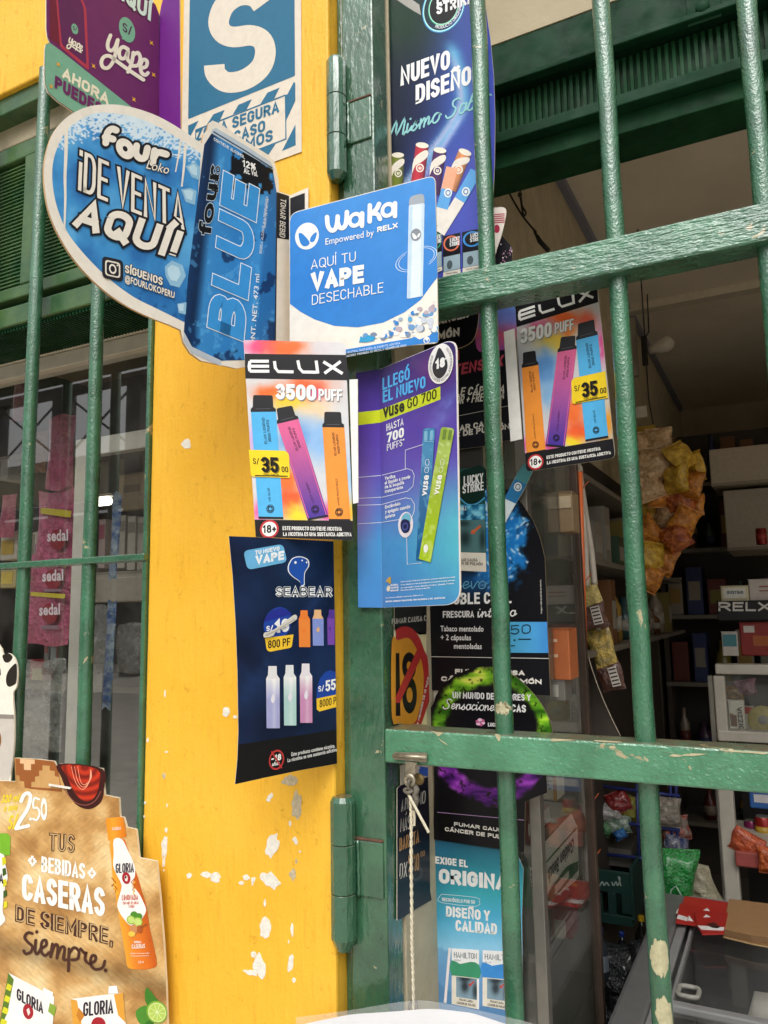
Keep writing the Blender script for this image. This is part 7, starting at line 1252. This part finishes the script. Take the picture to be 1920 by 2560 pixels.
for i, (x, y, w, h, a, b, lab) in enumerate(((1520, 2030, 60, 40, '9A9690', 'B8B4AE', 'white printed packet in the wire basket'), (1500, 2010, 46, 40, '8A8680', 'A8A4A0', 'crumpled clear wrapper in the wire basket'), (1545, 2005, 56, 46, '7A1E1C', '9A2A26', 'red packet in the wire basket'), (1580, 2020, 40, 50, '7A7A22', '9A8E2C', 'olive packet in the wire basket'), (1545, 2062, 60, 36, '2A5A34', 'A8B4A8', 'green and white packet in the wire basket'), (1550, 2085, 30, 22, '1E5A9A', '2A78B8', 'small blue packet in the wire basket'), (1670, 2030, 56, 60, '7A7468', '9A8E80', 'beige crinkled packet behind the bar in the basket'), (1690, 2070, 60, 50, '8A8278', 'A84A3A', 'silver and red packet in the wire basket'), (1690, 2115, 50, 40, '22305E', '8A8A92', 'navy blue packet hanging from the wire basket'), (1510, 2070, 40, 30, '3A6A44', '5A8A5A', 'green packet at the corner of the wire basket'))):
    c = P(x, y, 1.40+rb.uniform(-.03, .05)); g = 1920/2.35; an = R(rb.uniform(-30, 30)); t_ = thing('snack_packet', lab, 'packet', c-Vector((0, 0, h/g/2))); pillow(t_, c, Vector((math.cos(an), .2, math.sin(an)))*w/g/2, Vector((-math.sin(an), .1, math.cos(an)))*h/g/2, .018, mat_bag(a, b), seed=60+i)
gb = thing('green_bag', 'glossy green plastic bag standing behind the freezer', 'bag', P(1690, 2250, 1.12)); pillow(gb, P(1690, 2200, 1.12), (.045, .01, 0), (.012, 0, .07), .03, mat_bag('0E6A2A', '1C8A3A', .15), seed=71, n=14); mb = MB(); hp = [P(1684, 2240, 1.08), P(1672, 2262, 1.075), P(1678, 2225, 1.075), P(1690, 2215, 1.075), P(1704, 2240, 1.075)]; mb.tube(hp, .002, solid('A8C8B0', 1, .4), 6); mb.build('handle_print', gb, smooth=True)
wb = thing('pale_sack', 'pale sack leaning behind the green bag', 'sack', P(1740, 2245, 1.2)); pillow(wb, P(1738, 2215, 1.2), (.055, .01, -.01), (-.02, 0, .055), .03, mat_bag('8A8468', 'A8A088', .5), seed=72, n=14)
bottle3('water_bottle', 'clear bottle with a pale blue label behind the gate', 'bottle', 1505, 2450, 2320, 1.15, '3A424A', '2A3A6A', '8A96A4'); bottle3('dark_bottle', 'dark bottle with a blue cap on the floor behind the gate', 'bottle', 1560, 2440, 2330, 1.3, '14181C', '1E3A8A'); bottle3('dark_bottle', 'dark bottle with a yellow cap near the freezer corner', 'bottle', 1610, 2420, 2290, 1.3, '181614', 'C8A21E')
for i, (x, y, w, h) in enumerate(((1545, 2430, 120, 110), (1580, 2490, 130, 120), (1530, 2520, 90, 110), (1620, 2410, 70, 90))):
    c = P(x, y, 1.2); g = 1920/2.3; t_ = thing('shrink_wrapped_pack', 'dark shrink-wrapped drinks pack on the floor behind the gate', 'pack', c-Vector((0, 0, h/g/2)), 'shrink-wrapped packs on the floor'); pillow(t_, c, (w/g/2, .02, 0), (0, .02, h/g/2), .05, mat_bag('16181A', '2A2C30', .12), seed=80+i, crimp=False)
# ---- bulb, cables
bu = thing('bare_bulb', 'unlit white bulb on a black holder below the ceiling', 'light bulb', P(1640, 868, 2.3)); a, b = P(1622, 876, 2.3), P(1668, 860, 2.3); d = (b-a).normalized()
mb = MB(); mb.lathe(a, [(0, .018), (.02, .02), (.045, .03), (.075, .034), (.095, .024), (.105, .006)], solid('CFC6BA', 1, .25), 16, d); mb.build('bulb', bu, smooth=True); mb = MB(); mb.box(P(1606, 912, 2.31), P(1617, 842, 2.33), solid('1E1A18', 1, .6)); mb.build('holder', bu); mb = MB(); h0 = P(1612, 845, 2.32); mb.tube([h0, P(1622, 830, 2.32), Vector((h0.x+.02, 2.33, ZC))], .003, solid('1E1A18', 1, .6), 6); mb.build('flex', bu, smooth=True); mb = MB(); mb.box(P(1576, 940, 2.36), P(1590, 800, 2.4), solid('A49A8C', 1, .6)); mb.build('trunking', bu)
cbk = thing('cable', 'dark twisted cable slung from the lintel past a turnbuckle', 'cable', P(1375, 620, .6)); M_CB = solid('241E1A', 1, .7); c4 = lambda x, y, Y=.6: P(1200+x*.434, y*.434, Y)
for pts, r_ in (([(80, 990), (150, 1080), (200, 1170), (250, 1250), (320, 1335)], .0022), ([(225, 900), (232, 1110), (240, 1180), (265, 1225), (250, 1250)], .002), ([(232, 1125), (238, 1170), (248, 1240)], .0028)): mb = MB(); mb.tube([c4(*p) for p in smooth_open(pts, 4)], r_, M_CB, 7); mb.build('wire', cbk, smooth=True)
mb = MB(); mb.tube([c4(*p) for p in ((315, 1330), (322, 1350), (332, 1365), (345, 1390), (395, 1445))], [.004, .003, .0045, .0055, .005], M_CB, 8); mb.build('turnbuckle', cbk, smooth=True); mb = MB(); mb.lathe(c4(230, 1122), [(-.004, .004), (0, .0055), (.005, .004)], M_CB, 8); mb.build('knot', cbk, smooth=True)
# ================================================================ behind the window
shelf_unit('window_shelves', 'brown shelves with packets behind the barred window', -2.3, -.62, .62, 1.0, .62, 5, .36)
rb = random.Random(44)
def sachet(x, y, w, h, Y, c, txt=None, sd=0, top=False):
    q = P(x, y, Y); g = (P(x+1, y, Y)-q).length; W, H = w*g/2, h*g/2; return q, Vector((W, .004, 0)), Vector((0, .002, H)), W
strip = thing('sachet_strip', 'hanging strip of pink shampoo sachets behind the window', 'sachets', P(115, 1580, .34))
for i, (x, y, w, h) in enumerate(((152, 1130, 58, 130), (140, 1345, 92, 170), (128, 1445, 98, 90), (120, 1530, 104, 112))):
    q, ax, ay, W = sachet(x, y, w, h, .34+.004*i, 'B83A6E'); pillow(strip, q, ax, ay, W*.14, mat_bag('A03058', 'C8527E', .22), 'sachet', 90+i, False, 10)
    if i > 0:
        sv = Sign('', '', '', Pl((0, .34+.004*i-W*.19-.003, 0)), (0, 0, 1), k=1.1, parent=strip); sv.part = 'emblem'; sv.ell((x+4, y+4), (20, 0), (0, 26), '8A2030', 1); sv.text('sedal', (x-22, y+8), (x+30, y+5), (0, -26), 'E4D4DC', 2, .03); sv.part = 'yellow_stripe'; sv.poly(rnd([(x-w*.42, y-h*.45), (x+w*.42, y-h*.4), (x+w*.4, y-h*.3), (x-w*.42, y-h*.36)], 3), 'C8B43A', 2); sv.part = 'grey_label'; sv.poly([(x-18, y+h*.3), (x+26, y+h*.3), (x+26, y+h*.38), (x-18, y+h*.38)], '8A6A7A', 2); sv.done()
for i, (r, c, pr, lab) in enumerate((((84, 1330, 112, 1480), 'B0A8A0', [(.1, .2, .9, .5, '8A6A8A')], 'narrow white carton with violet print behind the sachet strip'), ((246, 1300, 262, 1420), 'B8A8A4', [(.1, .1, .9, .4, 'A05A6A')], 'slim white carton with pink print behind the window'), ((294, 1290, 312, 1420), 'B4AEA4', [(.1, .1, .9, .3, '8A847A')], 'first slim white tube carton behind the sash'), ((318, 1292, 338, 1425), 'BEB8AE', [(.1, .1, .9, .3, '8A847A')], 'second slim white tube carton behind the sash'), ((343, 1294, 366, 1425), 'B4AEA4', [(.1, .1, .9, .3, '8A847A')], 'third slim white tube carton behind the sash'), ((232, 1430, 362, 1505), 'ADA497', [(.0, .0, 1, .05, '8A8276')], 'wide grey white carton on the shelf behind the sash'), ((0, 1330, 44, 1400), 'B8B0A2', [(.1, .3, .8, .8, 'B0923A')], 'cream carton with a gold square behind the window'), ((0, 1420, 40, 1470), 'B0A070', [(.1, .2, .8, .8, 'C8AE4A')], 'gold and white carton below the cream carton'), ((296, 1185, 362, 1275), '8C7C60', [(.2, .3, .8, .5, '6A5C48')], 'tan round-cornered packet high behind the sash'), ((0, 1150, 20, 1200), '8E8C88', [], 'grey box at the window edge behind the bars'))): carton('window_carton', lab, 'carton', r, .42, .08, c, pr, k=1.15)
carton('red_silver_pack', 'red and silver battery style pack below the sachets', 'pack', (74, 1650, 112, 1700), .40, .03, '9A2A2E', [(.2, .4, .9, 1, 'A89A6A')], k=1.1); carton('silver_tube_pack', 'silver tube pack with red edge below the sachets', 'pack', (126, 1588, 146, 1650), .40, .03, '8E8E92', [(.85, 0, 1, 1, 'A03A3A'), (.1, .5, .8, .95, 'B8C0C8')], k=1.1); carton('slim_tube_pack', 'slim silver tube beside the silver tube pack', 'pack', (110, 1595, 122, 1670), .40, .03, '8E8A8A', [(.2, .1, .8, .5, 'A85A5A')], k=1.1)
bw_ = thing('blue_wrapper_strip', 'shiny blue and clear wrapper strip hanging behind the sash', 'wrapper', P(280, 1700, .3))
for i, (x, y, w, h) in enumerate(((290, 1320, 15, 130), (284, 1400, 12, 70), (276, 1600, 15, 140), (270, 1680, 14, 130))): q, ax, ay, W = sachet(x, y, w, h, .3, '3A6AB0'); pillow(bw_, q, ax, ay, W*.4, mat_bag('2A5AA8', 'A8BCD4', .12), 'wrapper', 120+i, False, 10)
def mat_clear():
    m, nt, b = _new('clear_plastic'); b.inputs['Base Color'].default_value = (.62, .62, .58, 1); b.inputs['Roughness'].default_value = .1; b.inputs['Specular IOR Level'].default_value = .9
    nt.links.new(ramp(nt, noise(nt, 30, 6, .65, (1, 1, 1), 1.5), [(.35, .08), (.7, .55)]), b.inputs['Alpha']); bump(nt, b, noise(nt, 26, 5, .6, (1, 1, 1), 1.5), .03); return m
M_CLEAR = mat_clear()
for i, (x, y, w, h, a, b, lab) in enumerate(((245, 1620, 60, 150, '8A8880', '9E9C96', 'clear plastic pouch beside the blue wrapper'), (110, 1760, 90, 150, '76746C', '8E8C84', 'clear plastic bag standing low behind the window'), (330, 1620, 70, 90, '6E6A60', '8A867C', 'crumpled clear bag low behind the sash'), (84, 1830, 70, 110, '6A675E', '85827A', 'grey plastic bag at the foot of the window'))):
    q, ax, ay, W = sachet(x, y, w, h, .36, ''); t_ = thing('plastic_bag', lab, 'plastic bag', q-ay); pillow(t_, q, ax, ay, W*.35, M_CLEAR, seed=140+i, n=14, crimp=False)
for i, (x, y, lab) in enumerate(((100, 1130, 'small amber sachet hanging high behind the window'), (52, 1000, 'faded pink sachet hanging near the window edge'), (20, 1290, 'small pink wrapper hanging at the window edge'))):
    q, ax, ay, W = sachet(x, y, 30, 66, .4, ''); t_ = thing('small_sachet', lab, 'sachet', q-ay); pillow(t_, q, ax, ay, W*.2, mat_bag(*(('7A4A22', '96602E'), ('7A3A44', '96505C'), ('A83A5A', 'C85A7A'))[i], .2), seed=150+i, crimp=True)
# lit tube seen through the glass
tl = thing('tube_lamp', 'short lit white tube lamp under the shelf behind the window', 'lamp', P(200, 1280, .58)); m_, nt_, b_ = _new('lit_tube'); b_.inputs['Base Color'].default_value = (.9, .88, .8, 1); b_.inputs['Emission Color'].default_value = (1, .95, .82, 1); b_.inputs['Emission Strength'].default_value = 4.0
mb = MB(); a, b = P(132, 1268, .56), P(272, 1282, .56); b = Vector((b.x, a.y, a.z-.0)); mb.tube([a, b], .0125, m_, 12); mb.build('tube', tl, smooth=True); mb = MB(); mb.box((a.x-.02, a.y-.014, a.z-.016), (a.x, a.y+.014, a.z+.018), M_ALU); mb.build('end_cap', tl, bevel=.003); mb = MB(); mb.box((a.x-.02, a.y-.01, a.z+.013), (b.x+.02, a.y+.02, a.z+.02), M_ALU); mb.build('batten', tl)
